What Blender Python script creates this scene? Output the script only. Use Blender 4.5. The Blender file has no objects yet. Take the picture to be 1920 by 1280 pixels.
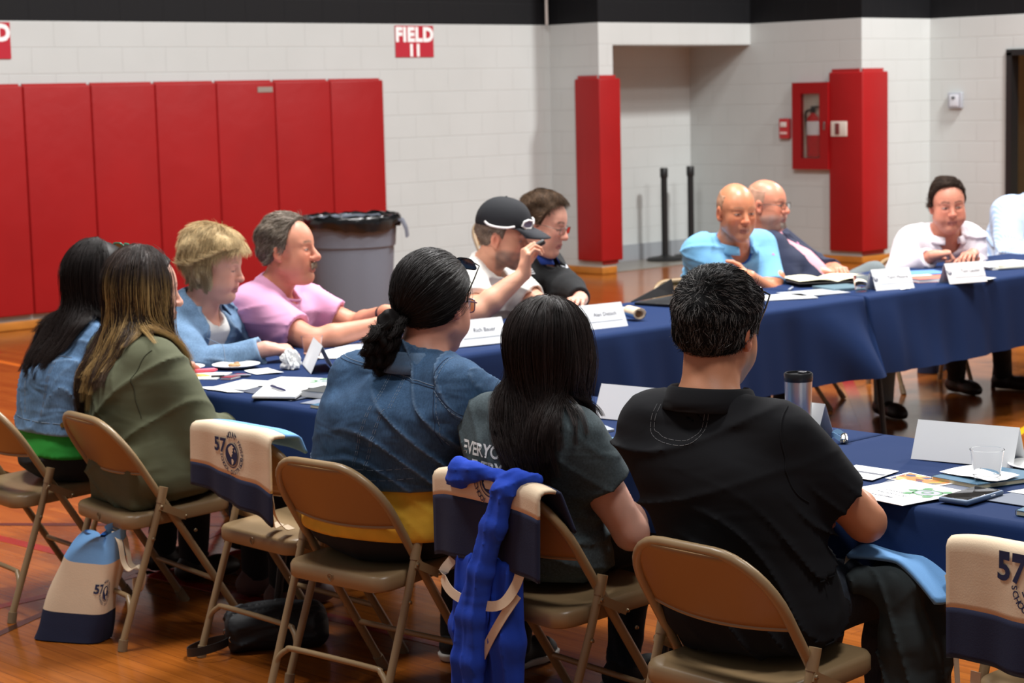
import bpy, bmesh, math, random
import numpy as np
from mathutils import Vector, Matrix

S = bpy.context.scene
C = S.collection
PI = math.pi

# ------------------------------------------------------------------ camera
cam_data = bpy.data.cameras.new('camera')
cam = bpy.data.objects.new('camera', cam_data)
C.objects.link(cam)
cam_data.sensor_width = 36.0
cam_data.lens = 70.0
cam_data.clip_end = 100
_R = Vector((0.72668278, -0.68656372, -0.02371485))
_U = Vector((0.10192657, 0.07361534, 0.99206439))
_F = Vector((0.67936964, 0.72333329, -0.12347408))
_m = Matrix((_R, _U, -_F)).transposed().to_4x4()
cam.matrix_world = Matrix.Translation((0, 0, 1.72)) @ _m
cam_data.dof.use_dof = True
cam_data.dof.focus_distance = 4.5
cam_data.dof.aperture_fstop = 8.0
S.camera = cam

# ------------------------------------------------------------------ world, lamps, exposure
world = bpy.data.worlds.new('gym_air')
S.world = world
world.use_nodes = True
world.node_tree.nodes['Background'].inputs[0].default_value = (0.97, 0.98, 1.0, 1)
world.node_tree.nodes['Background'].inputs[1].default_value = 0.16


def lamp(x, y, z, sx, sy, power, col=(1.0, 0.99, 0.975), aim=None):
    d = bpy.data.lights.new('gym_ceiling_lamp', 'AREA')
    d.shape = 'RECTANGLE'
    d.size = sx
    d.size_y = sy
    d.energy = power
    d.color = col
    o = bpy.data.objects.new('gym_ceiling_lamp', d)
    C.objects.link(o)
    o.location = (x, y, z)
    if aim:
        o.rotation_euler = (Vector(aim) - Vector((x, y, z))).to_track_quat('-Z', 'Y').to_euler()
    return o


lamp(6.8, 5.6, 7.2, 1.4, 1.4, 620)
lamp(11.8, 3.0, 7.2, 1.4, 1.4, 430)
lamp(2.2, 6.2, 7.2, 1.4, 1.4, 300)
lamp(7.5, 9.0, 7.2, 1.4, 1.4, 260)
lamp(15.4, 7.2, 7.0, 0.8, 0.8, 820)
lamp(3.0, 0.5, 7.2, 1.4, 1.4, 190)
S.view_settings.view_transform = 'Standard'
S.view_settings.look = 'None'
S.view_settings.gamma = 1.0
S.view_settings.use_curve_mapping = False
S.view_settings.exposure = 0.12


# ------------------------------------------------------------------ small helpers
def srgb(r, g, b):
    def f(c):
        c /= 255.0
        return c / 12.92 if c <= 0.04045 else ((c + 0.055) / 1.055) ** 2.4
    return (f(r), f(g), f(b), 1.0)


def setin(node, name, val):
    if name in node.inputs:
        node.inputs[name].default_value = val


def mat(name, col, rough=0.6, metal=0.0, spec=0.5, sheen=0.0, coat=0.0, trans=0.0, bump=None, var=None, attr=None, wr=None):
    """col: linear rgba. bump=(scale,strength,dist); var=(scale,amount): soft mottling of the albedo; attr: colour attribute multiplied in"""
    m = bpy.data.materials.new(name)
    m.use_nodes = True
    nt = m.node_tree
    b = nt.nodes['Principled BSDF']
    b.inputs['Base Color'].default_value = col
    setin(b, 'Roughness', rough)
    setin(b, 'Metallic', metal)
    setin(b, 'Specular IOR Level', spec)
    setin(b, 'Sheen Weight', sheen)
    setin(b, 'Coat Weight', coat)
    setin(b, 'Transmission Weight', trans)
    src = None
    tc = nt.nodes.new('ShaderNodeTexCoord')
    if attr:
        a = nt.nodes.new('ShaderNodeVertexColor')
        a.layer_name = attr
        src = a.outputs['Color']
    if var:
        n = nt.nodes.new('ShaderNodeTexNoise')
        n.inputs['Scale'].default_value = var[0]
        n.inputs['Detail'].default_value = 5
        nt.links.new(tc.outputs['Object'], n.inputs['Vector'])
        mr = nt.nodes.new('ShaderNodeMapRange')
        mr.inputs['From Min'].default_value = 0.3
        mr.inputs['From Max'].default_value = 0.7
        mr.inputs['To Min'].default_value = 1 - var[1]
        mr.inputs['To Max'].default_value = 1 + var[1]
        nt.links.new(n.outputs['Fac'], mr.inputs['Value'])
        mx = nt.nodes.new('ShaderNodeMix')
        mx.data_type = 'RGBA'
        mx.blend_type = 'MULTIPLY'
        mx.inputs['Factor'].default_value = 1
        if src:
            nt.links.new(src, mx.inputs['A'])
        else:
            mx.inputs['A'].default_value = col
        nt.links.new(mr.outputs['Result'], mx.inputs['B'])
        src = mx.outputs['Result']
    if src:
        nt.links.new(src, b.inputs['Base Color'])
    if bump:
        n2 = nt.nodes.new('ShaderNodeTexNoise')
        n2.inputs['Scale'].default_value = bump[0]
        n2.inputs['Detail'].default_value = 4
        nt.links.new(tc.outputs['Object'], n2.inputs['Vector'])
        bp = nt.nodes.new('ShaderNodeBump')
        bp.inputs['Strength'].default_value = bump[1]
        bp.inputs['Distance'].default_value = bump[2]
        nt.links.new(n2.outputs['Fac'], bp.inputs['Height'])
        nt.links.new(bp.outputs['Normal'], b.inputs['Normal'])
        if wr:   # soft creases: warped ridged noise, (scale, strength, distance)
            mp = nt.nodes.new('ShaderNodeMapping')
            mp.inputs['Scale'].default_value = (wr[0] * 0.55, wr[0] * 0.55, wr[0] * 1.5)
            mp.inputs['Rotation'].default_value = (0.35, 0.2, 0.0)
            nt.links.new(tc.outputs['Object'], mp.inputs['Vector'])
            n3 = nt.nodes.new('ShaderNodeTexNoise')
            n3.inputs['Scale'].default_value = 1.0
            n3.inputs['Detail'].default_value = 1
            n3.inputs['Distortion'].default_value = 0.7
            nt.links.new(mp.outputs[0], n3.inputs['Vector'])
            b2 = nt.nodes.new('ShaderNodeBump')
            b2.inputs['Strength'].default_value = wr[1]
            b2.inputs['Distance'].default_value = wr[2]
            nt.links.new(n3.outputs['Fac'], b2.inputs['Height'])
            nt.links.new(b2.outputs['Normal'], bp.inputs['Normal'])
    return m


def glassmat(name, col=(1, 1, 1, 1), rough=0.03, ior=1.45):
    m = bpy.data.materials.new(name)
    m.use_nodes = True
    b = m.node_tree.nodes['Principled BSDF']
    b.inputs['Base Color'].default_value = col
    setin(b, 'Roughness', rough)
    setin(b, 'IOR', ior)
    setin(b, 'Transmission Weight', 1.0)
    return m


def link(name, me, m=None, parent=None, loc=None, rotz=None):
    o = bpy.data.objects.new(name, me)
    C.objects.link(o)
    if m is not None:
        me.materials.append(m)
    if parent is not None:
        o.parent = parent
    if loc is not None:
        o.location = loc
    if rotz is not None:
        o.rotation_euler = (0, 0, rotz)
    return o


def empty(name, loc=(0, 0, 0), rotz=0.0):
    o = bpy.data.objects.new(name, None)
    o.empty_display_size = 0.1
    C.objects.link(o)
    o.location = loc
    o.rotation_euler = (0, 0, rotz)
    return o


def tag(o, label, cat, group=None, kind=None):
    o['label'] = label
    o['category'] = cat
    if group:
        o['group'] = group
    if kind:
        o['kind'] = kind
    return o


def struct(o):
    o['kind'] = 'structure'
    return o


def mesh_np(name, V, F, smooth=True, col=None, mats=None, matidx=None):
    """fast mesh from arrays; F: (n,4) or (n,3) int array or a list of such arrays"""
    if not isinstance(F, list):
        F = [F]
    F = [np.asarray(f, np.int32) for f in F if len(f)]
    me = bpy.data.meshes.new(name)
    V = np.ascontiguousarray(V, np.float32)
    me.vertices.add(len(V))
    me.vertices.foreach_set('co', V.ravel())
    nl = sum(f.size for f in F)
    npoly = sum(len(f) for f in F)
    me.loops.add(nl)
    me.loops.foreach_set('vertex_index', np.concatenate([f.ravel() for f in F]))
    me.polygons.add(npoly)
    tot = np.concatenate([np.full(len(f), f.shape[1], np.int32) for f in F])
    st = np.concatenate([[0], np.cumsum(tot)[:-1]]).astype(np.int32)
    me.polygons.foreach_set('loop_start', st)
    me.polygons.foreach_set('loop_total', tot)
    me.polygons.foreach_set('use_smooth', np.full(npoly, smooth, bool))
    if matidx is not None:
        me.polygons.foreach_set('material_index', np.asarray(matidx, np.int32))
    me.update(calc_edges=True)
    me.validate()
    if col is not None:
        a = me.color_attributes.new('Col', 'FLOAT_COLOR', 'POINT')
        c4 = np.ones((len(V), 4), np.float32)
        c4[:, :3] = col[:, :3]
        a.data.foreach_set('color', c4.ravel())
    if mats:
        for m in mats:
            me.materials.append(m)
    return me


class MB:
    """collects simple solids into one mesh"""
    def __init__(s):
        s.V = []
        s.F = []
        s.n = 0

    def add(s, V, F):
        V = np.asarray(V, float)
        s.V.append(V)
        for f in F:
            s.F.append([i + s.n for i in f])
        s.n += len(V)
        return s

    def box(s, c, d, rotz=0.0, bevel=0.0, M=None):
        bm = bmesh.new()
        bmesh.ops.create_cube(bm, size=1)
        for v in bm.verts:
            v.co = Vector((v.co.x * d[0], v.co.y * d[1], v.co.z * d[2]))
        if bevel:
            bmesh.ops.bevel(bm, geom=list(bm.edges), offset=bevel, segments=3, affect='EDGES', profile=0.5)
        R = Matrix.Rotation(rotz, 3, 'Z')
        bm.verts.ensure_lookup_table()
        bm.verts.index_update()
        V = []
        for v in bm.verts:
            p = R @ v.co + Vector(c)
            if M is not None:
                p = M @ p
            V.append(tuple(p))
        s.add(V, [[v.index for v in f.verts] for f in bm.faces])
        bm.free()
        return s

    def tube(s, pts, r, n=10, cap=True, closed=False):
        P = [Vector(p) for p in pts]
        m = len(P)
        rr = r if isinstance(r, (list, tuple)) else [r] * m
        T = []
        for i in range(m):
            if closed:
                t = P[(i + 1) % m] - P[i - 1]
            else:
                t = P[min(i + 1, m - 1)] - P[max(i - 1, 0)]
            T.append(t.normalized())
        up = Vector((0, 0, 1)) if abs(T[0].z) < 0.9 else Vector((1, 0, 0))
        nrm = T[0].cross(up).normalized()
        V = []
        for i in range(m):
            nrm = (nrm - T[i] * nrm.dot(T[i])).normalized()
            b = T[i].cross(nrm)
            for k in range(n):
                a = 2 * PI * k / n
                V.append(tuple(P[i] + (nrm * math.cos(a) + b * math.sin(a)) * rr[i]))
        F = []
        for i in range(m if closed else m - 1):
            j = (i + 1) % m
            for k in range(n):
                F.append([i * n + k, i * n + (k + 1) % n, j * n + (k + 1) % n, j * n + k])
        if cap and not closed:
            F.append([k for k in range(n)][::-1])
            F.append([(m - 1) * n + k for k in range(n)])
        return s.add(V, F)

    def lathe(s, prof, c=(0, 0, 0), n=32, cap0=True, cap1=True):
        V = []
        for (r, z) in prof:
            for k in range(n):
                a = 2 * PI * k / n
                V.append((c[0] + r * math.cos(a), c[1] + r * math.sin(a), c[2] + z))
        F = []
        for i in range(len(prof) - 1):
            for k in range(n):
                F.append([i * n + k, i * n + (k + 1) % n, (i + 1) * n + (k + 1) % n, (i + 1) * n + k])
        if cap0:
            F.append([k for k in range(n)][::-1])
        if cap1:
            F.append([(len(prof) - 1) * n + k for k in range(n)])
        return s.add(V, F)

    def ribbon(s, pts, wdir, w, th):
        """flat strap: pts centre line, wdir width direction(s), w width, th thickness"""
        P = [Vector(p) for p in pts]
        m = len(P)
        V = []
        for i in range(m):
            t = (P[min(i + 1, m - 1)] - P[max(i - 1, 0)]).normalized()
            wd = Vector(wdir[i] if isinstance(wdir[0], (tuple, list, Vector)) else wdir)
            wd = (wd - t * wd.dot(t)).normalized()
            nn = t.cross(wd)
            for (a, b) in ((-1, -1), (1, -1), (1, 1), (-1, 1)):
                V.append(tuple(P[i] + wd * (a * w / 2) + nn * (b * th / 2)))
        F = []
        for i in range(m - 1):
            for k in range(4):
                F.append([i * 4 + k, i * 4 + (k + 1) % 4, (i + 1) * 4 + (k + 1) % 4, (i + 1) * 4 + k])
        F.append([3, 2, 1, 0])
        F.append([(m - 1) * 4 + k for k in range(4)])
        return s.add(V, F)

    def grid(s, fn, nu, nv):
        V = [fn(i / (nu - 1), j / (nv - 1)) for i in range(nu) for j in range(nv)]
        F = [[i * nv + j, (i + 1) * nv + j, (i + 1) * nv + j + 1, i * nv + j + 1] for i in range(nu - 1) for j in range(nv - 1)]
        return s.add(V, F)

    def prism(s, poly, z0, z1):
        n = len(poly)
        V = [(x, y, z0) for x, y in poly] + [(x, y, z1) for x, y in poly]
        F = [[i, (i + 1) % n, n + (i + 1) % n, n + i] for i in range(n)]
        F.append(list(range(n))[::-1])
        F.append(list(range(n, 2 * n)))
        return s.add(V, F)

    def mesh(s, name, m=None, smooth=True, angle=40):
        me = bpy.data.meshes.new(name)
        V = np.concatenate(s.V)
        me.from_pydata([tuple(v) for v in V], [], s.F)
        if smooth:
            me.polygons.foreach_set('use_smooth', [True] * len(me.polygons))
            me.set_sharp_from_angle(angle=math.radians(angle))
        me.update()
        if m is not None:
            me.materials.append(m)
        return me

    def build(s, name, m=None, parent=None, smooth=True, angle=40, loc=None, rotz=None):
        return link(name, s.mesh(name, m, smooth, angle), None, parent, loc, rotz)


def catmull(pts, n=8):
    P = [np.array(p, float) for p in pts]
    P = [2 * P[0] - P[1]] + P + [2 * P[-1] - P[-2]]
    out = []
    for i in range(1, len(P) - 2):
        for k in range(n):
            t = k / n
            a, b, c, d = P[i - 1], P[i], P[i + 1], P[i + 2]
            out.append(0.5 * ((2 * b) + (-a + c) * t + (2 * a - 5 * b + 4 * c - d) * t * t + (-a + 3 * b - 3 * c + d) * t ** 3))
    out.append(P[-2])
    return [tuple(p) for p in out]


def text_geo(txt, size=1.0, extr=0.0, align='CENTER', spacing=1.0, bold=0.0):
    cu = bpy.data.curves.new('writing', 'FONT')
    cu.body = txt
    cu.size = size
    cu.align_x = align
    cu.extrude = extr
    cu.offset = bold
    cu.space_character = spacing
    cu.resolution_u = 3
    o = bpy.data.objects.new('writing', cu)
    C.objects.link(o)
    dg = bpy.context.evaluated_depsgraph_get()
    me = bpy.data.meshes.new_from_object(o.evaluated_get(dg))
    V = np.array([tuple(v.co) for v in me.vertices]).reshape(-1, 3)
    F = [list(p.vertices) for p in me.polygons]
    bpy.data.objects.remove(o)
    bpy.data.curves.remove(cu)
    bpy.data.meshes.remove(me)
    return V, F


# ------------------------------------------------------------------ implicit surfaces -> meshes
def smin(a, b, k):
    h = np.clip(0.5 + 0.5 * (b - a) / k, 0, 1)
    return b * (1 - h) + a * h - k * h * (1 - h)


def smax(a, b, k):
    return -smin(-a, -b, k)


def sstep(a, b, x):
    t = np.clip((x - a) / (b - a), 0, 1)
    return t * t * (3 - 2 * t)


class Field:
    def __init__(s):
        s.ops = []

    def cone(s, a, b, ra, rb, k=0.02, op='u'):
        a = np.array(a, float)
        b = np.array(b, float)
        ba = b - a
        L2 = max(float(ba @ ba), 1e-9)

        def fn(P):
            pa = P - a
            h = np.clip(pa @ ba / L2, 0, 1)
            return np.linalg.norm(pa - h[:, None] * ba, axis=1) - (ra + (rb - ra) * h)
        c = (a + b) / 2
        s.ops.append((op, fn, c, math.sqrt(L2) / 2 + max(ra, rb), k))
        return s

    def path(s, pts, rad, k=0.02, op='u'):
        for i in range(len(pts) - 1):
            s.cone(pts[i], pts[i + 1], rad[i], rad[i + 1], k, op)
        return s

    def ell(s, c, r, k=0.02, op='u', rot=None):
        c = np.array(c, float)
        r = np.array(r, float)
        Rm = np.array(rot, float) if rot is not None else None

        def fn(P):
            q = P - c
            if Rm is not None:
                q = q @ Rm
            k0 = np.linalg.norm(q / r, axis=1)
            k1 = np.linalg.norm(q / (r * r), axis=1)
            return k0 * (k0 - 1) / np.maximum(k1, 1e-6)
        s.ops.append((op, fn, c, float(r.max()), k))
        return s

    def box(s, c, h, rad, k=0.01, op='u', rot=None):
        c = np.array(c, float)
        h = np.array(h, float) - rad
        Rm = np.array(rot, float) if rot is not None else None

        def fn(P):
            q = P - c
            if Rm is not None:
                q = q @ Rm
            q = np.abs(q) - h
            return np.linalg.norm(np.maximum(q, 0), axis=1) + np.minimum(q.max(axis=1), 0) - rad
        s.ops.append((op, fn, c, float(np.linalg.norm(h) + rad), k))
        return s

    def func(s, fn, op='u', c=None, r=None, k=0.02):
        s.ops.append((op, fn, None if c is None else np.array(c, float), r, k))
        return s

    def plane(s, p, n, k=0.006):
        """keep the side the normal points away from"""
        p = np.array(p, float)
        n = np.array(n, float)
        n = n / np.linalg.norm(n)
        return s.func(lambda P: (P - p) @ n, 'i', k=k)

    def ev(s, P, bc=None, hb=0):
        d = np.full(len(P), 0.2)
        for (op, fn, c, r, k) in s.ops:
            if bc is not None and c is not None:
                gap = np.linalg.norm(bc - c) - r - hb
                if gap > (0.06 + k if op == 'u' else k + 0.005):
                    continue
            if op == 'u':
                d = smin(d, fn(P), k)
            elif op == 's':
                d = smax(d, -fn(P), k)
            elif op == 'i':
                d = smax(d, fn(P), k)
            elif op == 'd':
                d = d + fn(P)
        return d

    def grad(s, P, e=0.004):
        g = np.stack([s.ev(P + np.eye(3)[i] * e) - s.ev(P - np.eye(3)[i] * e) for i in range(3)], 1)
        return g / np.maximum(np.linalg.norm(g, axis=1, keepdims=True), 1e-9)

    def mesh(s, lo, hi, h, B=12, slack=1.35):
        lo = np.array(lo, float)
        hi = np.array(hi, float)
        nb = np.maximum(np.ceil((hi - lo) / h / B).astype(int), 1)
        n = nb * B
        D = np.empty(tuple(n), np.float32)
        bi = np.stack(np.meshgrid(*[np.arange(x) for x in nb], indexing='ij'), -1).reshape(-1, 3)
        cen = lo + (bi * B + (B - 1) / 2) * h
        dc = s.ev(cen)
        hb = B * h * 0.866
        act = np.abs(dc) < hb * slack + 0.012
        off = np.stack(np.meshgrid(*[np.arange(B)] * 3, indexing='ij'), -1).reshape(-1, 3)
        for q in range(len(bi)):
            i, j, k = bi[q] * B
            if act[q]:
                P = lo + (bi[q] * B + off) * h
                D[i:i + B, j:j + B, k:k + B] = s.ev(P, cen[q], hb).reshape(B, B, B)
            else:
                D[i:i + B, j:j + B, k:k + B] = dc[q]
        return surfnets(D, lo, h)


def surfnets(D, lo, h):
    Sg = D < 0
    n0, n1, n2 = D.shape
    cnt = np.zeros((n0 - 1, n1 - 1, n2 - 1), np.int8)
    for a in (0, 1):
        for b in (0, 1):
            for c in (0, 1):
                cnt += Sg[a:n0 - 1 + a, b:n1 - 1 + b, c:n2 - 1 + c]
    act = (cnt > 0) & (cnt < 8)
    ijk = np.argwhere(act)
    idx = np.full(act.shape, -1, np.int32)
    idx[act] = np.arange(len(ijk))
    acc = np.zeros((len(ijk), 3))
    num = np.zeros(len(ijk))
    cor = [(a, b, c) for a in (0, 1) for b in (0, 1) for c in (0, 1)]
    for ax in range(3):
        for o in cor:
            if o[ax]:
                continue
            o1 = list(o)
            o1[ax] = 1
            d0 = D[ijk[:, 0] + o[0], ijk[:, 1] + o[1], ijk[:, 2] + o[2]]
            d1 = D[ijk[:, 0] + o1[0], ijk[:, 1] + o1[1], ijk[:, 2] + o1[2]]
            m = (d0 < 0) != (d1 < 0)
            t = np.where(m, d0 / np.where(m, d0 - d1, 1), 0)
            p = np.array(o, float)[None, :] + np.zeros((len(ijk), 3))
            p[:, ax] += t
            acc[m] += p[m]
            num += m
    V = lo + h * (ijk + acc / np.maximum(num, 1)[:, None])
    F = []
    for ax in range(3):
        b, c = [(1, 2), (2, 0), (0, 1)][ax]
        sl0 = [slice(None)] * 3
        sl1 = [slice(None)] * 3
        sl0[ax] = slice(0, -1)
        sl1[ax] = slice(1, None)
        m = Sg[tuple(sl0)] != Sg[tuple(sl1)]
        e = np.argwhere(m)
        inside = Sg[tuple(sl0)][m]
        ok = (e[:, b] > 0) & (e[:, c] > 0) & (e[:, b] < act.shape[b]) & (e[:, c] < act.shape[c])
        e = e[ok]
        inside = inside[ok]
        q = []
        for (db, dc_) in ((-1, -1), (0, -1), (0, 0), (-1, 0)):
            f = e.copy()
            f[:, b] += db
            f[:, c] += dc_
            q.append(idx[f[:, 0], f[:, 1], f[:, 2]])
        q = np.stack(q, 1)
        q[~inside] = q[~inside][:, ::-1]
        F.append(q)
    F = np.concatenate(F)
    F = F[(F >= 0).all(axis=1)]
    return V, F


def compact(V, F):
    used = np.zeros(len(V), bool)
    used[F.ravel()] = True
    mp = np.cumsum(used) - 1
    return V[used], mp[F].astype(np.int32)


def merge(parts):
    Vs, Fs, n = [], [], 0
    for V, F in parts:
        Vs.append(V)
        Fs.append(F + n)
        n += len(V)
    return np.concatenate(Vs), np.concatenate(Fs)


def waves(P, freq, seed, n=5):
    """smooth value noise made of sines, about -1..1"""
    rs = np.random.RandomState(seed)
    v = np.zeros(len(P))
    for i in range(n):
        d = rs.normal(size=3)
        d /= np.linalg.norm(d)
        v += np.sin(P @ (d * freq * (0.6 + 0.9 * rs.rand())) + rs.rand() * 6.28)
    return v / n ** 0.5 * 0.8


def cloth_folds(amp, seed, fz=42.0, fx=14.0):
    """drag folds: ridges running mostly across the body, broken up by slow noise"""
    def fn(P):
        Q = P * np.array([fx, fx, fz * 1.25])
        w = waves(P, 10.0, seed + 1) * 2.4
        slope = waves(P, 5.0, seed + 2) * 9.0
        ph = Q[:, 2] + Q[:, 1] * 0.8 + slope * 0.5 + w
        r = 1 - np.abs(np.sin(ph * 0.5))
        r2 = 1 - np.abs(np.sin((Q[:, 2] * 0.6 - Q[:, 1] * 1.3 + Q[:, 0] + w * 1.4)))
        m = np.clip(0.45 + 0.9 * waves(P, 7.0, seed + 3), 0, 1)
        m2 = np.clip(0.40 + 0.9 * waves(P, 8.0, seed + 4), 0, 1)
        return -amp * (1.3 * r ** 4 * m + 1.1 * r2 ** 4 * m2) - amp * 0.5 * waves(P, 22.0, seed + 5)
    return fn


# ------------------------------------------------------------------ the gym
def wallmat(name, horiz, base=(198, 202, 201)):
    """painted concrete block in running bond; black paint above 2.36 m. horiz: world axis along the wall"""
    m = bpy.data.materials.new(name)
    m.use_nodes = True
    nt = m.node_tree
    L = nt.links.new
    b = nt.nodes['Principled BSDF']
    g = nt.nodes.new('ShaderNodeNewGeometry')
    sx = nt.nodes.new('ShaderNodeSeparateXYZ')
    L(g.outputs['Position'], sx.inputs[0])
    cb = nt.nodes.new('ShaderNodeCombineXYZ')
    L(sx.outputs[horiz], cb.inputs[0])
    off = nt.nodes.new('ShaderNodeMath')
    off.operation = 'ADD'
    off.inputs[1].default_value = 10 * 0.2032 - 2.36 + 0.2032 * 20
    L(sx.outputs['Z'], off.inputs[0])
    L(off.outputs[0], cb.inputs[1])
    br = nt.nodes.new('ShaderNodeTexBrick')
    br.inputs['Scale'].default_value = 1.0
    br.inputs['Brick Width'].default_value = 0.4064
    br.inputs['Row Height'].default_value = 0.2032
    br.inputs['Mortar Size'].default_value = 0.006
    br.inputs['Mortar Smooth'].default_value = 0.8
    br.offset = 0.5
    L(cb.outputs[0], br.inputs['Vector'])
    n = nt.nodes.new('ShaderNodeTexNoise')
    n.inputs['Scale'].default_value = 1.3
    n.inputs['Detail'].default_value = 4
    L(g.outputs['Position'], n.inputs['Vector'])
    n2 = nt.nodes.new('ShaderNodeTexNoise')
    n2.inputs['Scale'].default_value = 90
    L(g.outputs['Position'], n2.inputs['Vector'])
    mx = nt.nodes.new('ShaderNodeMix')
    mx.data_type = 'RGBA'
    mx.inputs['A'].default_value = srgb(*base)
    mx.inputs['B'].default_value = srgb(base[0] - 14, base[1] - 14, base[2] - 15)
    L(n.outputs['Fac'], mx.inputs['Factor'])
    mo = nt.nodes.new('ShaderNodeMix')
    mo.data_type = 'RGBA'
    mo.blend_type = 'MULTIPLY'
    mo.inputs['B'].default_value = (0.94, 0.94, 0.935, 1)
    L(mx.outputs['Result'], mo.inputs['A'])
    L(br.outputs['Fac'], mo.inputs['Factor'])
    gt = nt.nodes.new('ShaderNodeMath')
    gt.operation = 'GREATER_THAN'
    gt.inputs[1].default_value = 2.36
    L(sx.outputs['Z'], gt.inputs[0])
    fin = nt.nodes.new('ShaderNodeMix')
    fin.data_type = 'RGBA'
    L(gt.outputs[0], fin.inputs['Factor'])
    L(mo.outputs['Result'], fin.inputs['A'])
    fin.inputs['B'].default_value = srgb(14, 15, 18)
    L(fin.outputs['Result'], b.inputs['Base Color'])
    b.inputs['Roughness'].default_value = 0.6
    setin(b, 'Specular IOR Level', 0.25)
    ad = nt.nodes.new('ShaderNodeMath')
    ad.operation = 'MULTIPLY_ADD'
    ad.inputs[1].default_value = -1.0
    L(br.outputs['Fac'], ad.inputs[0])
    mu = nt.nodes.new('ShaderNodeMath')
    mu.operation = 'MULTIPLY'
    mu.inputs[1].default_value = 0.25
    L(n2.outputs['Fac'], mu.inputs[0])
    L(mu.outputs[0], ad.inputs[2])
    bp = nt.nodes.new('ShaderNodeBump')
    bp.inputs['Strength'].default_value = 0.5
    bp.inputs['Distance'].default_value = 0.004
    L(ad.outputs[0], bp.inputs['Height'])
    L(bp.outputs['Normal'], b.inputs['Normal'])
    return m


M_wx = wallmat('painted_block_x', 'X')
M_wy = wallmat('painted_block_y', 'Y')
M_tan = wallmat('corridor_block', 'Y', (214, 200, 160))
TOP = 7.6


def slab(name, x0, x1, y0, y1, z0, z1, m):
    o = MB().box(((x0 + x1) / 2, (y0 + y1) / 2, (z0 + z1) / 2), (x1 - x0, y1 - y0, z1 - z0)).build(name, m, smooth=False)
    return struct(o)


slab('wall_left', 1.0, 13.50, 13.75, 13.95, 0, TOP, M_wx)
slab('wall_pilaster', 13.50, 13.69, 13.10, 13.95, 0, TOP, M_wy)
slab('wall_header', 13.69, 15.70, 13.10, 13.30, 2.152, TOP, M_wx)
slab('wall_alcove', 14.37, 15.70, 13.92, 14.10, 0, TOP, M_wx)
slab('wall_alcove_lintel', 13.69, 14.37, 13.92, 14.10, 2.12, TOP, M_wx)
slab('wall_alcove_ceiling', 13.69, 15.70, 13.30, 13.92, 2.152, 2.30, M_wx)
slab('wall_middle', 15.70, 16.82, 11.72, 14.10, 0, TOP, M_wy)
slab('wall_right', 16.82, 16.92, 10.83, 14.0, 0, TOP, M_wy)
slab('wall_right_lintel', 16.82, 16.92, 8.8, 10.83, 2.03, TOP, M_wy)
slab('wall_right_far', 16.82, 16.92, -6.0, 8.8, 0, TOP, M_wy)
slab('wall_corridor', 18.6, 18.8, 8.0, 13.0, 0, 3.2, M_tan)
slab('wall_corridor_end', 16.92, 18.6, 12.2, 12.4, 0, 3.2, M_tan)

# the front faces of pilaster and middle pier run along X: give those faces the X pattern
for n_ in ('wall_pilaster', 'wall_middle'):
    o = bpy.data.objects[n_]
    o.data.materials.append(M_wx)
    for p in o.data.polygons:
        if abs(p.normal.y) > 0.5:
            p.material_index = 1


def floormat():
    m = bpy.data.materials.new('maple_gym_floor')
    m.use_nodes = True
    nt = m.node_tree
    L = nt.links.new
    b = nt.nodes['Principled BSDF']
    g = nt.nodes.new('ShaderNodeNewGeometry')
    sx = nt.nodes.new('ShaderNodeSeparateXYZ')
    L(g.outputs['Position'], sx.inputs[0])
    cb = nt.nodes.new('ShaderNodeCombineXYZ')
    L(sx.outputs['Y'], cb.inputs[0])
    L(sx.outputs['X'], cb.inputs[1])
    br = nt.nodes.new('ShaderNodeTexBrick')
    br.inputs['Scale'].default_value = 1
    br.inputs['Brick Width'].default_value = 0.75
    br.inputs['Row Height'].default_value = 0.057
    br.inputs['Mortar Size'].default_value = 0.0007
    br.inputs['Bias'].default_value = 0.0
    br.inputs['Color1'].default_value = srgb(162, 92, 34)
    br.inputs['Color2'].default_value = srgb(142, 77, 26)
    br.inputs['Mortar'].default_value = srgb(70, 34, 14)
    L(cb.outputs[0], br.inputs['Vector'])
    mp = nt.nodes.new('ShaderNodeMapping')
    mp.inputs['Scale'].default_value = (60, 3, 1)
    L(g.outputs['Position'], mp.inputs['Vector'])
    n = nt.nodes.new('ShaderNodeTexNoise')
    n.inputs['Scale'].default_value = 1.0
    n.inputs['Detail'].default_value = 6
    L(mp.outputs[0], n.inputs['Vector'])
    mx = nt.nodes.new('ShaderNodeMix')
    mx.data_type = 'RGBA'
    mx.blend_type = 'MULTIPLY'
    mx.inputs['Factor'].default_value = 0.55
    L(br.outputs['Color'], mx.inputs['A'])
    cr = nt.nodes.new('ShaderNodeValToRGB')
    cr.color_ramp.elements[0].position = 0.3
    cr.color_ramp.elements[0].color = (0.55, 0.5, 0.45, 1)
    cr.color_ramp.elements[1].position = 0.7
    cr.color_ramp.elements[1].color = (1.1, 1.1, 1.1, 1)
    L(n.outputs['Fac'], cr.inputs[0])
    L(cr.outputs[0], mx.inputs['B'])
    L(mx.outputs['Result'], b.inputs['Base Color'])
    b.inputs['Roughness'].default_value = 0.17
    setin(b, 'Specular IOR Level', 0.30)
    n3 = nt.nodes.new('ShaderNodeTexNoise')
    n3.inputs['Scale'].default_value = 5
    L(g.outputs['Position'], n3.inputs['Vector'])
    bp = nt.nodes.new('ShaderNodeBump')
    bp.inputs['Strength'].default_value = 0.06
    bp.inputs['Distance'].default_value = 0.02
    L(n3.outputs['Fac'], bp.inputs['Height'])
    L(bp.outputs['Normal'], b.inputs['Normal'])
    return m


struct(MB().box((8.5, 4.0, -0.05), (25, 22, 0.1)).build('floor', floormat(), smooth=False))

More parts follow.
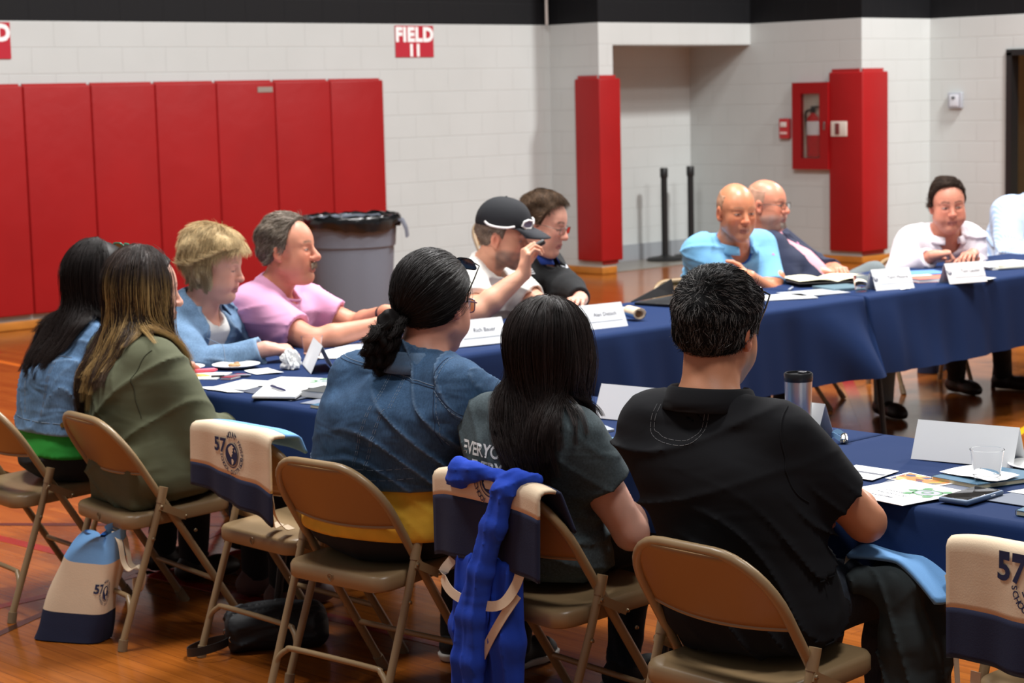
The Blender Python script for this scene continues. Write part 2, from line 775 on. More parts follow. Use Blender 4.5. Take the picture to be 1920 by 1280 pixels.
# painted court lines, a red band, a painted reflection: thin films on the boards
M_red_line_and_reflection = mat('red_court_paint_and_reflection', srgb(150, 34, 24), 0.2)
M_black_line = mat('dark_court_paint', srgb(62, 34, 26), 0.2)
M_orange_line = mat('orange_court_paint', srgb(226, 120, 40), 0.2)
M_yellow_line = mat('yellow_court_paint', srgb(222, 180, 30), 0.2)


def court_line(name, a, b_, w, m, z=0.0012):
    a = np.array(a, float)
    b2 = np.array(b_, float)
    d = b2 - a
    L = np.linalg.norm(d)
    o = MB().box((0, 0, z / 2), (L, w, z)).build(name, m, smooth=False)
    c = (a + b2) / 2
    o.location = (c[0], c[1], 0)
    o.rotation_euler = (0, 0, math.atan2(d[1], d[0]))
    return struct(o)


court_line('floor_red_band', (1.5, 13.16), (6.9, 13.16), 1.18, mat('red_band_film', srgb(146, 26, 22), 0.2), 0.0010)  # red band on the boards along the padded wall
court_line('floor_line_orange', (6.70, 13.0), (6.40, 9.0), 0.055, M_orange_line)
court_line('floor_line_dark', (3.2, 8.30), (5.6, 5.45), 0.05, M_black_line)
court_line('floor_line_red', (3.82, 7.6), (4.02, 4.6), 0.06, M_red_line_and_reflection)
court_line('floor_line_red_near', (2.9, 6.12), (4.6, 6.2), 0.05, M_red_line_and_reflection)
court_line('floor_line_brown_near', (2.9, 5.7), (5.2, 6.9), 0.035, M_black_line, 0.0015)
court_line('floor_line_yellow', (7.0, 4.9), (10.8, 6.1), 0.05, M_yellow_line)
court_line('floor_red_reflection', (6.8, 4.9), (9.6, 7.3), 0.07, M_red_line_and_reflection, 0.0016)  # red reflection in the floor, laid on as a coloured strip

M_oak = mat('oak_trim', srgb(178, 112, 40), 0.4, var=(8, 0.15))


def trim(name, x0, x1, y0, y1, h=0.07):
    o = MB().box(((x0 + x1) / 2, (y0 + y1) / 2, h / 2 + 0.001), (x1 - x0, y1 - y0, h - 0.002), bevel=0.006).build(name, M_oak)
    return struct(o)


trim('baseboard_left', 1.0, 13.48, 13.725, 13.748)
trim('baseboard_pilaster', 13.475, 13.498, 13.08, 13.72)
trim('baseboard_pilaster_front', 13.475, 13.68, 13.076, 13.098)
trim('baseboard_middle', 15.675, 15.698, 11.70, 13.05)
trim('baseboard_middle_front', 15.675, 16.81, 11.694, 11.718)
trim('baseboard_right', 16.795, 16.818, 10.9, 11.69)
struct(MB().box((15.04, 13.912, 0.085), (1.31, 0.012, 0.165)).build('baseboard_alcove', mat('grey_cove_base', srgb(150, 155, 160), 0.5), smooth=False))
struct(MB().box((14.7, 13.5, 0.004), (1.95, 0.72, 0.006)).build('floor_alcove', mat('grey_threshold', srgb(128, 122, 112), 0.25), smooth=False))

# doorway in the alcove (black steel frame, brown door with a lite) and the one at the right
M_blackframe = mat('black_steel_frame', srgb(22, 22, 23), 0.4)
M_browndoor = mat('brown_door', srgb(120, 66, 24), 0.4, var=(6, 0.15))
mb = MB()
mb.box((14.345, 13.95, 1.06), (0.05, 0.22, 2.12))
mb.box((13.72, 13.95, 1.06), (0.05, 0.22, 2.12))
mb.box((14.03, 13.95, 2.06), (0.60, 0.22, 0.12))
d1 = struct(mb.build('door_1', M_blackframe, smooth=False))
dl = MB().box((14.03, 14.0, 1.0), (0.57, 0.045, 2.0)).build('door_leaf', M_browndoor, d1, smooth=False)
MB().box((14.26, 13.965, 1.02), (0.05, 0.03, 0.16), bevel=0.006).build('door_handle', mat('door_steel', srgb(150, 150, 150), 0.3, 1.0), d1)
mb = MB()
mb.box((16.865, 10.80, 1.0), (0.13, 0.06, 2.0))
mb.box((16.865, 8.83, 1.0), (0.13, 0.06, 2.0))
mb.box((16.865, 9.815, 2.0), (0.13, 2.03, 0.06))
struct(mb.build('door_2', M_blackframe, smooth=False))
# conduit at the corner
con = MB().tube([(13.40, 13.68, 2.36), (13.40, 13.68, 5.5)], 0.014, 10).build('conduit_pipe', mat('painted_conduit', srgb(196, 190, 184), 0.5))
tag(con, 'thin pale conduit pipe running up the black wall band in the corner', 'pipe')
MB().box((13.40, 13.69, 2.62), (0.05, 0.05, 0.035), bevel=0.005).build('pipe_clamp', mat('clamp_metal', srgb(150, 145, 140), 0.5), con)

# ---- red wall pads
M_pad = mat('red_vinyl_pad', srgb(152, 20, 22), 0.45, spec=0.3, bump=(3.0, 0.25, 0.03), var=(2.0, 0.05))
M_padside = mat('red_vinyl_edge', srgb(166, 32, 32), 0.45)
PADX = [7.807 + 0.5948 * k for k in range(-4, 7)]
PWORD = {-1: 'rightmost wide red wall pad, beside the bare white wall and behind the grey bin'}
plabels = ['red wall pad out at the far left of the row', 'red wall pad left of the partial pad at the photo edge', 'red wall pad below the cut-off red sign',
           'leftmost red wall pad showing only a strip at the photo edge', 'second red wall pad from the left photo edge, behind the woman with green sunglasses',
           'third red wall pad from the left photo edge, above the brown and blonde haired woman',
           'fourth red wall pad from the left photo edge, left of the blonde woman in denim',
           'fifth red wall pad from the left, directly above the blonde woman in denim',
           'red wall pad with the small silver maker plate near its top',
           'red wall pad at the right end of the row, above the grey trash can']
for k in range(2, 10):
    x0, x1 = PADX[k], PADX[k + 1]
    mb = MB()
    mb.box(((x0 + x1) / 2, 13.72, 0.99), (x1 - x0 - 0.006, 0.055, 1.755), bevel=0.014)
    o = mb.build('wall_pad', M_pad)
    tag(o, plabels[k], 'wall pad', 'red pads on the long wall')
    MB().box(((x0 + x1) / 2, 13.74, 1.872), (x1 - x0 - 0.03, 0.012, 0.022)).build('nailing_strip', M_padside, o, smooth=False)
    if k == 8:
        p = MB().box((10.08, 13.69, 1.803), (0.155, 0.006, 0.045)).build('maker_plate', mat('brushed_plate', srgb(170, 160, 150), 0.4, 0.6), o, smooth=False)


def column_pad(x, y, z0, z1, wl, wf, label, th=0.05):
    """L-shaped pad wrapped round an outside corner at (x, y)"""
    poly = [(x - th, y - th), (x + wf, y - th), (x + wf, y - 0.002), (x - 0.002, y - 0.002), (x - 0.002, y + wl), (x - th, y + wl)]
    bm = bmesh.new()
    vs = [bm.verts.new((px, py, z0 + 0.02)) for px, py in poly]
    f = bm.faces.new(vs)
    r = bmesh.ops.extrude_face_region(bm, geom=[f])
    bmesh.ops.translate(bm, verts=[v for v in r['geom'] if isinstance(v, bmesh.types.BMVert)], vec=(0, 0, z1 - z0 - 0.04))
    bmesh.ops.recalc_face_normals(bm, faces=bm.faces)
    bmesh.ops.bevel(bm, geom=list(bm.edges), offset=0.014, segments=3, affect='EDGES', profile=0.5)
    me = bpy.data.meshes.new('column_pad')
    bm.to_mesh(me)
    bm.free()
    me.polygons.foreach_set('use_smooth', [True] * len(me.polygons))
    me.set_sharp_from_angle(angle=math.radians(35))
    o = link('column_pad', me, M_pad)
    tag(o, label, 'wall pad', 'red corner pads')
    for c_, d_ in (((x + wf / 2 - 0.02, y - 0.012, z1 - 0.004), (wf - 0.03, 0.012, 0.03)), ((x - 0.012, y + wl / 2, z1 - 0.004), (0.012, wl - 0.03, 0.03)),
                   ((x + wf / 2 - 0.02, y - 0.012, z0 + 0.004), (wf - 0.03, 0.012, 0.03))):
        MB().box(c_, d_).build('nailing_strip', M_padside, o, smooth=False)
    return o


column_pad(13.50, 13.10, 0.105, 1.86, 0.28, 0.24, 'red pad wrapped round the pilaster corner left of the alcove')
cp2 = column_pad(15.70, 11.72, 0.095, 1.87, 0.36, 0.36, 'red pad wrapped round the pier corner beside the fire extinguisher')
ch = MB().box((15.643, 11.950, 1.305), (0.012, 0.19, 0.145), bevel=0.004).build('pull_box_cover', mat('cream_plastic', srgb(214, 206, 196), 0.4), cp2)
MB().box((15.634, 11.965, 1.305), (0.012, 0.05, 0.11), bevel=0.003).build('pull_handle', mat('maroon_plastic', srgb(110, 50, 50), 0.4), ch)

# ---- FIELD signs
M_sign = mat('sign_red', srgb(178, 36, 52), 0.35)
M_white = mat('white_paint', srgb(240, 240, 240), 0.5)


def field_sign(x0, x1, z0, z1, num, label):
    xc = (x0 + x1) / 2
    o = MB().box((xc, 13.745, (z0 + z1) / 2), (x1 - x0, 0.006, z1 - z0)).build('wall_sign', M_sign, smooth=False)
    tag(o, label, 'sign', 'red field signs')
    mb = MB()
    for txt, size, zb in (('FIELD', 0.170, z1 - 0.136), (num, 0.140, z0 + 0.014)):
        if not txt:
            continue
        V, F = text_geo(txt, size, bold=0.009, spacing=1.12)
        w = V[:, 0].max() - V[:, 0].min()
        fx = (x1 - x0) * 0.985 / w if txt == 'FIELD' else 1.0
        W = np.stack([xc + V[:, 0] * fx, np.full(len(V), 13.7412), zb + V[:, 1]], 1)
        mb.add(W, F)
    mb.build('lettering', M_white, o, smooth=False)
    return o


field_sign(11.57, 12.02, 2.065, 2.345, '11', 'red sign reading FIELD 11 on the white block wall')
field_sign(7.31, 7.75, 2.072, 2.348, '', 'red field sign cut off at the left edge of the photo')

# ---- fire extinguisher cabinet, alarm pull station, thermostat
M_cab = mat('cabinet_red', srgb(150, 16, 20), 0.35)
cab = MB()
y0, y1, z0, z1 = 12.075, 12.52, 0.91, 1.76
fr = [(y0, y1, z0, z0 + 0.11), (y0, y1, z1 - 0.11, z1), (y0, y0 + 0.105, z0 + 0.11, z1 - 0.11), (y1 - 0.105, y1, z0 + 0.11, z1 - 0.11)]
for a, b_, c_, d_ in fr:
    cab.box((15.665, (a + b_) / 2, (c_ + d_) / 2), (0.065, b_ - a, d_ - c_))
cabo = cab.build('extinguisher_cabinet', M_cab, smooth=False)
tag(cabo, 'red fire extinguisher cabinet with a glass front on the shaded block wall', 'cabinet')
MB().box((15.692, 12.2975, 1.335), (0.008, 0.25, 0.64)).build('back_panel', mat('cabinet_inside', srgb(190, 180, 165), 0.5), cabo, smooth=False)
MB().box((15.640, 12.2975, 1.335), (0.004, 0.24, 0.635)).build('glass_pane', glassmat('cabinet_glass'), cabo, smooth=False)
MB().box((15.628, 12.12, 1.335), (0.012, 0.02, 0.08), bevel=0.004).build('door_handle', mat('cab_steel', srgb(160, 160, 160), 0.3, 1), cabo)
ex = empty('fire_extinguisher', (15.668, 12.285, 1.03))
tag(ex, 'red fire extinguisher with a white label inside the glass fronted cabinet', 'fire extinguisher')
MB().lathe([(0.0, 0.001), (0.036, 0.001), (0.040, 0.012), (0.040, 0.30), (0.034, 0.345), (0.016, 0.37), (0.013, 0.385), (0, 0.385)], n=20, cap0=False, cap1=False).build(
    'tank', mat('extinguisher_red', srgb(190, 24, 28), 0.25), ex).scale = (0.5, 1.95, 1.13)
MB().lathe([(0.0405, 0.19), (0.0407, 0.19), (0.0407, 0.31), (0.0405, 0.31)], n=20, cap0=False, cap1=False).build('paper_label', mat('label_white', srgb(225, 225, 225), 0.5), ex).scale = (0.5, 1.95, 1.13)
mb = MB()
mb.box((0, 0.0, 0.455), (0.02, 0.05, 0.05), bevel=0.006)
mb.box((0, -0.03, 0.49), (0.016, 0.10, 0.014), rotz=0)
mb.build('valve_lever', mat('black_metal', srgb(30, 30, 30), 0.4), ex)
MB().tube(catmull([(0, 0.03, 0.46), (0, 0.085, 0.44), (0, 0.088, 0.34), (0, 0.075, 0.22), (0, 0.07, 0.12)], 6), 0.009, 8).build('hose', mat('black_rubber', srgb(24, 24, 26), 0.6), ex)

pu = MB().box((15.675, 12.64, 1.31), (0.05, 0.125, 0.20), bevel=0.008).build('fire_alarm_box', mat('alarm_red', srgb(186, 52, 56), 0.35))
tag(pu, 'small red fire alarm box on the shaded wall left of the extinguisher cabinet', 'fire alarm')
MB().box((15.646, 12.64, 1.35), (0.012, 0.075, 0.05), bevel=0.004).build('strobe_lens', mat('strobe', srgb(220, 210, 205), 0.2), pu)
MB().box((15.646, 12.64, 1.265), (0.010, 0.085, 0.025), bevel=0.003).build('pull_bar', mat('alarm_white', srgb(226, 190, 186), 0.4), pu)
th = MB().box((16.795, 11.40, 1.55), (0.045, 0.155, 0.155), bevel=0.006).build('thermostat', mat('thermostat_grey', srgb(160, 164, 172), 0.35))
tag(th, 'small square grey thermostat box on the right-hand white wall', 'thermostat')
MB().box((16.769, 11.40, 1.55), (0.008, 0.10, 0.115), bevel=0.002).build('cover', mat('thermostat_cover', srgb(205, 210, 218), 0.3), th)
MB().box((16.763, 11.405, 1.575), (0.006, 0.035, 0.025)).build('display', mat('dark_display', srgb(60, 64, 70), 0.3), th, smooth=False)

# ---- stanchions
M_black = mat('black_powder_coat', srgb(17, 17, 18), 0.45)


def stanchion(x, y, label):
    t = empty('queue_stanchion', (x, y, 0.007))
    tag(t, label, 'stanchion', 'black belt stanchions in the alcove')
    MB().lathe([(0, 0.0), (0.185, 0.0), (0.188, 0.012), (0.17, 0.028), (0.06, 0.045), (0.035, 0.06), (0, 0.06)], n=36, cap0=False, cap1=False).build('base', M_black, t)
    MB().lathe([(0, 0.05), (0.032, 0.05), (0.032, 0.84), (0, 0.84)], n=20, cap0=False, cap1=False).build('post', M_black, t)
    MB().lathe([(0, 0.835), (0.038, 0.835), (0.040, 0.845), (0.040, 0.925), (0.034, 0.935), (0, 0.935)], n=20, cap0=False, cap1=False).build('belt_head', M_black, t)
    return t


stanchion(14.93, 13.60, 'left black belt stanchion in front of the white alcove wall')
stanchion(15.33, 13.60, 'right black belt stanchion, close to the alcove side wall')

# ---- trash can
tr = empty('trash_can', (9.0, 11.25, 0))
tag(tr, 'big round grey plastic trash can with a black liner in front of the red pads', 'trash can')
M_bin = mat('grey_bin_plastic', srgb(104, 110, 122), 0.5, bump=(40, 0.1, 0.004))
MB().lathe([(0, 0.02), (0.245, 0.02), (0.262, 0.0), (0.268, 0.03), (0.305, 0.60), (0.306, 0.655), (0.318, 0.66), (0.328, 0.80), (0.338, 0.835), (0.352, 0.842), (0.352, 0.868), (0.335, 0.872),
            (0.322, 0.86), (0.312, 0.70), (0.30, 0.60), (0.26, 0.05), (0, 0.05)], n=56, cap0=False, cap1=False).build('bin_body', M_bin, tr)
mb = MB()
for sg in (1, -1):
    d = np.array([0.727, -0.687]) * sg
    pd = np.array([-d[1], d[0]])
    h = MB()
    h.ribbon([tuple(list(d * 0.335) + [0.855]), tuple(list(d * 0.372) + [0.835]), tuple(list(d * 0.398) + [0.775]), tuple(list(d * 0.405) + [0.715])], tuple(list(pd) + [0.0]), 0.20, 0.016)
    h.build('bin_handle', M_bin, tr)
rs = np.random.RandomState(4)
pr = []
n_ = 56
lin = MB()
V = []
prof = [(0.300, 0.60), (0.318, 0.80), (0.328, 0.872), (0.345, 0.884), (0.362, 0.872), (0.364, 0.835), (0.357, 0.805)]
for i, (r, z) in enumerate(prof):
    for k in range(n_):
        a = 2 * PI * k / n_
        j = rs.normal() * 0.005 * (i > 1)
        zz = z + (rs.normal() * 0.006 if i > 1 else 0) - (0.035 * (0.5 + 0.5 * math.sin(3 * a + 1)) if i == len(prof) - 1 else 0)
        V.append((math.cos(a) * (r + j), math.sin(a) * (r + j), zz))
F = [[i * n_ + k, i * n_ + (k + 1) % n_, (i + 1) * n_ + (k + 1) % n_, (i + 1) * n_ + k] for i in range(len(prof) - 1) for k in range(n_)]
lin.add(V, F).build('bin_liner', mat('black_liner', srgb(14, 14, 15), 0.18, spec=0.6), tr, angle=180)


# ------------------------------------------------------------------ folding chairs
M_beige = mat('beige_enamel', srgb(150, 124, 90), 0.34, spec=0.5, var=(3, 0.05))
M_beigeback = mat('beige_enamel_panel', srgb(148, 110, 66), 0.36, spec=0.5)
M_foot = mat('beige_rubber', srgb(134, 112, 84), 0.6)
M_rivet = mat('rivet_steel', srgb(160, 140, 112), 0.3, 0.8)


def make_chair():
    t = empty('folding_chair')
    # back frame: one bent tube from front foot over the back to the other front foot
    dx, dz = 0.50, 0.735
    def at_(z):
        return -0.225 + (dz - z) * (0.46 / 0.735)
    R = 0.135
    path = []
    for z in (0.012, 0.2, 0.4, 0.5, 0.58):
        path.append((at_(z), 0.212 if z < 0.45 else 0.212, z))
    cy, cz = 0.212 - R, 0.7225 - R
    for k in range(0, 9):
        a = PI / 2 * k / 8
        z = cz + R * math.sin(a)
        path.append((at_(z), cy + R * math.cos(a), z))
    full = path + [(x, -y, z) for x, y, z in path[::-1]]
    MB().tube(full, 0.0125, 12).build('back_frame', M_beige, t)
    # back panel, gently curved
    def pan(u, v):
        z = 0.552 + v * (0.716 - 0.552)
        half = 0.205 if z < cz else (cy + math.sqrt(max(R * R - (z - cz) ** 2, 0))) - 0.004
        y = (u * 2 - 1) * half
        return (at_(z) - 0.030 * (1 - (y / 0.21) ** 2) * (1 - 0.3 * v) + 0.004, y, z - 0.012 * (1 - (y / 0.205) ** 2) * (1 - v))
    me = MB().grid(pan, 25, 12).mesh('backrest', M_beigeback)
    o = link('backrest', me, None, t)
    sm = o.modifiers.new('thick', 'SOLIDIFY')
    sm.thickness = 0.004
    sm.offset = 0
    # rolled lower edge of the panel
    MB().tube([pan(u / 24, 0) for u in range(25)], 0.0055, 8).build('backrest_edge', M_beige, o)
    # seat pan with rolled lip
    def outline(s_):
        pts = []
        x0, x1, y_, r = -0.175 + s_, 0.215 - s_, 0.195 - s_, 0.05
        for (cx, cyy, a0) in ((x1 - r, y_ - r, 0), (x0 + r, y_ - r, 90), (x0 + r, -y_ + r, 180), (x1 - r, -y_ + r, 270)):
            for k in range(7):
                a = math.radians(a0 + 15 * k)
                pts.append((cx + r * math.cos(a), cyy + r * math.sin(a)))
        return pts
    rings = [(0.004, -0.046), (0.0, -0.040), (0.0, -0.012), (0.004, -0.003), (0.012, 0.0), (0.05, -0.003), (0.10, -0.006)]
    V, F = [], []
    def zt(x):
        return 0.418 + (x + 0.175) * 0.05
    for (s_, dzz) in rings:
        for (x, y) in outline(s_):
            V.append((x, y, zt(x) + dzz))
    n = 28
    for i in range(len(rings) - 1):
        for k in range(n):
            F.append([i * n + k, i * n + (k + 1) % n, (i + 1) * n + (k + 1) % n, (i + 1) * n + k])
    F.append([(len(rings) - 1) * n + k for k in range(n)])
    F.append([k for k in range(n)][::-1])
    so = MB().add(V, F).build('seat', M_beige, t, angle=50)
    # shield-shaped stamp on the back lip of the seat
    mb = MB()
    sh = [(-0.0, -0.011), (0.010, -0.002), (0.010, 0.008), (0.0, 0.012), (-0.010, 0.008), (-0.010, -0.002)]
    mb.tube([(-0.1762, y, 0.394 + z) for y, z in sh], 0.0012, 6, closed=True)
    mb.tube([(-0.1762, y * 0.55, 0.394 + z * 0.55) for y, z in sh], 0.0009, 6, closed=True)
    mb.build('maker_stamp', M_beige, so)
    # rear legs and crossbars
    for sg in (1, -1):
        y = 0.225 * sg
        leg = MB().tube([(-0.055, y, 0.500), (-0.10, y, 0.36), (-0.22, y, 0.030)], 0.0115, 12).build('rear_leg', M_beige, t)
        MB().tube([(-0.0535, y, 0.505), (-0.068, y, 0.455)], 0.0145, 12).build('leg_cap', M_beige, leg)
        MB().tube([(-0.218, y, 0.036), (-0.2245, y, 0.0)], 0.0150, 12).build('foot_cap', M_foot, leg)
        MB().tube([(at_(0.045), 0.212 * sg, 0.045), (at_(0.0), 0.212 * sg, 0.0)], 0.0155, 12).build('foot_cap', M_foot, t)
        ln = MB()
        ln.ribbon([(-0.075, y + 0.013 * sg, 0.447), (0.02, y + 0.006 * sg, 0.400)], (0.4, 0, 1), 0.024, 0.004)
        lk = ln.build('side_link', M_beige, t)
        for (x, z) in ((-0.070, 0.444), (0.015, 0.402), (-0.105, 0.345), (0.045, 0.352)):
            MB().lathe([(0, 0), (0.006, 0), (0.0045, 0.004), (0, 0.005)], n=10, cap0=False, cap1=False).build('rivet', M_rivet, lk)
            r = lk.children[-1]
            r.rotation_euler = (-PI / 2 * sg, 0, 0)
            r.location = (x, y + 0.015 * sg, z)
    z = 0.185
    xr = -0.222 + 0.012 + (z) * 0.36
    bar = [(-0.195, 0.225, 0.10), (-0.187, 0.218, 0.13), (-0.178, 0.19, 0.155), (-0.175, 0.15, 0.162), (-0.175, -0.15, 0.162), (-0.178, -0.19, 0.155), (-0.187, -0.218, 0.13), (-0.195, -0.225, 0.10)]
    MB().tube(catmull(bar, 4), 0.0085, 10).build('rear_crossbar', M_beige, t)
    MB().tube([(at_(0.17), 0.212, 0.17), (at_(0.17), -0.212, 0.17)], 0.0085, 10).build('front_crossbar', M_beige, t)
    return t


def copy_tree(o, parent=None):
    c = o.copy()
    C.objects.link(c)
    if parent:
        c.parent = parent
    for ch_ in list(o.children):
        copy_tree(ch_, c)
    return c


CHAIRS = [
    ((3.46, 6.12), -4, 'beige metal folding chair at the left photo edge, under the woman with green sunglasses'),
    ((3.53, 5.53), -6, 'beige metal folding chair under the woman in the olive jacket'),
    ((3.64, 4.86), 0, 'empty beige folding chair with a tote bag over its back, beside the yellow-hemmed woman'),
    ((3.51, 4.33), 5.4, 'beige folding chair under the curly-haired woman in dark denim'),
    ((3.61, 3.67), -5, 'beige folding chair hung with a tote and a blue hoodie'),
    ((3.425, 2.865), -1, 'beige folding chair under the grey-haired man in the black polo'),
    ((3.80, 2.22), -3, 'empty beige folding chair at the right photo edge with a tote bag over its back'),
    ((6.18, 6.86), -62, 'beige folding chair hidden under the man in the black cap'),
    ((4.42, 6.82), -50, 'beige folding chair hidden under the blonde woman in denim'),
    ((5.16, 6.98), -50, 'beige folding chair hidden under the man in the pink T-shirt'),
    ((6.52, 6.98), -64, 'beige folding chair hidden behind the man in the black jacket'),
    ((7.76, 6.80), -100, 'beige folding chair under the bald man in the light blue polo'),
    ((8.50, 6.80), -62, 'beige folding chair under the bald man in the navy blazer'),
    ((9.42, 6.62), -120, 'beige folding chair under the dark-haired man in the white shirt'),
    ((10.64, 11.36), -95, 'beige folding chair near the wall, its rounded back showing left of the black cap'),
    ((10.45, 6.74), -100, 'beige folding chair at the far right edge under the striped shirt'),
]
chair0 = make_chair()
chairs = []
for i, ((x, y), yaw, lab) in enumerate(CHAIRS):
    o = chair0 if i == 0 else copy_tree(chair0)
    o.location = (x, y, 0)
    o.rotation_euler = (0, 0, math.radians(yaw))
    tag(o, lab, 'chair', 'beige folding chairs')
    chairs.append(o)

# ------------------------------------------------------------------ tables and cloths
M_navy = mat('navy_tablecloth', srgb(24, 44, 84), 0.88, spec=0.15, sheen=0.0, bump=(500, 0.12, 0.002))
M_tabletop = mat('table_plastic', srgb(120, 116, 108), 0.6)


def table(x0, x1, y0, y1, along, label):
    t = empty('folding_table', ((x0 + x1) / 2, (y0 + y1) / 2, 0))
    tag(t, label, 'table', 'folding tables under the navy cloths')
    w, d = x1 - x0, y1 - y0
    MB().box((0, 0, 0.715), (w - 0.01, d - 0.01, 0.04), bevel=0.012).build('tabletop', M_tabletop, t)
    L = (w if along == 'X' else d)
    D = (d if along == 'X' else w)
    for e in (-1, 1):
        mb = MB()
        def P(a, b_, z):
            return (a, b_, z) if along == 'X' else (b_, a, z)
        a = e * (L / 2 - 0.30)
        for sg in (1, -1):
            lg = MB()
            lg.tube(catmull([P(a - e * 0.10, sg * 0.10, 0.69), P(a - e * 0.02, sg * 0.17, 0.55), P(a + e * 0.03, sg * (D / 2 - 0.12), 0.30), P(a + e * 0.05, sg * (D / 2 - 0.07), 0.0)], 6), 0.014, 10)
            lg.build('leg', M_black, t)
        MB().tube([P(a - e * 0.03, 0.165, 0.56), P(a - e * 0.03, -0.165, 0.56)], 0.010, 8).build('leg_brace', M_black, t)
        MB().tube([P(a, 0.05, 0.50), P(a - e * 0.42, 0.03, 0.69)], 0.008, 8).build('leg_brace', M_black, t)
    return t


def tablecloth(x0, x1, y0, y1, label, seed, drops, folds=(0.018, 7.0), z=0.7405, bunch=None):
    """flat top, rounded edge and a hanging skirt with soft folds; drops: length hanging at each edge (x, X, y, Y)"""
    rs = np.random.RandomState(seed)
    r = 0.022
    per = []

    def seg(a, b_, nrm, n, side):
        for k in range(n):
            t = k / n
            per.append((a[0] + (b_[0] - a[0]) * t, a[1] + (b_[1] - a[1]) * t, nrm[0], nrm[1], drops.get(side, 0.0)))
    n1 = max(int((x1 - x0) / 0.016), 10)
    n2 = max(int((y1 - y0) / 0.016), 10)

    def arc(cx, cy, a0, s0, s1, n=7):
        for k in range(n):
            a = math.radians(a0 + 90 * k / n)
            per.append((cx, cy, math.cos(a), math.sin(a), drops[s0] + (drops[s1] - drops[s0]) * k / n))
    for (p, q, nrm, n, side, nxt, cor, a0) in (((x0, y0), (x1, y0), (0, -1), n1, 'y', 'X', (x1, y0), -90), ((x1, y0), (x1, y1), (1, 0), n2, 'X', 'Y', (x1, y1), 0),
                                               ((x1, y1), (x0, y1), (0, 1), n1, 'Y', 'x', (x0, y1), 90), ((x0, y1), (x0, y0), (-1, 0), n2, 'x', 'y', (x0, y0), 180)):
        seg(p, q, nrm, n, side)
        if side in drops and nxt in drops:
            arc(cor[0], cor[1], a0, side, nxt)
    m = len(per)
    P = np.array(per)
    dr = P[:, 4]
    hang = (dr > 0).astype(float)
    ds = np.linalg.norm(np.diff(P[:, :2], axis=0), axis=1)
    s = np.concatenate([[0], np.cumsum(np.where(ds < 1e-6, 0.012, ds))])
    ph = rs.rand(6) * 6.28
    wave = np.sin(s * folds[1] + ph[0]) + 0.7 * np.sin(s * folds[1] * 2.3 + ph[1]) + 0.5 * np.sin(s * folds[1] * 4.1 + ph[2] + 2 * np.sin(s * 1.7))
    wave2 = np.sin(s * 3.1 + ph[3])
    rings = []
    for q in (0.0, 0.33, 0.66, 1.0):
        a = q * PI / 2
        out = r * math.sin(a)
        rings.append(np.stack([P[:, 0] + P[:, 2] * out * hang, P[:, 1] + P[:, 3] * out * hang, z - r * (1 - math.cos(a)) * hang - 0.0004 * (1 - hang)], 1))
    for g in np.linspace(0.12, 1, 16):
        out = r + g * 0.020 + folds[0] * g ** 0.8 * (wave * 0.6 + 0.9) * np.clip(dr / 0.3, 0, 1)
        if bunch is not None:
            bx, bw, ba = bunch
            out = out + ba * g * np.exp(-((P[:, 0] - bx + 0.25 * (1 - g)) / bw) ** 2) * (P[:, 3] < -0.5)
        zz = z - r - g * (dr - r) - 0.006 * g * wave2
        zz = np.where(hang > 0, zz, z - 0.004 - 0.004 * g)
        rings.append(np.stack([P[:, 0] + P[:, 2] * out * hang, P[:, 1] + P[:, 3] * out * hang, zz], 1))
    V = np.concatenate(rings)
    F = []
    for i in range(len(rings) - 1):
        k = np.arange(m)
        F.append(np.stack([i * m + k, (i + 1) * m + k, (i + 1) * m + (k + 1) % m, i * m + (k + 1) % m], 1))
    F = np.concatenate(F)
    gx = np.linspace(x0, x1, max(int((x1 - x0) / 0.03), 4))
    gy = np.linspace(y0, y1, max(int((y1 - y0) / 0.03), 4))
    G = np.stack(np.meshgrid(gx, gy, indexing='ij'), -1).reshape(-1, 2)
    edge = np.minimum(np.minimum(G[:, 0] - x0, x1 - G[:, 0]), np.minimum(G[:, 1] - y0, y1 - G[:, 1]))
    zz = z + 0.0022 * waves(np.c_[G, np.zeros(len(G))], 11, seed) * sstep(0, 0.1, edge) - 0.0015 * sstep(0, 0.1, edge)
    Vt = np.c_[G, np.minimum(zz, z)]
    ny = len(gy)
    ii, jj = np.meshgrid(np.arange(len(gx) - 1), np.arange(ny - 1), indexing='ij')
    a = (ii * ny + jj).ravel()
    Ft = np.stack([a, a + ny, a + ny + 1, a + 1], 1)
    Vm, Fm = merge([(V, F), (Vt, Ft)])
    bm = bmesh.new()
    me = mesh_np('tablecloth', Vm, Fm, mats=[M_navy])
    bm.from_mesh(me)
    bmesh.ops.remove_doubles(bm, verts=bm.verts, dist=0.0012)
    bmesh.ops.recalc_face_normals(bm, faces=bm.faces)
    bm.to_mesh(me)
    bm.free()
    o = link('tablecloth', me)
    tag(o, label, 'tablecloth', 'navy tablecloths')
    return o


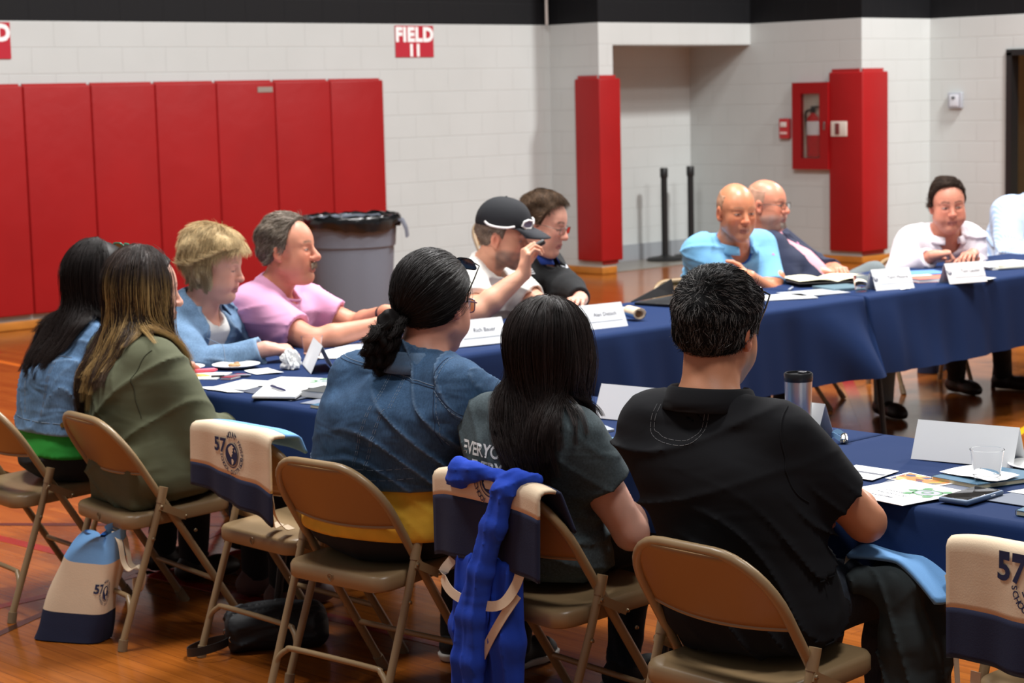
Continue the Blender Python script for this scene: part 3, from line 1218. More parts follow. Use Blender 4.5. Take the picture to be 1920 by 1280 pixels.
TZ = 0.7405
TX0, TX1 = 3.82, 4.56
TY0, TY1 = 5.62, 6.36
table(TX0, TX1, 3.335, 5.585, 'Y', 'folding table under the navy cloth in front of the two denim women')
table(TX0, TX1, 1.05, 3.315, 'Y', 'folding table under the navy cloth in front of the black polo man')
table(3.82, 5.70, TY0, TY1, 'X', 'folding table at the corner under the navy cloth by the blonde woman')
table(5.71, 7.53, TY0, TY1, 'X', 'folding table under the navy cloth in front of the man in the black cap')
table(7.55, 9.90, TY0, TY1, 'X', 'folding table with curved black legs showing under the far right navy cloth')
tablecloth(TX0, TX1, 3.33, 5.60, 'navy tablecloth on the near table, in front of the curly-haired woman', 1, dict(x=0.17, X=0.36))
tablecloth(TX0, TX1, 1.05, 3.325, 'navy tablecloth on the near right table with the phone and clear cup', 2, dict(x=0.17, X=0.36, y=0.36))
tablecloth(3.82, 5.70, TY0, TY1, 'navy tablecloth on the corner table under the cookie plate', 3, dict(x=0.12, Y=0.12, y=0.36), folds=(0.014, 7))
tablecloth(5.70, 7.538, TY0, TY1, 'navy tablecloth hanging in front of the man in the black cap', 4, dict(y=0.365, Y=0.12), folds=(0.020, 9), bunch=(7.5, 0.16, 0.10))
tablecloth(7.545, 9.90, TY0, TY1, 'navy tablecloth at the far right, in front of the white-shirted man', 5, dict(y=0.365, Y=0.12, X=0.36), folds=(0.020, 8), bunch=(7.9, 0.25, 0.04))


# ------------------------------------------------------------------ people
def rot_ypr(yaw, pitch, roll):
    """columns: forward, left, up. pitch>0 looks down, roll>0 tilts to the figure's right"""
    M = Matrix.Rotation(math.radians(yaw), 3, 'Z') @ Matrix.Rotation(math.radians(pitch), 3, 'Y') @ Matrix.Rotation(math.radians(roll), 3, 'X')
    return np.array(M)


TORSO = np.array([  # t, half width, half depth
    (0.00, 0.130, 0.100), (0.06, 0.168, 0.122), (0.15, 0.184, 0.130), (0.28, 0.176, 0.122), (0.42, 0.166, 0.115), (0.56, 0.170, 0.118),
    (0.70, 0.182, 0.124), (0.80, 0.182, 0.118), (0.87, 0.158, 0.100), (0.92, 0.115, 0.080), (0.97, 0.076, 0.064), (1.0, 0.058, 0.058)])


def ik(Sh, Wt, l1, l2, hint):
    Sh, Wt = np.array(Sh, float), np.array(Wt, float)
    d = Wt - Sh
    L = np.linalg.norm(d)
    L2 = min(L, (l1 + l2) * 0.995)
    u = d / L
    Wt = Sh + u * L2
    a = (l1 * l1 - l2 * l2 + L2 * L2) / (2 * L2)
    hh = math.sqrt(max(l1 * l1 - a * a, 0))
    hint = np.array(hint, float)
    hint = hint - u * (hint @ u)
    hint /= np.linalg.norm(hint)
    return Sh + u * a + hint * hh, Wt


class Person:
    def __init__(s, loc, yaw, head, headrot=(0, 0, 0), neck=None, hs=1.0, wid=1.0, dep=1.0, belly=0.0, zb=0.44, bend=0.02, twist=0.0, shw=0.165,
                 shd=0.0, arm=1.0, hipx=0.0, side='both', seed=0, face=None):
        s.loc = np.array([loc[0], loc[1], 0.0])
        s.yaw = math.radians(yaw)
        s.seed = seed
        s.R = np.array(Matrix.Rotation(s.yaw, 3, 'Z'))
        s.hs = hs
        s.head = s.l(head)
        s.HR = rot_ypr(*headrot)
        s.neck = s.l(neck) if neck is not None else s.head + np.array([-0.045, 0, -0.150 * hs])
        s.zb, s.bend, s.twist, s.wid, s.dep, s.belly = zb, bend, math.radians(twist), wid, dep, belly
        s.hipx = hipx
        s.A = arm
        s.shd = shd
        s.face = face or {}
        zz = np.linspace(0, 1, 120)
        kern = np.ones(9) / 9
        pad = lambda a: np.convolve(np.concatenate([np.full(4, a[0]), a, np.full(4, a[-1])]), kern, 'valid')
        s.tt = zz
        s.tw = pad(np.interp(zz, TORSO[:, 0], TORSO[:, 1])) * np.interp(zz, [0, 0.8, 0.95, 1], [wid, wid, 1, 1])
        s.td = pad(np.interp(zz, TORSO[:, 0], TORSO[:, 2])) * np.interp(zz, [0, 0.8, 0.95, 1], [dep, dep, 1, 1])
        s.shl = s.tpos(0.855) + s.trot(0.855) @ np.array([0, shw * 1.0, -shd])
        s.shr = s.tpos(0.855) + s.trot(0.855) @ np.array([0, -shw * 1.0, -shd])
        s.arms = {}
        s.hands = {}
        s.legs = []

    def l(s, p):
        """world -> figure coordinates"""
        return s.R.T @ (np.array(p, float) - s.loc)

    def ld(s, v):
        v = s.R.T @ np.array(v, float)
        return v / np.linalg.norm(v)

    def tpos(s, t):
        z = s.zb + (s.neck[2] - s.zb) * t
        k = t * t * (1.6 - 0.6 * t)
        x = s.hipx + (s.neck[0] - s.hipx) * k - s.bend * 4 * t * (1 - t)
        y = s.neck[1] * k
        return np.array([x, y, z])

    def trot(s, t):
        return np.array(Matrix.Rotation(s.twist * t, 3, 'Z'))

    def torso_fn(s, off=0.0, t0=0.0, t1=1.0, flare=0.0, n=2.35, bl=1.0):
        nz, zb = s.neck[2], s.zb

        def fn(P):
            t = (P[:, 2] - zb) / (nz - zb)
            tc = np.clip(t, t0, t1)
            k = tc * tc * (1.6 - 0.6 * tc)
            cx = s.hipx + (s.neck[0] - s.hipx) * k - s.bend * 4 * tc * (1 - tc)
            cy = s.neck[1] * k
            x = P[:, 0] - cx
            y = P[:, 1] - cy
            ang = s.twist * tc
            xr = x * np.cos(ang) + y * np.sin(ang)
            yr = -x * np.sin(ang) + y * np.cos(ang)
            fl = flare * np.clip(1 - tc / 0.3, 0, 1)
            a = np.interp(tc, s.tt, s.tw) + off + fl
            b = np.interp(tc, s.tt, s.td) + off + fl
            bel = s.belly * bl * np.exp(-((tc - 0.30) / 0.2) ** 2)
            b = np.where(xr > 0, b + bel, b)
            k0 = (np.abs(xr / b) ** n + np.abs(yr / a) ** n) ** (1 / n)
            d = (k0 - 1) * np.minimum(a, b)
            dz = np.maximum((t - t1), (t0 - t)) * (nz - zb)
            return smax(d, dz, 0.02)
        return fn

    def arm(s, side, wrist, hint, wrist_world=True, l1=0.295, l2=0.255, hand=None):
        sh = s.shl if side == 'L' else s.shr
        W = s.l(wrist) if wrist_world else np.array(wrist, float)
        E, W2 = ik(sh, W, l1 * s.A, l2 * s.A, s.ld(hint) if wrist_world else hint)
        s.arms[side] = (sh, E, W2)
        if hand:
            s.hands[side] = hand
        return s

    def leg(s, side, knee, ankle, toe=None):
        y = 0.085 if side == 'L' else -0.085
        s.legs.append((np.array([s.hipx + 0.02, y, s.zb + 0.10]), s.l(knee), s.l(ankle), toe))
        return s

    def default_legs(s, kx=0.44, ky=0.10, ax=0.40, az=0.085, dz=0.0):
        for sg in (1, -1):
            s.legs.append((np.array([s.hipx + 0.02, 0.085 * sg, s.zb + 0.10]), np.array([s.hipx + kx, ky * sg, 0.50 + dz]),
                           np.array([s.hipx + ax, ky * sg * 1.1, az]), None))
        return s

    # ---- fields
    def arm_field(s, f, off=0.0, upto=2.0, thick=1.0, start=0.0, k=0.045):
        for side, (sh, E, W) in s.arms.items():
            w = thick * s.A * (0.55 + 0.45 * s.wid)
            r0, r1, r2, r3 = 0.058 * w, 0.043 * w, 0.044 * w, 0.026 * w
            sh2 = sh
            if upto <= 1.0:
                e = sh + (E - sh) * upto
                f.cone(sh2, e, r0 + off, r0 + (r1 - r0) * upto + off, k)
            else:
                f.cone(sh2, E, r0 + off, r1 + off, k)
                u = min(upto - 1, 1.0)
                e = E + (W - E) * u
                m = E + (W - E) * 0.3
                f.cone(E, m if u > 0.3 else e, r1 + off, r2 + off * 0.9, 0.02)
                if u > 0.3:
                    f.cone(m, e, r2 + off * 0.9, r2 + (r3 - r2) * (u - 0.3) / 0.7 + off * 0.75, 0.015)
        return f

    def leg_field(s, f, off=0.0, k=0.04):
        for (hp, kn, an, toe) in s.legs:
            w = 0.5 + 0.5 * s.wid
            f.cone(hp, kn, 0.084 * w + off, 0.058 * w + off, k)
            mid = kn + (an - kn) * 0.35 + np.array([-0.015, 0, 0])
            f.cone(kn, mid, 0.055 * w + off, 0.052 * w + off, 0.02)
            f.cone(mid, an, 0.052 * w + off, 0.036 * w + off, 0.02)
        return f

    def hp(s, p):
        """head coordinates -> figure coordinates"""
        return s.head + s.HR @ (np.array(p, float) * s.hs)

    def head_field(s, f, neck=True):
        fc = s.face
        jw = fc.get('jaw', 1.0)
        chub = fc.get('chub', 0.0)
        nose = fc.get('nose', 1.0)
        H, hs, R = s.hp, s.hs, s.HR

        def E(c, r, k=0.02, op='u'):
            f.ell(H(c), np.array(r) * hs, k * hs, op, rot=R)

        def Cn(a, b, ra, rb, k=0.015, op='u'):
            f.cone(H(a), H(b), ra * hs, rb * hs, k * hs, op)
        E((-0.014, 0, 0.032), (0.098, 0.0765, 0.093))
        E((0.028, 0, 0.022), (0.064, 0.066, 0.074), 0.03)
        E((0.026, 0, -0.040), (0.060, 0.057 * jw, 0.072), 0.03)
        for g in (1, -1):
            Cn((-0.004, 0.047 * jw * g, -0.060), (0.066, 0.014 * g, -0.100), 0.021, 0.017, 0.03)
            E((0.052, 0.039 * g, -0.022), (0.032, 0.027, 0.030), 0.02)
            E((0.045, 0.040 * g * jw, -0.055), (0.030 + chub * 0.02, 0.022 + chub * 0.012, 0.032), 0.025)
            Cn((0.079, 0.012 * g, 0.027), (0.064, 0.046 * g, 0.026), 0.011, 0.010, 0.012)
            E((0.094, 0.032 * g, 0.004), (0.016, 0.021, 0.013), 0.010, 's')
            E((0.0745, 0.032 * g, 0.004), (0.0125, 0.0165, 0.0120), 0.004)
            Cn((0.0815, 0.020 * g, 0.011), (0.0755, 0.047 * g, 0.008), 0.0045, 0.0040, 0.005)
            Cn((0.080, 0.020 * g, -0.006), (0.074, 0.046 * g, -0.004), 0.0045, 0.0040, 0.006)
            E((0.098, 0.0125 * g * nose, -0.031), (0.011, 0.0085 * nose, 0.008), 0.006)
            # ears
            E((-0.012, 0.079 * g, -0.004), (0.019, 0.0085, 0.031), 0.008)
            E((-0.006, 0.086 * g, -0.004), (0.010, 0.006, 0.018), 0.005, 's')
            E((-0.006, 0.077 * g, -0.030), (0.011, 0.008, 0.010), 0.006)
        E((0.072, 0, -0.099), (0.021, 0.022, 0.019), 0.02)
        Cn((0.086, 0, 0.014), (0.109 * (0.8 + 0.2 * nose), 0, -0.026), 0.0075, 0.0115 * nose, 0.012)
        E((0.108, 0, -0.029), (0.0115 * nose, 0.0125 * nose, 0.0105 * nose), 0.008)
        E((0.080, 0, -0.056), (0.016, 0.028, 0.016), 0.015)
        Cn((0.088, 0.020, -0.0625), (0.0965, 0, -0.0605), 0.0045, 0.0062, 0.006)
        Cn((0.088, -0.020, -0.0625), (0.0965, 0, -0.0605), 0.0045, 0.0062, 0.006)
        Cn((0.086, 0.017, -0.0705), (0.094, 0, -0.0735), 0.0050, 0.0070, 0.006)
        Cn((0.086, -0.017, -0.0705), (0.094, 0, -0.0735), 0.0050, 0.0070, 0.006)
        op = fc.get('open', 0.0)
        Cn((0.103, 0.021, -0.0665), (0.104, -0.021, -0.0665), 0.0018 + op, 0.0018 + op, 0.003, 's')
        if chub:
            E((0.030, 0, -0.105), (0.042, 0.042, 0.018 + 0.012 * chub), 0.03)
        if neck:
            nk = s.neck + np.array([0.0, 0, -0.02])
            nr = fc.get('neck', 0.056) * 0.95
            f.cone(H((-0.024, 0, -0.045)), nk, nr * hs, nr * 1.10 * hs, 0.020)
            f.cone(H((0.004, 0, -0.080)), nk + np.array([0.022, 0, 0]), nr * 0.66 * hs, nr * 0.78 * hs, 0.022)
            s.traps(f, -0.006)
        return f

    def traps(s, f, off=0.0):
        for sh in (s.shl, s.shr):
            a = s.neck + np.array([-0.012, 0, 0.004]) * s.hs
            f.cone(a + (sh - s.neck) * 0.05, s.neck + (sh - s.neck) * 0.72 + np.array([-0.006, 0, 0.010]), 0.040 * s.hs + off, 0.045 * s.hs + off, 0.055)
        return f

    def hand_field(s, f, side):
        sh, E, W = s.arms[side]
        h = s.hands[side]
        fd = s.ld(h['f'])
        n = s.ld(h['n'])
        n = n - fd * (n @ fd)
        n /= np.linalg.norm(n)
        sd = np.cross(fd, n) if side == 'R' else np.cross(n, fd)   # towards the thumb
        z = h.get('size', 1.0) * s.A
        curl = h.get('curl', (0.5, 0.5, 0.5, 0.5))
        spread = h.get('spread', 0.06)
        W = np.array(W)
        kn = []
        for i, o in enumerate((0.030, 0.010, -0.011, -0.030)):
            root = W + fd * 0.012 * z + sd * o * 0.5 * z
            k_ = W + fd * (0.090, 0.094, 0.089, 0.080)[i] * z + sd * o * z - n * 0.003 * z
            f.cone(root, k_, 0.0150 * z, 0.0115 * z, 0.014)
            kn.append(k_)
        f.cone(W, W + fd * 0.03 * z, 0.025 * z * 0.9, 0.022 * z, 0.02)
        LN = ((0.043, 0.026, 0.021), (0.047, 0.029, 0.022), (0.043, 0.027, 0.021), (0.034, 0.020, 0.019))
        for i in range(4):
            p = kn[i]
            a = 0.0
            dirs = fd + sd * (1.5 - i) * spread
            dirs /= np.linalg.norm(dirs)
            r = (0.0092, 0.0095, 0.0090, 0.0080)[i] * z
            for j in range(3):
                a += curl[i] * (0.9, 1.15, 0.75)[j]
                d = dirs * math.cos(a) + n * math.sin(a)
                q = p + d * LN[i][j] * z
                f.cone(p, q, r, r * 0.90, 0.0035)
                p, r = q, r * 0.90
        th = h.get('thumb', (0.55, 0.75, 0.35))
        p = W + fd * 0.022 * z + sd * 0.020 * z + n * 0.006 * z
        d = fd * th[0] + sd * th[1] + n * th[2]
        d /= np.linalg.norm(d)
        bend = h.get('tb', 0.35)
        q = p + d * 0.046 * z
        f.cone(p, q, 0.0145 * z, 0.0115 * z, 0.012)
        d2 = d + fd * bend - sd * bend * 0.8
        d2 /= np.linalg.norm(d2)
        q2 = q + d2 * 0.032 * z
        f.cone(q, q2, 0.0110 * z, 0.0100 * z, 0.004)
        d3 = d2 + fd * bend * 0.5 - sd * bend * 0.8
        d3 /= np.linalg.norm(d3)
        f.cone(q2, q2 + d3 * 0.025 * z, 0.0100 * z, 0.0085 * z, 0.004)
        return f

    def body_field(s):
        f = Field()
        f.func(s.torso_fn(-0.016))
        s.leg_field(f, -0.012)
        s.arm_field(f)
        for side in s.hands:
            s.hand_field(f, side)
        s.head_field(f)
        return f

    def body(s, label, skin, group=None, head_h=0.0034, hand_h=0.0030):
        f = s.body_field()
        s.bf = f
        pts = [s.head, s.neck, s.tpos(0)] + [p for a in s.arms.values() for p in a] + [p for l in s.legs for p in l[:3]]
        pts = np.array(pts)
        lo, hi = pts.min(0) - 0.24, pts.max(0) + 0.24
        hb = 0.0105
        boxes = [(s.head - np.array([0.15, 0.13, 0.155]) * s.hs, s.head + np.array([0.15, 0.13, 0.150]) * s.hs, head_h)]
        for side, (sh, E, W) in s.arms.items():
            if side in s.hands:
                h = s.hands[side]
                fd = s.ld(h['f'])
                c = W + fd * 0.085
                boxes.append((c - 0.115, c + 0.115, hand_h))
        V, F = f.mesh(lo, hi, hb)
        c = V[F].mean(1)
        keep = np.ones(len(F), bool)
        parts = []
        for i, (a, b, h) in enumerate(boxes):
            keep &= ~((c > a + hb * 0.9) & (c < b - hb * 0.9)).all(1)
        parts.append(compact(V, F[keep]))
        for i, (a, b, h) in enumerate(boxes):
            v, q = f.mesh(a, b, h)
            cc = v[q].mean(1)
            kp = np.ones(len(q), bool)
            for (a2, b2, h2) in boxes[:i]:
                kp &= ~((cc > a2 + h) & (cc < b2 - h)).all(1)
            if kp.any():
                parts.append(compact(v, q[kp]))
        V, F = merge(parts)
        col = s.paint(V, skin)
        m = mat('skin', (1, 1, 1, 1), rough=s.face.get('rough', 0.48), spec=0.4, attr='Col', bump=(260, 0.10, 0.002))
        b = m.node_tree.nodes['Principled BSDF']
        setin(b, 'Subsurface Weight', 0.12)
        setin(b, 'Subsurface Radius', (0.010, 0.004, 0.002))
        me = mesh_np('person', V, F, col=col, mats=[m])
        o = link('person', me, loc=tuple(s.loc), rotz=s.yaw)
        tag(o, label, 'person', group)
        s.root = o
        return o

    def paint(s, V, skin):
        fc = s.face
        base = np.array(srgb(*skin)[:3])
        c = np.tile(base, (len(V), 1))
        v = waves(V, 60, s.seed) * 0.04 + waves(V, 200, s.seed + 1) * 0.025
        c *= (1 + v)[:, None]
        q = (V - s.head) @ s.HR / s.hs
        near = np.linalg.norm(q, axis=1) < 0.2

        def g(ctr, r):
            return np.exp(-(((q - np.array(ctr)) / np.array(r)) ** 2).sum(1)) * near

        def mixc(w, colr):
            nonlocal c
            w = np.clip(w, 0, 1)[:, None]
            c = c * (1 - w) + np.array(colr)[:3] * w
        red = base * np.array([1.0, 0.66, 0.62])
        fl = fc.get('flush', 0.5)
        mixc(g((0.108, 0, -0.028), (0.02, 0.02, 0.02)) * 0.7 * fl, red)
        for sg in (1, -1):
            mixc(g((0.07, 0.042 * sg, -0.028), (0.03, 0.022, 0.024)) * 0.6 * fl, red)
            mixc(g((-0.01, 0.083 * sg, -0.005), (0.025, 0.012, 0.035)) * 0.75, red)
        # lips
        lip = np.array(srgb(*fc.get('lip', (176, 98, 90)))[:3])
        w = (np.abs(q[:, 2] + 0.0670 + 0.10 * q[:, 1] ** 2 / 0.02) < 0.0115) & (np.abs(q[:, 1]) < 0.0235) & (q[:, 0] > 0.0865) & near
        mixc(w * 0.75, lip)
        st = fc.get('stubble')
        if st:
            sc = np.array(srgb(*st[:3])[:3])
            jaw = (sstep(-0.030, -0.055, q[:, 2] + 0.25 * np.maximum(0.03 - q[:, 0], 0)) * sstep(-0.012, 0.004, q[:, 0]) * sstep(0.145, 0.120, -q[:, 2]))
            lipm = g((0.093, 0, -0.067), (0.02, 0.020, 0.008))
            ck = g((0.07, 0.036, -0.034), (0.03, 0.018, 0.016)) + g((0.07, -0.036, -0.034), (0.03, 0.018, 0.016))
            noise = 0.85 + 0.12 * waves(V, 160, s.seed + 9)
            mixc(np.clip(jaw - 0.9 * lipm - 0.6 * ck, 0, 1) * st[3] * noise * near, sc)
        br = np.array(srgb(*fc.get('brow', (80, 60, 48)))[:3])
        for sg in (1, -1):
            y = q[:, 1] * sg
            zb_ = 0.0300 + 0.004 * np.sin(np.clip((y - 0.012) / 0.038, 0, 1) * PI)
            w = sstep(0.0060, 0.0030, np.abs(q[:, 2] - zb_)) * sstep(0.010, 0.014, y) * sstep(0.053, 0.046, y) * (q[:, 0] > 0.04)
            mixc(w * fc.get('browk', 0.75) * (0.8 + 0.3 * waves(V, 500, s.seed + 3)), br)
            # eyes: lid slit with iris and white
            ey = y - 0.0320
            ez = q[:, 2] - 0.0035 + fc.get('down', 0.0)
            half = fc.get('eye', 0.0050) * np.sqrt(np.clip(1 - (ey / 0.0155) ** 2, 0, 1))
            on = (q[:, 0] > 0.05)
            mixc((np.abs(ez) < half) * on * 0.9, srgb(*fc.get('white', (215, 205, 198))))
            gz = fc.get('gaze', 0.0) * sg
            mixc(((ey - gz) ** 2 + (ez * 1.0) ** 2 < 0.0056 ** 2) * (np.abs(ez) < half) * on, srgb(*fc.get('iris', (58, 48, 44))))
            lash = np.exp(-((ez - half) / 0.0014) ** 2) * (np.abs(ey) < 0.0165) * on
            mixc(lash * 0.75, srgb(60, 42, 36))
            mixc(np.exp(-((ez + half) / 0.0012) ** 2) * (np.abs(ey) < 0.0150) * on * 0.35, srgb(110, 70, 60))
            # nostril
            mixc(g((0.103, 0.0085 * sg, -0.0375), (0.006, 0.004, 0.0035)) * 0.85, srgb(70, 35, 30))
        mixc((np.abs(q[:, 2] + 0.0667) < 0.0018) * (np.abs(q[:, 1]) < 0.021) * (q[:, 0] > 0.084) * near * 0.7, srgb(92, 44, 40))
        return c

    # ---- clothing
    def garment(s, name, m, off=0.016, t0=0.0, t1=0.94, sleeve=2.0, sleeve_off=0.012, legs=False, flare=0.0, neck_gap=0.006, neck_r=None, amp=0.007,
                h=0.0075, folds=(42, 14), zcut=None, extra=None, thick=1.0, vneck=None, cuff=0.02, label=None, bl=1.0):
        f = Field()
        f.func(s.torso_fn(off, t0, t1, flare, bl=bl))
        s.traps(f, off * 0.75)
        fs = Field()
        if sleeve:
            s.arm_field(fs, sleeve_off, sleeve, thick)
        if extra:
            extra(f)
        for side, (sh, E, W) in s.arms.items():
            if sleeve <= 0:
                continue
            w = thick * s.A * (0.55 + 0.45 * s.wid)
            if sleeve <= 1:
                e = sh + (E - sh) * sleeve
                d = (E - sh) / np.linalg.norm(E - sh)
                rr = (0.058 + (0.043 - 0.058) * sleeve) * w
            else:
                u = min(sleeve - 1, 1)
                e = E + (W - E) * u
                d = (W - E) / np.linalg.norm(W - E)
                rr = (0.044 + (0.026 - 0.044) * max(u - 0.3, 0) / 0.7) * w
            q = e - d * 0.004
            # clip the rounded end of the sleeve only close to it
            def cutoff(P, q=q, d=d, R_=rr + sleeve_off + 0.022):
                pd = (P - q) @ d
                cyl = np.linalg.norm(P - q - pd[:, None] * d, axis=1) - R_
                return np.maximum(np.maximum(-pd, cyl), pd - 0.09)
            fs.func(cutoff, 's', k=0.003)
            fs.cone(q - d * cuff, q + d * 0.05, rr + 0.003, rr + 0.003, 0.003, 's')
        if sleeve:
            fs.ops = [(o_, f_, None, None, k_) for (o_, f_, c_, r_, k_) in fs.ops]
            f.func(fs.ev, 'u', k=0.045)
        # collapse hollow of the neck and sleeve ends
        nr = (neck_r or s.face.get('neck', 0.056)) * s.hs
        H = s.hp
        g0 = H((-0.022, 0, -0.045))
        nk = s.neck + np.array([0, 0, -0.04])
        f.func(cloth_folds(amp, s.seed * 7 + 3, folds[0], folds[1]), 'd')
        f.cone(g0 + (g0 - nk), nk, nr + neck_gap, nr * 1.10 + neck_gap, 0.006, 's')
        g1 = H((0.012, 0, -0.075))
        n1 = s.neck + np.array([0.045, 0, -0.045])
        f.cone(g1 + (g1 - n1), n1, nr * 0.72 + neck_gap, nr * 0.85 + neck_gap, 0.006, 's')
        if vneck:
            for (a, b, r) in vneck:
                f.cone(a, b, r, r, 0.004, 's')
        if zcut is not None:
            f.plane((0, 0, zcut), (0, 0, -1), 0.008)
        pts = [s.neck, s.tpos(t0)] + [p for a in s.arms.values() for p in a]
        pts = np.array(pts)
        lo, hi = pts.min(0) - 0.30, pts.max(0) + 0.30
        hi[2] = min(hi[2], max(s.neck[2] + 0.10, pts[:, 2].max() + 0.12))
        V, F = f.mesh(lo, hi, h)
        me = mesh_np(name, V, F, mats=[m])
        o = link(name, me, parent=s.root)
        if label:
            o['label'] = label
        s.last = f
        return o

    def vcut(s, t_bot=0.5, r0=0.06, r1=0.07, side=0.0, out=0.06):
        """cones that open a garment down the front of the chest"""
        a = s.neck + np.array([0.075, 0, 0.015])
        tm = 0.80
        def front(t, o):
            b = np.interp(t, s.tt, s.td) + s.belly * math.exp(-((t - 0.30) / 0.2) ** 2)
            return s.tpos(t) + s.trot(t) @ np.array([b + o, side, 0])
        m, e = front(tm, out), front(t_bot, out)
        return [(a, m, r0), (m, e, r1)]

    def trousers(s, m, off=0.010, name='trousers', h=0.010, t1=0.22, amp=0.006, extra=None):
        f = Field()
        f.func(s.torso_fn(0.004, 0.0, t1))
        s.leg_field(f, off)
        if extra:
            extra(f)
        f.func(cloth_folds(amp, s.seed * 5 + 1, 30, 20), 'd')
        pts = np.array([s.tpos(0)] + [p for l in s.legs for p in l[:3]])
        V, F = f.mesh(pts.min(0) - 0.26, pts.max(0) + 0.26, h)
        return link(name, mesh_np(name, V, F, mats=[m]), parent=s.root)

    def shoes(s, m, sole=None, h=0.008, name='shoe'):
        for (hp, kn, an, toe) in s.legs:
            d = np.array([1.0, 0, 0]) if toe is None else s.ld(toe)
            d[2] = 0
            d /= np.linalg.norm(d)
            base = np.array([an[0], an[1], an[2] - 0.085])
            f = Field()
            f.cone(base + d * -0.035 + (0, 0, 0.045), base + d * 0.13 + (0, 0, 0.036), 0.040, 0.036, 0.03)
            f.cone(base + d * 0.10 + (0, 0, 0.036), base + d * 0.165 + (0, 0, 0.030), 0.040, 0.026, 0.03)
            f.cone(base + (0, 0, 0.05), base + (0, 0, 0.10), 0.040, 0.042, 0.03)
            f.plane(base + (0, 0, 0.004), (0, 0, -1), 0.004)
            V, F = f.mesh(base - (0.26, 0.26, 0.02), base + (0.26, 0.26, 0.18), h)
            o = link(name, mesh_np(name, V, F, mats=[m]), parent=s.root)
            if sole:
                f2 = Field()
                f2.cone(base + d * -0.037 + (0, 0, 0.030), base + d * 0.14 + (0, 0, 0.028), 0.0435, 0.041, 0.03)
                f2.cone(base + d * 0.10 + (0, 0, 0.03), base + d * 0.168 + (0, 0, 0.026), 0.043, 0.029, 0.03)
                f2.plane(base + (0, 0, 0.0), (0, 0, -1), 0.003)
                f2.plane(base + (0, 0, 0.026), (0, 0, 1), 0.003)
                V, F = f2.mesh(base - (0.26, 0.26, 0.02), base + (0.26, 0.26, 0.08), h * 0.8)
                link('sole', mesh_np('sole', V, F, mats=[sole]), parent=o)


# ------------------------------------------------------------------ hair
def strand_mesh(paths, rad, cols, nside=3, taper=0.35):
    """paths (N,K,3); rad scalar or (N,); cols (N,3) or (N,K,3)"""
    N, K, _ = paths.shape
    T = np.gradient(paths, axis=1)
    T /= np.maximum(np.linalg.norm(T, axis=2, keepdims=True), 1e-9)
    ref = np.array([0.31, 0.52, 0.79])
    a = np.cross(T, ref)
    a /= np.maximum(np.linalg.norm(a, axis=2, keepdims=True), 1e-9)
    b = np.cross(T, a)
    r = (np.full(N, rad) if np.isscalar(rad) else rad)[:, None] * np.concatenate([np.linspace(0.8, 1, K // 2), np.linspace(1, taper, K - K // 2)])[None, :]
    V = []
    for k in range(nside):
        an = 2 * PI * k / nside
        V.append(paths + (a * math.cos(an) + b * math.sin(an)) * r[:, :, None])
    V = np.stack(V, 2).reshape(-1, 3)
    n = np.arange(N)[:, None, None] * K * nside
    k0 = np.arange(K - 1)[None, :, None] * nside
    j = np.arange(nside)[None, None, :]
    j1 = (j + 1) % nside
    F = np.stack([n + k0 + j, n + k0 + j1, n + k0 + nside + j1, n + k0 + nside + j], -1).reshape(-1, 4)
    if cols.ndim == 2:
        cols = np.repeat(cols[:, None, :], K, 1)
    Cc = np.repeat(cols[:, :, None, :], nside, 2).reshape(-1, 3)
    return V, F, Cc


def hairmat(rough=0.42, spec=0.35):
    m = mat('hair', (1, 1, 1, 1), rough=rough, spec=spec, attr='Col')
    return m


def cap_field(P, zline, thick, vol=(0, 0, 0), back=1.0, crown=None):
    """hair mass hugging the skull above a hairline. zline: [(x, z)...] in head coordinates"""
    xs, zs = zip(*sorted(zline))
    H, hs, R = P.hp, P.hs, P.HR
    c0 = P.head

    def fn(X):
        q = (X - c0) @ R / hs
        e0 = (q - np.array([-0.014, 0, 0.032])) / np.array([0.098, 0.0765, 0.093])
        k0 = np.linalg.norm(e0, axis=1)
        k1 = np.linalg.norm(e0 / np.array([0.098, 0.0765, 0.093]), axis=1)
        d1 = k0 * (k0 - 1) / np.maximum(k1, 1e-6)
        e1 = (q - np.array([0.028, 0, 0.022])) / np.array([0.064, 0.066, 0.074])
        k0 = np.linalg.norm(e1, axis=1)
        k1 = np.linalg.norm(e1 / np.array([0.064, 0.066, 0.074]), axis=1)
        d2 = k0 * (k0 - 1) / np.maximum(k1, 1e-6)
        d = smin(d1, d2, 0.03)
        zl = np.interp(q[:, 0], xs, zs)
        w = sstep(-0.006, 0.012, q[:, 2] - zl)
        if crown:
            w = w * (1 - sstep(crown[1], crown[1] - 0.02, np.linalg.norm(q - np.array(crown[0]), axis=1)))
        top = np.clip((q[:, 2] - 0.03) / 0.09, 0, 1)
        t = thick * w + vol[0] * top * w + vol[1] * np.clip(-q[:, 0] / 0.1, 0, 1) * w + vol[2] * np.clip(q[:, 0] / 0.08, 0, 1) * top * w
        return (d - t + 0.010 * (1 - w)) * hs
    return fn


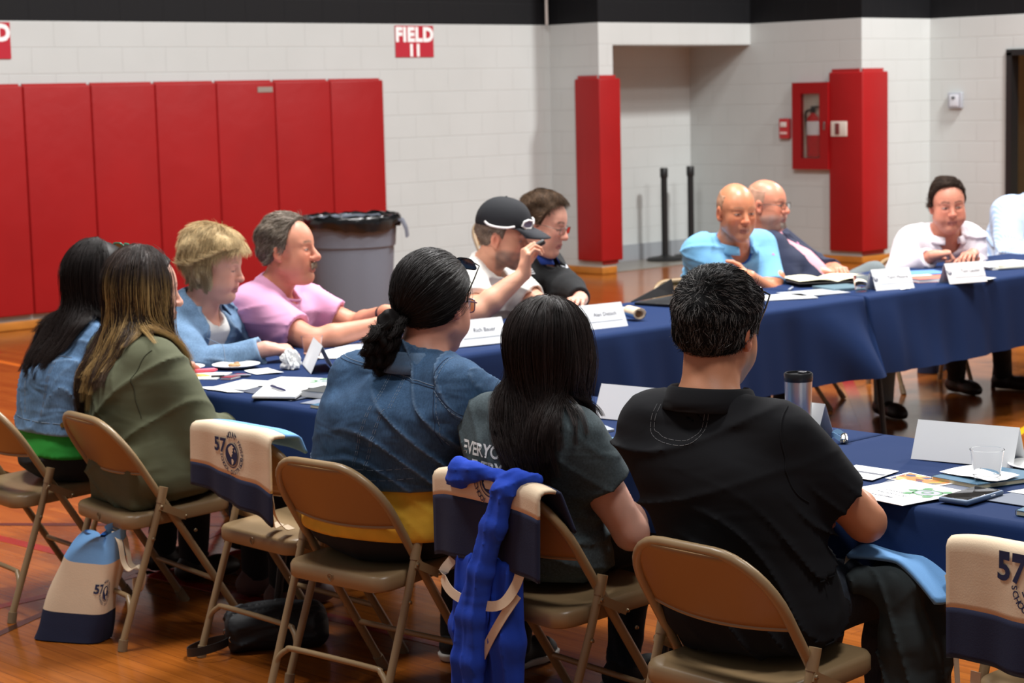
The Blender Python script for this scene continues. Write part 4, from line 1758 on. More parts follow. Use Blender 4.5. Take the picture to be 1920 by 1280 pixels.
def short_hair(P, zline, thick, base, vary=0.35, n=3500, length=0.03, lift=0.35, flow=(-0.4, 0, -1.0), vol=(0, 0, 0), seed=1, rad=0.0011, grey=None,
               crown=None, h=0.005, name='hair', noise=0.003, side_grey=None, shade=0.7):
    f = Field()
    f.func(cap_field(P, zline, thick, vol, crown=crown), 'u')
    f.func(lambda X: waves(X, 90, seed) * noise, 'd')
    V, F = f.mesh(P.head - 0.165 * P.hs, P.head + 0.165 * P.hs, h)
    rs = np.random.RandomState(seed)
    bc = np.array(srgb(*base)[:3])
    q = (V - P.head) @ P.HR / P.hs
    colV = np.tile(bc * shade, (len(V), 1)) * (1 + 0.25 * waves(V, 150, seed + 2))[:, None]
    # roots on the shell, away from its inner side
    fc = V[F].mean(1)
    nrm = np.cross(V[F[:, 1]] - V[F[:, 0]], V[F[:, 2]] - V[F[:, 0]])
    ar = np.linalg.norm(nrm, axis=1)
    nrm /= np.maximum(ar[:, None], 1e-12)
    g = f.grad(fc)
    qf = (fc - P.head) @ P.HR / P.hs
    xs_, zs_ = zip(*sorted(zline))
    ar = ar * (qf[:, 2] > np.interp(qf[:, 0], xs_, zs_) + 0.002)
    pick = rs.choice(len(fc), n, p=ar / ar.sum())
    root = fc[pick]
    nr = g[pick]
    fl = np.array(flow) if not callable(flow) else None
    ql = (root - P.head) @ P.HR / P.hs
    if fl is not None:
        dv = np.tile(P.HR @ fl, (n, 1))
    else:
        dv = flow(ql) @ P.HR.T
    dv = dv + rs.normal(size=(n, 3)) * 0.25
    dv -= nr * (dv * nr).sum(1, keepdims=True)
    dv /= np.maximum(np.linalg.norm(dv, axis=1, keepdims=True), 1e-9)
    L = length * (0.6 + 0.7 * rs.rand(n)) * P.hs
    K = 6
    t = np.linspace(0, 1, K)[None, :, None]
    lf = lift * (0.5 + rs.rand(n))[:, None, None]
    paths = root[:, None, :] - nr[:, None, :] * 0.0015 + dv[:, None, :] * L[:, None, None] * t + nr[:, None, :] * (L[:, None, None] * lf * (t - 0.55 * t * t) - (L[:, None, None] * t) ** 2 / 0.5)
    cols = bc[None, :] * (1 + vary * rs.normal(size=(n, 1)))
    if grey:
        gc = np.array(srgb(*grey[:3])[:3])
        pg = np.full(n, grey[3])
        if side_grey:
            pg = pg + side_grey * sstep(0.0, 0.06, ql[:, 0]) * sstep(0.10, 0.02, ql[:, 2])
        w = (rs.rand(n) < pg)[:, None]
        cols = np.where(w, gc[None, :] * (0.8 + 0.4 * rs.rand(n, 1)), cols)
    cols = np.clip(cols, 0.002, 1)
    SV, SF, SC = strand_mesh(paths, rad, cols)
    Vm, Fm = merge([(V, F), (SV, SF)])
    me = mesh_np(name, Vm, Fm, col=np.concatenate([colV, SC]), mats=[hairmat(0.55, 0.12)])
    return link(name, me, parent=P.root)


def long_hair(P, collide, base, tips=None, L=0.55, nclump=220, per=22, part_y=0.0, wave=0.006, wfreq=18, seed=3, phimax=118, rad=0.0007, shell=(0.104, 0.086, 0.104),
              thick=0.012, light=None, pull=None, face_open=0.03, spread=0.014, drop_to=None, K=22, name='hair', vary=0.22, end_jit=0.12, lowcut=None, gather=0.0):
    rs = np.random.RandomState(seed)
    ctr = np.array([-0.012, 0, 0.030])
    sh = np.array(shell) + thick
    N = nclump
    phi = np.radians(180 + (rs.rand(N) * 2 - 1) * phimax)
    th0 = np.radians(6 + 70 * rs.rand(N) ** 1.2)
    layer = 0.35 + 0.65 * rs.rand(N)
    nh = 7
    pts = []
    for i in range(nh):
        t = i / (nh - 1)
        th = th0 + (np.radians(96) - th0) * t
        x = sh[0] * np.sin(th) * np.cos(phi)
        y = sh[1] * np.sin(th) * np.sin(phi) + part_y * (1 - t) * np.cos(th)
        z = sh[2] * np.cos(th)
        p = ctr + np.stack([x, y, z], 1) * (1 - 0.10 * (1 - layer))[:, None]
        pts.append(P.head + (p * P.hs) @ P.HR.T)
    cur = pts[-1].copy()
    used = np.zeros(N)
    for i in range(1, nh):
        used += np.linalg.norm(pts[i] - pts[i - 1], axis=1)
    Ltot = L * (1 - end_jit * rs.rand(N))
    if callable(lowcut):
        Ltot = Ltot * lowcut(phi)
    rem = np.maximum(Ltot - used, 0.01)
    nst = K - nh
    down = np.array([0, 0, -1.0])
    vel = np.tile(down, (N, 1))
    pl = np.array(pull) if pull is not None else np.zeros(3)
    axis = P.head + np.array([-0.02, 0, 0])
    for i in range(nst):
        st = rem / nst
        d = vel * 0.55 + down * 0.6 + pl * (i / nst) * 0.35
        rad_ = cur[:, :2] - axis[None, :2]
        d[:, :2] -= rad_ * gather
        d /= np.linalg.norm(d, axis=1, keepdims=True)
        nxt = cur + d * st[:, None]
        for _ in range(2):
            dd = collide.ev(nxt)
            m = dd < 0.006 + 0.012 * layer
            if m.any():
                gr = collide.grad(nxt[m])
                nxt[m] += gr * ((0.006 + 0.012 * layer[m]) - dd[m])[:, None]
        vel = nxt - cur
        vel /= np.maximum(np.linalg.norm(vel, axis=1, keepdims=True), 1e-9)
        cur = nxt
        pts.append(cur.copy())
    G = np.stack(pts, 1)               # clump centre lines
    for _ in range(4):
        G[:, 2:-1] = 0.25 * G[:, 1:-2] + 0.5 * G[:, 2:-1] + 0.25 * G[:, 3:]
    K = G.shape[1]
    # strands
    M = N * per
    ci = np.repeat(np.arange(N), per)
    s_ = np.linspace(0, 1, K)
    offr = rs.normal(size=(M, 3)) * np.array([1, 1, 0.4])
    sp = spread * np.interp(s_, [0, 0.3, 0.8, 1], [0.75, 1.0, 0.8, 0.45])
    ph = rs.rand(N) * 6.28
    am = wave * (0.4 + 0.9 * rs.rand(N))
    wv = np.sin(s_[None, :] * wfreq + ph[:, None]) * am[:, None] * sstep(0.2, 0.6, s_)[None, :]
    wdir = rs.normal(size=(N, 3))
    wdir[:, 2] = 0
    wdir /= np.linalg.norm(wdir, axis=1, keepdims=True)
    Gw = G + wdir[:, None, :] * wv[:, :, None]
    paths = Gw[ci] + offr[:, None, :] * sp[None, :, None] * 0.55
    cut = 1 - 0.10 * rs.rand(M)
    tip = paths[:, -1] * cut[:, None] + paths[:, -3] * (1 - cut[:, None])
    paths[:, -1] = tip
    # keep the strands out of the head and clothes
    flat = paths[:, ::2].reshape(-1, 3)
    bc = np.array(srgb(*base)[:3])
    cl = bc[None, :] * (1 + vary * rs.normal(size=(N, 1)))
    colr = np.repeat(cl[ci][:, None, :], K, 1) * (1 + 0.18 * rs.normal(size=(M, 1, 1)))
    if tips is not None:
        tc = np.array(srgb(*tips)[:3])
        w = sstep(0.25, 0.95, s_)[None, :, None] * (0.3 + 0.7 * rs.rand(N))[ci][:, None, None]
        colr = colr * (1 - w) + tc * w
    if light is not None:
        lc = np.array(srgb(*light[0])[:3])
        sel = light[1](phi, rs)
        w = sel[ci][:, None, None] * sstep(light[2], light[2] + 0.25, s_)[None, :, None] * (0.55 + 0.45 * rs.rand(M))[:, None, None]
        colr = colr * (1 - w) + lc * w
    colr = np.clip(colr, 0.002, 1)
    SV, SF, SC = strand_mesh(paths, rad, colr)
    # under layer so no scalp shows
    f = Field()
    f.func(cap_field(P, [(-0.13, -0.12), (-0.03, -0.07), (0.0, 0.0), (0.03, 0.055), (0.06, 0.088), (0.12, 0.12)], 0.012), 'u')
    cv, cf = f.mesh(P.head - 0.165 * P.hs, P.head + 0.165 * P.hs, 0.007)
    Vm, Fm = merge([(cv, cf), (SV, SF)])
    me = mesh_np(name, Vm, Fm, col=np.concatenate([np.tile(bc * 0.5, (len(cv), 1)), SC]), mats=[hairmat()])
    return link(name, me, parent=P.root)


def gathered_hair(P, tie, base, n=4200, seed=5, rad=0.0011, lift=0.010, vary=0.3, name='hair', zline=None, curl=True, tail=None):
    """hair combed back over the skull to a tie, with a curly tail"""
    rs = np.random.RandomState(seed)
    ctr = np.array([-0.014, 0, 0.030])
    sh = np.array([0.100, 0.080, 0.096]) + lift
    zl = zline or [(-0.13, -0.085), (-0.03, -0.060), (0.0, 0.0), (0.03, 0.05), (0.06, 0.085), (0.12, 0.12)]
    xs, zs = zip(*sorted(zl))
    tie = np.array(tie)
    td = (tie - ctr) / sh
    td /= np.linalg.norm(td)
    pts = []
    while len(pts) < n:
        d = rs.normal(size=3)
        d /= np.linalg.norm(d)
        p = ctr + d * sh
        if p[2] > np.interp(p[0], xs, zs):
            pts.append(d)
    D = np.array(pts)
    K = 12
    ang = np.arccos(np.clip(D @ td, -0.999, 0.999))
    t = np.linspace(0, 1, K)
    so = np.sin(ang)[:, None]
    A = np.sin((1 - t)[None, :] * ang[:, None]) / so
    B = np.sin(t[None, :] * ang[:, None]) / so
    dirs = A[:, :, None] * D[:, None, :] + B[:, :, None] * td[None, None, :]
    rr = 1 + (0.06 * rs.rand(n))[:, None, None] * np.sin(t * PI)[None, :, None] + 0.03 * np.sin(t[None, :] * 9 + rs.rand(n)[:, None] * 6)[:, :, None] * np.sin(t * PI)[None, :, None]
    loc = ctr + dirs * sh * rr
    loc += rs.normal(size=(n, 1, 3)) * 0.004 * t[None, :, None]
    paths = P.head + (loc * P.hs) @ P.HR.T
    bc = np.array(srgb(*base)[:3])
    cols = np.clip(bc * (1 + vary * rs.normal(size=(n, 1))), 0.002, 1)
    SV, SF, SC = strand_mesh(paths, rad, cols)
    f = Field()
    f.func(cap_field(P, zl, lift), 'u')
    cv, cf = f.mesh(P.head - 0.165 * P.hs, P.head + 0.165 * P.hs, 0.007)
    Vm, Fm = merge([(cv, cf), (SV, SF)])
    me = mesh_np(name, Vm, Fm, col=np.concatenate([np.tile(bc * 0.5, (len(cv), 1)), SC]), mats=[hairmat()])
    o = link(name, me, parent=P.root)
    if tail:
        # curly tail: helices around a hanging core
        pl = np.array([P.head + P.HR @ (np.array(p) * P.hs) for p in tail['pts']])
        m = tail['n']
        K = 30
        ts = np.linspace(0, 1, K)
        cx = np.stack([np.interp(ts, np.linspace(0, 1, len(pl)), pl[:, i]) for i in range(3)], 1)
        R0 = np.interp(ts, np.linspace(0, 1, len(tail['r'])), tail['r'])
        a0 = rs.rand(m) * 6.28
        rd = np.sqrt(rs.rand(m))
        fr = 22 + 20 * rs.rand(m)
        hr = 0.006 + 0.006 * rs.rand(m)
        nl = 26
        cl = rs.randint(0, nl, m)
        ca = rs.rand(nl) * 6.28
        cr = np.sqrt(rs.rand(nl))
        cp = rs.rand(nl) * 6.28
        ba = ca[cl] + rs.normal(size=m) * 0.18
        br = cr[cl] + rs.normal(size=m) * 0.06
        e1, e2 = np.array([0.0, 1, 0]), np.array([1.0, 0, 0.2])
        off = (np.cos(ba)[:, None, None] * e1 + np.sin(ba)[:, None, None] * e2) * (br[:, None] * R0[None, :])[:, :, None]
        hl = (np.cos(fr.mean() * ts[None, :] + cp[cl][:, None])[:, :, None] * e1 + np.sin(fr.mean() * ts[None, :] + cp[cl][:, None])[:, :, None] * np.array([0.7, 0, 0.7])) * hr[:, None, None]
        jit = rs.normal(size=(m, 1, 3)) * 0.0025
        tp = cx[None] + off + hl * sstep(0, 0.15, ts)[None, :, None] + jit
        end = 0.7 + 0.3 * rs.rand(m)
        tsn = ts[None, :] * end[:, None]
        idx = tsn * (K - 1)
        i0 = np.clip(idx.astype(int), 0, K - 2)
        w = (idx - i0)[:, :, None]
        ar = np.arange(m)[:, None]
        tp = tp[ar, i0] * (1 - w) + tp[ar, i0 + 1] * w
        cols = np.clip(bc * (1 + vary * rs.normal(size=(m, 1))), 0.002, 1)
        SV, SF, SC = strand_mesh(tp, rad, cols)
        core = Field()
        for i in range(len(pl) - 1):
            rr0 = np.interp(i / (len(pl) - 1), np.linspace(0, 1, len(tail['r'])), tail['r'])
            rr1 = np.interp((i + 1) / (len(pl) - 1), np.linspace(0, 1, len(tail['r'])), tail['r'])
            core.cone(pl[i], pl[i + 1], rr0 * 0.55, rr1 * 0.55, 0.02)
        core.func(lambda X: waves(X, 120, 4) * 0.005, 'd')
        cv, cf = core.mesh(pl.min(0) - 0.1, pl.max(0) + 0.1, 0.006)
        Vm, Fm = merge([(cv, cf), (SV, SF)])
        me = mesh_np('ponytail', Vm, Fm, col=np.concatenate([np.tile(bc * 0.4, (len(cv), 1)), SC]), mats=[hairmat()])
        link('ponytail', me, parent=P.root)
        me.materials[0] = hairmat(0.6, 0.15)
    return o


# ------------------------------------------------------------------ stitched lines and accessories that follow a surface
def bvh_of(o):
    from mathutils.bvhtree import BVHTree
    me = o.data
    return BVHTree.FromPolygons([v.co for v in me.vertices], [tuple(p.vertices) for p in me.polygons])


def seam(P, garment, pts, m, r=0.0012, name='stitching', n=14, lift=0.0006, dash=0, d=(-1, 0, 0), bvh=None):
    """thin line laid on a garment: pts given in figure coordinates, dropped on the cloth along d from outside"""
    bv = bvh or bvh_of(garment)
    dd = Vector(d)
    out = []
    for p in catmull(pts, n):
        p = Vector(p)
        hit = bv.ray_cast(p + dd * 0.5, -dd, 1.2)
        if hit[0] is None:
            hit = bv.find_nearest(p)
        if hit[0] is None:
            continue
        nn = hit[1]
        if nn.dot(dd) < 0:
            nn = -nn
        out.append(hit[0] + nn * lift)
    mb = MB()
    if dash:
        i = 0
        while i + 1 < len(out):
            mb.tube(out[i:i + dash + 1], r, 4)
            i += dash + 1
    elif len(out) > 1:
        mb.tube(out, r, 5)
    if mb.n:
        return mb.build(name, m, garment)


# ------------------------------------------------------------------ worn things
def glasses(P, frame, lens=None, pos=(0.0, 0, 0.0), tilt=0.0, lw=0.046, lh=0.034, r=0.0014, name='glasses', temple_len=0.105, round_=0.3, wrap=0.0, temple_r=None, gap=0.009, xf=0.104, yt=0.083):
    """eyeglasses in head coordinates; tilt in degrees lifts them onto the crown, turning about the ear line"""
    A = math.radians(tilt)

    def T(p):
        x, y, z = p[0], p[1], p[2]
        xr = x * math.cos(A) - (z - 0.006) * math.sin(A)
        zr = x * math.sin(A) + (z - 0.006) * math.cos(A) + 0.006
        return tuple(P.hp((xr + pos[0], y + pos[1], zr + pos[2])))
    mb = MB()
    lens_mb = MB()
    for sg in (1, -1):
        cy = sg * (gap + lw / 2)
        loop = []
        n = 22
        for k in range(n):
            a = 2 * PI * k / n
            ex = 2 / (2 + 3 * (1 - round_))
            px = math.copysign(abs(math.cos(a)) ** ex, math.cos(a)) * lw / 2
            pz = math.copysign(abs(math.sin(a)) ** ex, math.sin(a)) * lh / 2
            yy = cy + px
            loop.append(T((xf - 2.2 * wrap * yy * yy - 0.55 * yy * yy * 2, yy, 0.002 + pz - 0.002)))
        mb.tube(loop, r, 6, closed=True)
        lens_mb.add(loop, [list(range(n))])
        oy = sg * (gap + lw)
        x0 = xf - (2.2 * wrap + 1.1) * oy * oy
        tr = temple_r or r * 1.1
        mb.tube([T((x0, oy, 0.008)), T((x0 - 0.012, sg * max(abs(oy) + 0.008, yt - 0.011), 0.008)), T((x0 - 0.06, sg * (yt - 0.002), 0.010)), T((x0 - temple_len, sg * yt, 0.006)), T((x0 - temple_len - 0.02, sg * (yt - 0.002), -0.012))], tr, 6)
    mb.tube(catmull([T((xf - 0.001, -gap, 0.004)), T((xf + 0.002, 0, 0.008)), T((xf - 0.001, gap, 0.004))], 4), r, 6)
    o = mb.build(name, frame, P.root)
    if lens:
        lens_mb.build('lenses', lens, o)
    return o


def collar(P, m, stand=0.030, fall=0.034, gap=28, r=None, flare=0.016, name='collar', tilt=0.25, up=0.0, back=0.0, thick=0.004, open_front=0.0):
    """turned-down collar round the neck, open at the front by 2*gap degrees"""
    nr = (r or P.face.get('neck', 0.056) * P.hs * 1.12 + 0.008)
    cx, cy, cz = P.neck + np.array([0.006 - back, 0, -0.006 + up])
    prof = [(0.004, -0.012), (0.002, stand * 0.5), (0.003, stand), (0.007, stand + 0.005), (0.013, stand), (0.013 + flare * 0.5, stand - fall * 0.5), (0.013 + flare, stand - fall)]
    n = 41
    V, F = [], []
    for i in range(n):
        a = math.radians(gap + (360 - 2 * gap) * i / (n - 1))
        fr = max(math.cos(a), 0)
        for (dr, z) in prof:
            rr = nr + dr
            ex = open_front * fr
            V.append((cx + math.cos(a) * (rr * 1.02 + ex), cy + math.sin(a) * rr, cz + z * (1 - 0.10 * fr) - tilt * (math.cos(a) + 1) * 0.5 * nr * 2 * 0.55))
    k = len(prof)
    F = [[i * k + j, (i + 1) * k + j, (i + 1) * k + j + 1, i * k + j + 1] for i in range(n - 1) for j in range(k - 1)]
    o = MB().add(V, F).build(name, m, P.root, angle=70)
    s_ = o.modifiers.new('thick', 'SOLIDIFY')
    s_.thickness = thick
    s_.offset = 0
    return o


def crew_rib(P, m, r=0.0055, name='neckband', back=0.0, drop=0.03, rad=None, up=0.0):
    nr = rad or (P.face.get('neck', 0.056) * P.hs * 1.12 + 0.010)
    c = P.neck
    pts = []
    for k in range(36):
        a = 2 * PI * k / 36
        f = (1 + math.cos(a)) / 2
        pts.append((c[0] + 0.004 + math.cos(a) * nr * 1.18 + 0.012 * f, c[1] + math.sin(a) * nr * 1.06, c[2] + 0.006 + up - (drop + 0.03) * f ** 1.2))
    o = MB().tube(pts, r, 8, closed=True).build(name, m, P.root)
    return o


def on_cloth(P, garment, polys, m, name, d=(-1, 0, 0), lift=0.0012):
    """flat artwork or letters (V,F) in figure coordinates, dropped on the cloth along d"""
    bv = bvh_of(garment)
    dd = Vector(d).normalized()
    mb = MB()
    for V, F in polys:
        W = []
        for p in V:
            p = Vector(p)
            hit = bv.ray_cast(p + dd * 0.6, -dd, 1.4)
            W.append(None if hit[0] is None else tuple(hit[0] + dd * lift))
        ok = [w for w in W if w is not None]
        if not ok:
            continue
        mx_ = max(Vector(w).dot(dd) for w in ok)
        bad = [i for i, w in enumerate(W) if w is None or Vector(w).dot(dd) < mx_ - 0.12]
        for i in bad:
            W[i] = ok[0]
        F = [f_ for f_ in F if not any(i in bad for i in f_)]
        if F:
            mb.add(W, F)
    if not mb.n:
        return None
    return mb.build(name, m, garment, smooth=False)


def patch_at(garment, c, n, polys, m, name, lift=0.0012):
    """small flat mark laid on the cloth round point c with outward direction n; polys of (right, up) offsets"""
    bv = bvh_of(garment)
    n = Vector(n).normalized()
    r_ = Vector((0, 0, 1)).cross(n).normalized()
    u_ = n.cross(r_)
    mb = MB()
    for V, F in polys:
        W = []
        for p in V:
            q = Vector(c) + r_ * p[0] + u_ * p[1]
            hit = bv.ray_cast(q + n * 0.08, -n, 0.2)
            W.append(tuple((hit[0] if hit[0] is not None else q) + n * lift))
        mb.add(W, F)
    return mb.build(name, m, garment, smooth=False)


def poly(*pts):
    return (pts, [list(range(len(pts)))])


def denim(name, a, var=0.22):
    m = mat(name, srgb(*a), 0.9, spec=0.2, var=(14, var), bump=(420, 0.3, 0.0016), wr=(12, 0.35, 0.03))
    # washed denim: fine slub streaks and paler, worn ridges
    nt = m.node_tree
    L = nt.links.new
    b = nt.nodes['Principled BSDF']
    src = b.inputs['Base Color'].links[0].from_socket
    tc = nt.nodes.new('ShaderNodeTexCoord')
    mp = nt.nodes.new('ShaderNodeMapping')
    mp.inputs['Scale'].default_value = (240, 240, 60)
    L(tc.outputs['Object'], mp.inputs['Vector'])
    n = nt.nodes.new('ShaderNodeTexNoise')
    n.inputs['Scale'].default_value = 1.0
    n.inputs['Detail'].default_value = 3
    L(mp.outputs[0], n.inputs['Vector'])
    mr = nt.nodes.new('ShaderNodeMapRange')
    mr.inputs['From Min'].default_value = 0.3
    mr.inputs['From Max'].default_value = 0.7
    mr.inputs['To Min'].default_value = 0.80
    mr.inputs['To Max'].default_value = 1.22
    L(n.outputs['Fac'], mr.inputs['Value'])
    mx = nt.nodes.new('ShaderNodeMix')
    mx.data_type = 'RGBA'
    mx.blend_type = 'MULTIPLY'
    mx.inputs['Factor'].default_value = 1
    L(src, mx.inputs['A'])
    L(mr.outputs['Result'], mx.inputs['B'])
    g = nt.nodes.new('ShaderNodeNewGeometry')
    pr = nt.nodes.new('ShaderNodeMapRange')
    pr.inputs['From Min'].default_value = 0.505
    pr.inputs['From Max'].default_value = 0.56
    pr.inputs['To Min'].default_value = 0.0
    pr.inputs['To Max'].default_value = 0.35
    L(g.outputs['Pointiness'], pr.inputs['Value'])
    m2 = nt.nodes.new('ShaderNodeMix')
    m2.data_type = 'RGBA'
    L(pr.outputs['Result'], m2.inputs['Factor'])
    L(mx.outputs['Result'], m2.inputs['A'])
    m2.inputs['B'].default_value = srgb(min(a[0] + 70, 255), min(a[1] + 66, 255), min(a[2] + 60, 255))
    L(m2.outputs['Result'], b.inputs['Base Color'])
    return m


M_thread_l = mat('pale_thread', srgb(122, 138, 158), 0.9)
M_thread_d = mat('dark_seam', srgb(34, 48, 74), 0.9)
M_lens_clear = glassmat('clear_lens', (1, 1, 1, 1), 0.02, 1.08)
M_lens_dark = mat('dark_lens', srgb(28, 24, 26), 0.1, spec=0.6)
M_blackpants = mat('black_trousers', srgb(17, 17, 20), 0.9, bump=(300, 0.1, 0.001), wr=(10, 0.22, 0.025))
M_darkshoe = mat('dark_leather_shoe', srgb(34, 24, 20), 0.45)
G_PEOPLE = 'people round the tables'

# ---------------- I: man in the black polo (near right, back turned)
P = Person((3.50, 2.915), 6, head=(3.52, 3.045, 1.158), headrot=(10, 4, 2), neck=(3.455, 3.015, 0.990), hs=1.07, wid=1.08, dep=1.02, belly=0.04, seed=11, shw=0.164, shd=-0.018, twist=10,
           arm=1.0, bend=0.03, face=dict(jaw=1.08, stubble=(118, 110, 106, 0.75), brow=(50, 45, 42), neck=0.063, chub=0.3))
P.default_legs(kx=0.46)
P.arm('R', (3.83, 2.93, 0.765), (-0.05, -1, -0.75), hand=dict(f=(0.15, 1, 0.05), n=(-1, 0.1, 0)))
P.arm('L', (3.77, 2.985, 0.715), (0.0, 1, -0.7), hand=dict(f=(-0.42, -1, -0.22), n=(-1, 0.2, 0.1), curl=(0.25, 0.25, 0.3, 0.35), size=1.0))
P.body('man in a black polo seen from behind, glasses pushed up on grey-black hair', (196, 132, 98))
M_polo = mat('black_pique', srgb(23, 23, 26), 0.92, spec=0.2, bump=(900, 0.2, 0.001), wr=(10, 0.22, 0.025))
pol = P.garment('polo_shirt', M_polo, off=0.020, sleeve=0.74, sleeve_off=0.026, neck_gap=0.014, amp=0.013, folds=(40, 16), flare=0.01, h=0.0065)
collar(P, M_polo, stand=0.044, fall=0.046, gap=24, flare=0.018, tilt=0.16, up=0.010, back=0.002)
th = mat('grey_thread', srgb(120, 120, 122), 0.9)
for dx in (0.0, 0.009):
    seam(P, pol, [(0, 0.190 - dx, 1.000), (0, 0.187 - dx, 0.950), (0, 0.172 - dx, 0.930 + dx), (0, 0.140, 0.921 + dx), (0, 0.090, 0.919 + dx), (0, 0.062 + dx * 0.7, 0.930 + dx), (0, 0.051 + dx, 0.955), (0, 0.053 + dx, 1.000)],
         th, 0.0006, dash=4)
seam(P, pol, [(-0.03, -0.108, 1.010), (-0.08, -0.131, 0.91), (-0.08, -0.144, 0.851), (-0.05, -0.166, 0.795)], M_polo, 0.0020)
M_jeans = denim('charcoal_denim', (44, 50, 60))
tr_ = P.trousers(M_jeans, t1=0.20)
P.shoes(M_darkshoe)
short_hair(P, [(-0.13, -0.075), (-0.07, -0.058), (-0.04, -0.045), (-0.018, -0.02), (0.0, 0.012), (0.018, 0.006), (0.028, 0.03), (0.05, 0.070), (0.075, 0.098), (0.12, 0.11)], 0.013, (26, 25, 26), vary=0.4, n=26000, length=0.026,
           lift=0.20, flow=lambda q: np.stack([-0.25 + 1.2 * (q[:, 2] > 0.06), 0.3 * np.sign(q[:, 1]) * 0 + q[:, 1] * 3, -1.0 + 0.6 * (q[:, 2] > 0.08)], 1), grey=(140, 138, 136, 0.20), side_grey=0.45, vol=(0.006, 0, 0.006), seed=21, rad=0.00042)
glasses(P, mat('black_acetate', srgb(18, 18, 20), 0.2), M_lens_clear, tilt=36, pos=(-0.004, 0, 0.004), xf=0.134, yt=0.092, lw=0.050, lh=0.038, r=0.0026, temple_r=0.0022, name='glasses_on_head')

# ---------------- H: woman with the long dark hair and charcoal tee
P = Person((3.66, 3.79), -2, head=(3.615, 3.705, 1.045), headrot=(4, 6, 0), neck=(3.590, 3.745, 0.895), hs=1.03, wid=1.10, dep=0.98, seed=12, shw=0.165, bend=0.02,
           face=dict(jaw=0.94, neck=0.048))
P.default_legs(kx=0.47)
P.arm('R', (3.90, 3.69, 0.630), (-0.15, -0.75, -1), hand=dict(f=(0.5, 0.75, 0.45), n=(0.3, 0.3, -0.9), curl=(0.6, 0.7, 0.8, 0.9)))
P.arm('L', (3.94, 3.90, 0.62), (-0.1, 0.8, -1), hand=dict(f=(0.7, -0.5, 0.2), n=(0, -0.3, -1), curl=(0.6, 0.7, 0.8, 0.9)))
P.body('woman with very long dark hair in a charcoal T-shirt with white lettering', (222, 172, 152))
M_tee = mat('charcoal_heather', srgb(62, 74, 78), 0.95, var=(180, 0.28), bump=(700, 0.15, 0.001), wr=(10, 0.22, 0.025))
tee = P.garment('t_shirt', M_tee, off=0.018, sleeve=0.50, sleeve_off=0.024, amp=0.008, flare=0.012)
pol_ = []
for txt, yl, zl, sz in (('EVERYONE', 0.118, 0.776, 0.048), ('EVERY DAY', 0.070, 0.730, 0.048)):
    Vt, Ft = text_geo(txt, sz, align='LEFT', bold=0.0012, spacing=0.95)
    pol_.append(([(-0.3, yl - v[0], zl + v[1]) for v in Vt], Ft))
on_cloth(P, tee, pol_, mat('white_print', srgb(226, 228, 228), 0.7), 'shirt_lettering')
P.trousers(denim('dark_denim_trousers', (30, 38, 50)))
P.shoes(mat('dark_sneaker', srgb(24, 24, 28), 0.7), mat('white_sole', srgb(214, 210, 204), 0.6))
coll = Field()
coll.ops += [o for o in P.last.ops if o[0] == 'u']
P.head_field(coll)
long_hair(P, coll, (38, 29, 27), tips=(46, 33, 29), L=0.62, nclump=300, per=46, wave=0.007, wfreq=16, seed=31, thick=0.010, rad=0.00055, phimax=140, spread=0.015, gather=2.0, pull=(0.0, -0.9, 0),
          lowcut=lambda ph: 0.80 + 0.20 * np.clip(-np.cos(ph), 0, 1))

# ---------------- G: curly-haired woman in dark denim
P = Person((3.57, 4.33), 6, head=(3.655, 4.205, 1.140), headrot=(8, 8, 0), neck=(3.590, 4.195, 0.985), hs=1.08, wid=1.34, dep=1.12, belly=0.06, seed=13, shw=0.180, bend=0.05,
           face=dict(jaw=1.06, neck=0.060, chub=0.5, flush=0.8))
P.default_legs(kx=0.47)
P.arm('R', (4.02, 4.10, 0.785), (-0.05, -0.8, -0.8), hand=dict(f=(1, 0.3, 0), n=(0, 0, -1)))
P.arm('L', (4.00, 4.62, 0.785), (0, 0.9, -0.7), hand=dict(f=(1, -0.3, 0), n=(0, 0, -1)))
P.body('woman with a curly dark ponytail, dark blue denim jacket and yellow shirt, back turned', (214, 150, 126))
M_yel = mat('mustard_cotton', srgb(222, 172, 50), 0.9, bump=(300, 0.15, 0.002), var=(20, 0.08), wr=(10, 0.22, 0.025))
P.garment('yellow_shirt', M_yel, off=0.010, t0=0.02, t1=0.5, sleeve=0, amp=0.008, flare=0.036, h=0.008, zcut=0.500)
M_dj = denim('dark_blue_denim', (58, 84, 114), 0.28)
jk = P.garment('denim_jacket', M_dj, off=0.026, sleeve=1.97, sleeve_off=0.024, amp=0.012, folds=(34, 14), zcut=0.645, h=0.0065, thick=1.12)
collar(P, M_dj, stand=0.030, fall=0.050, gap=40, flare=0.026, tilt=0.15, up=0.004)


def wl(*pts):
    return [P.l(p) for p in pts]


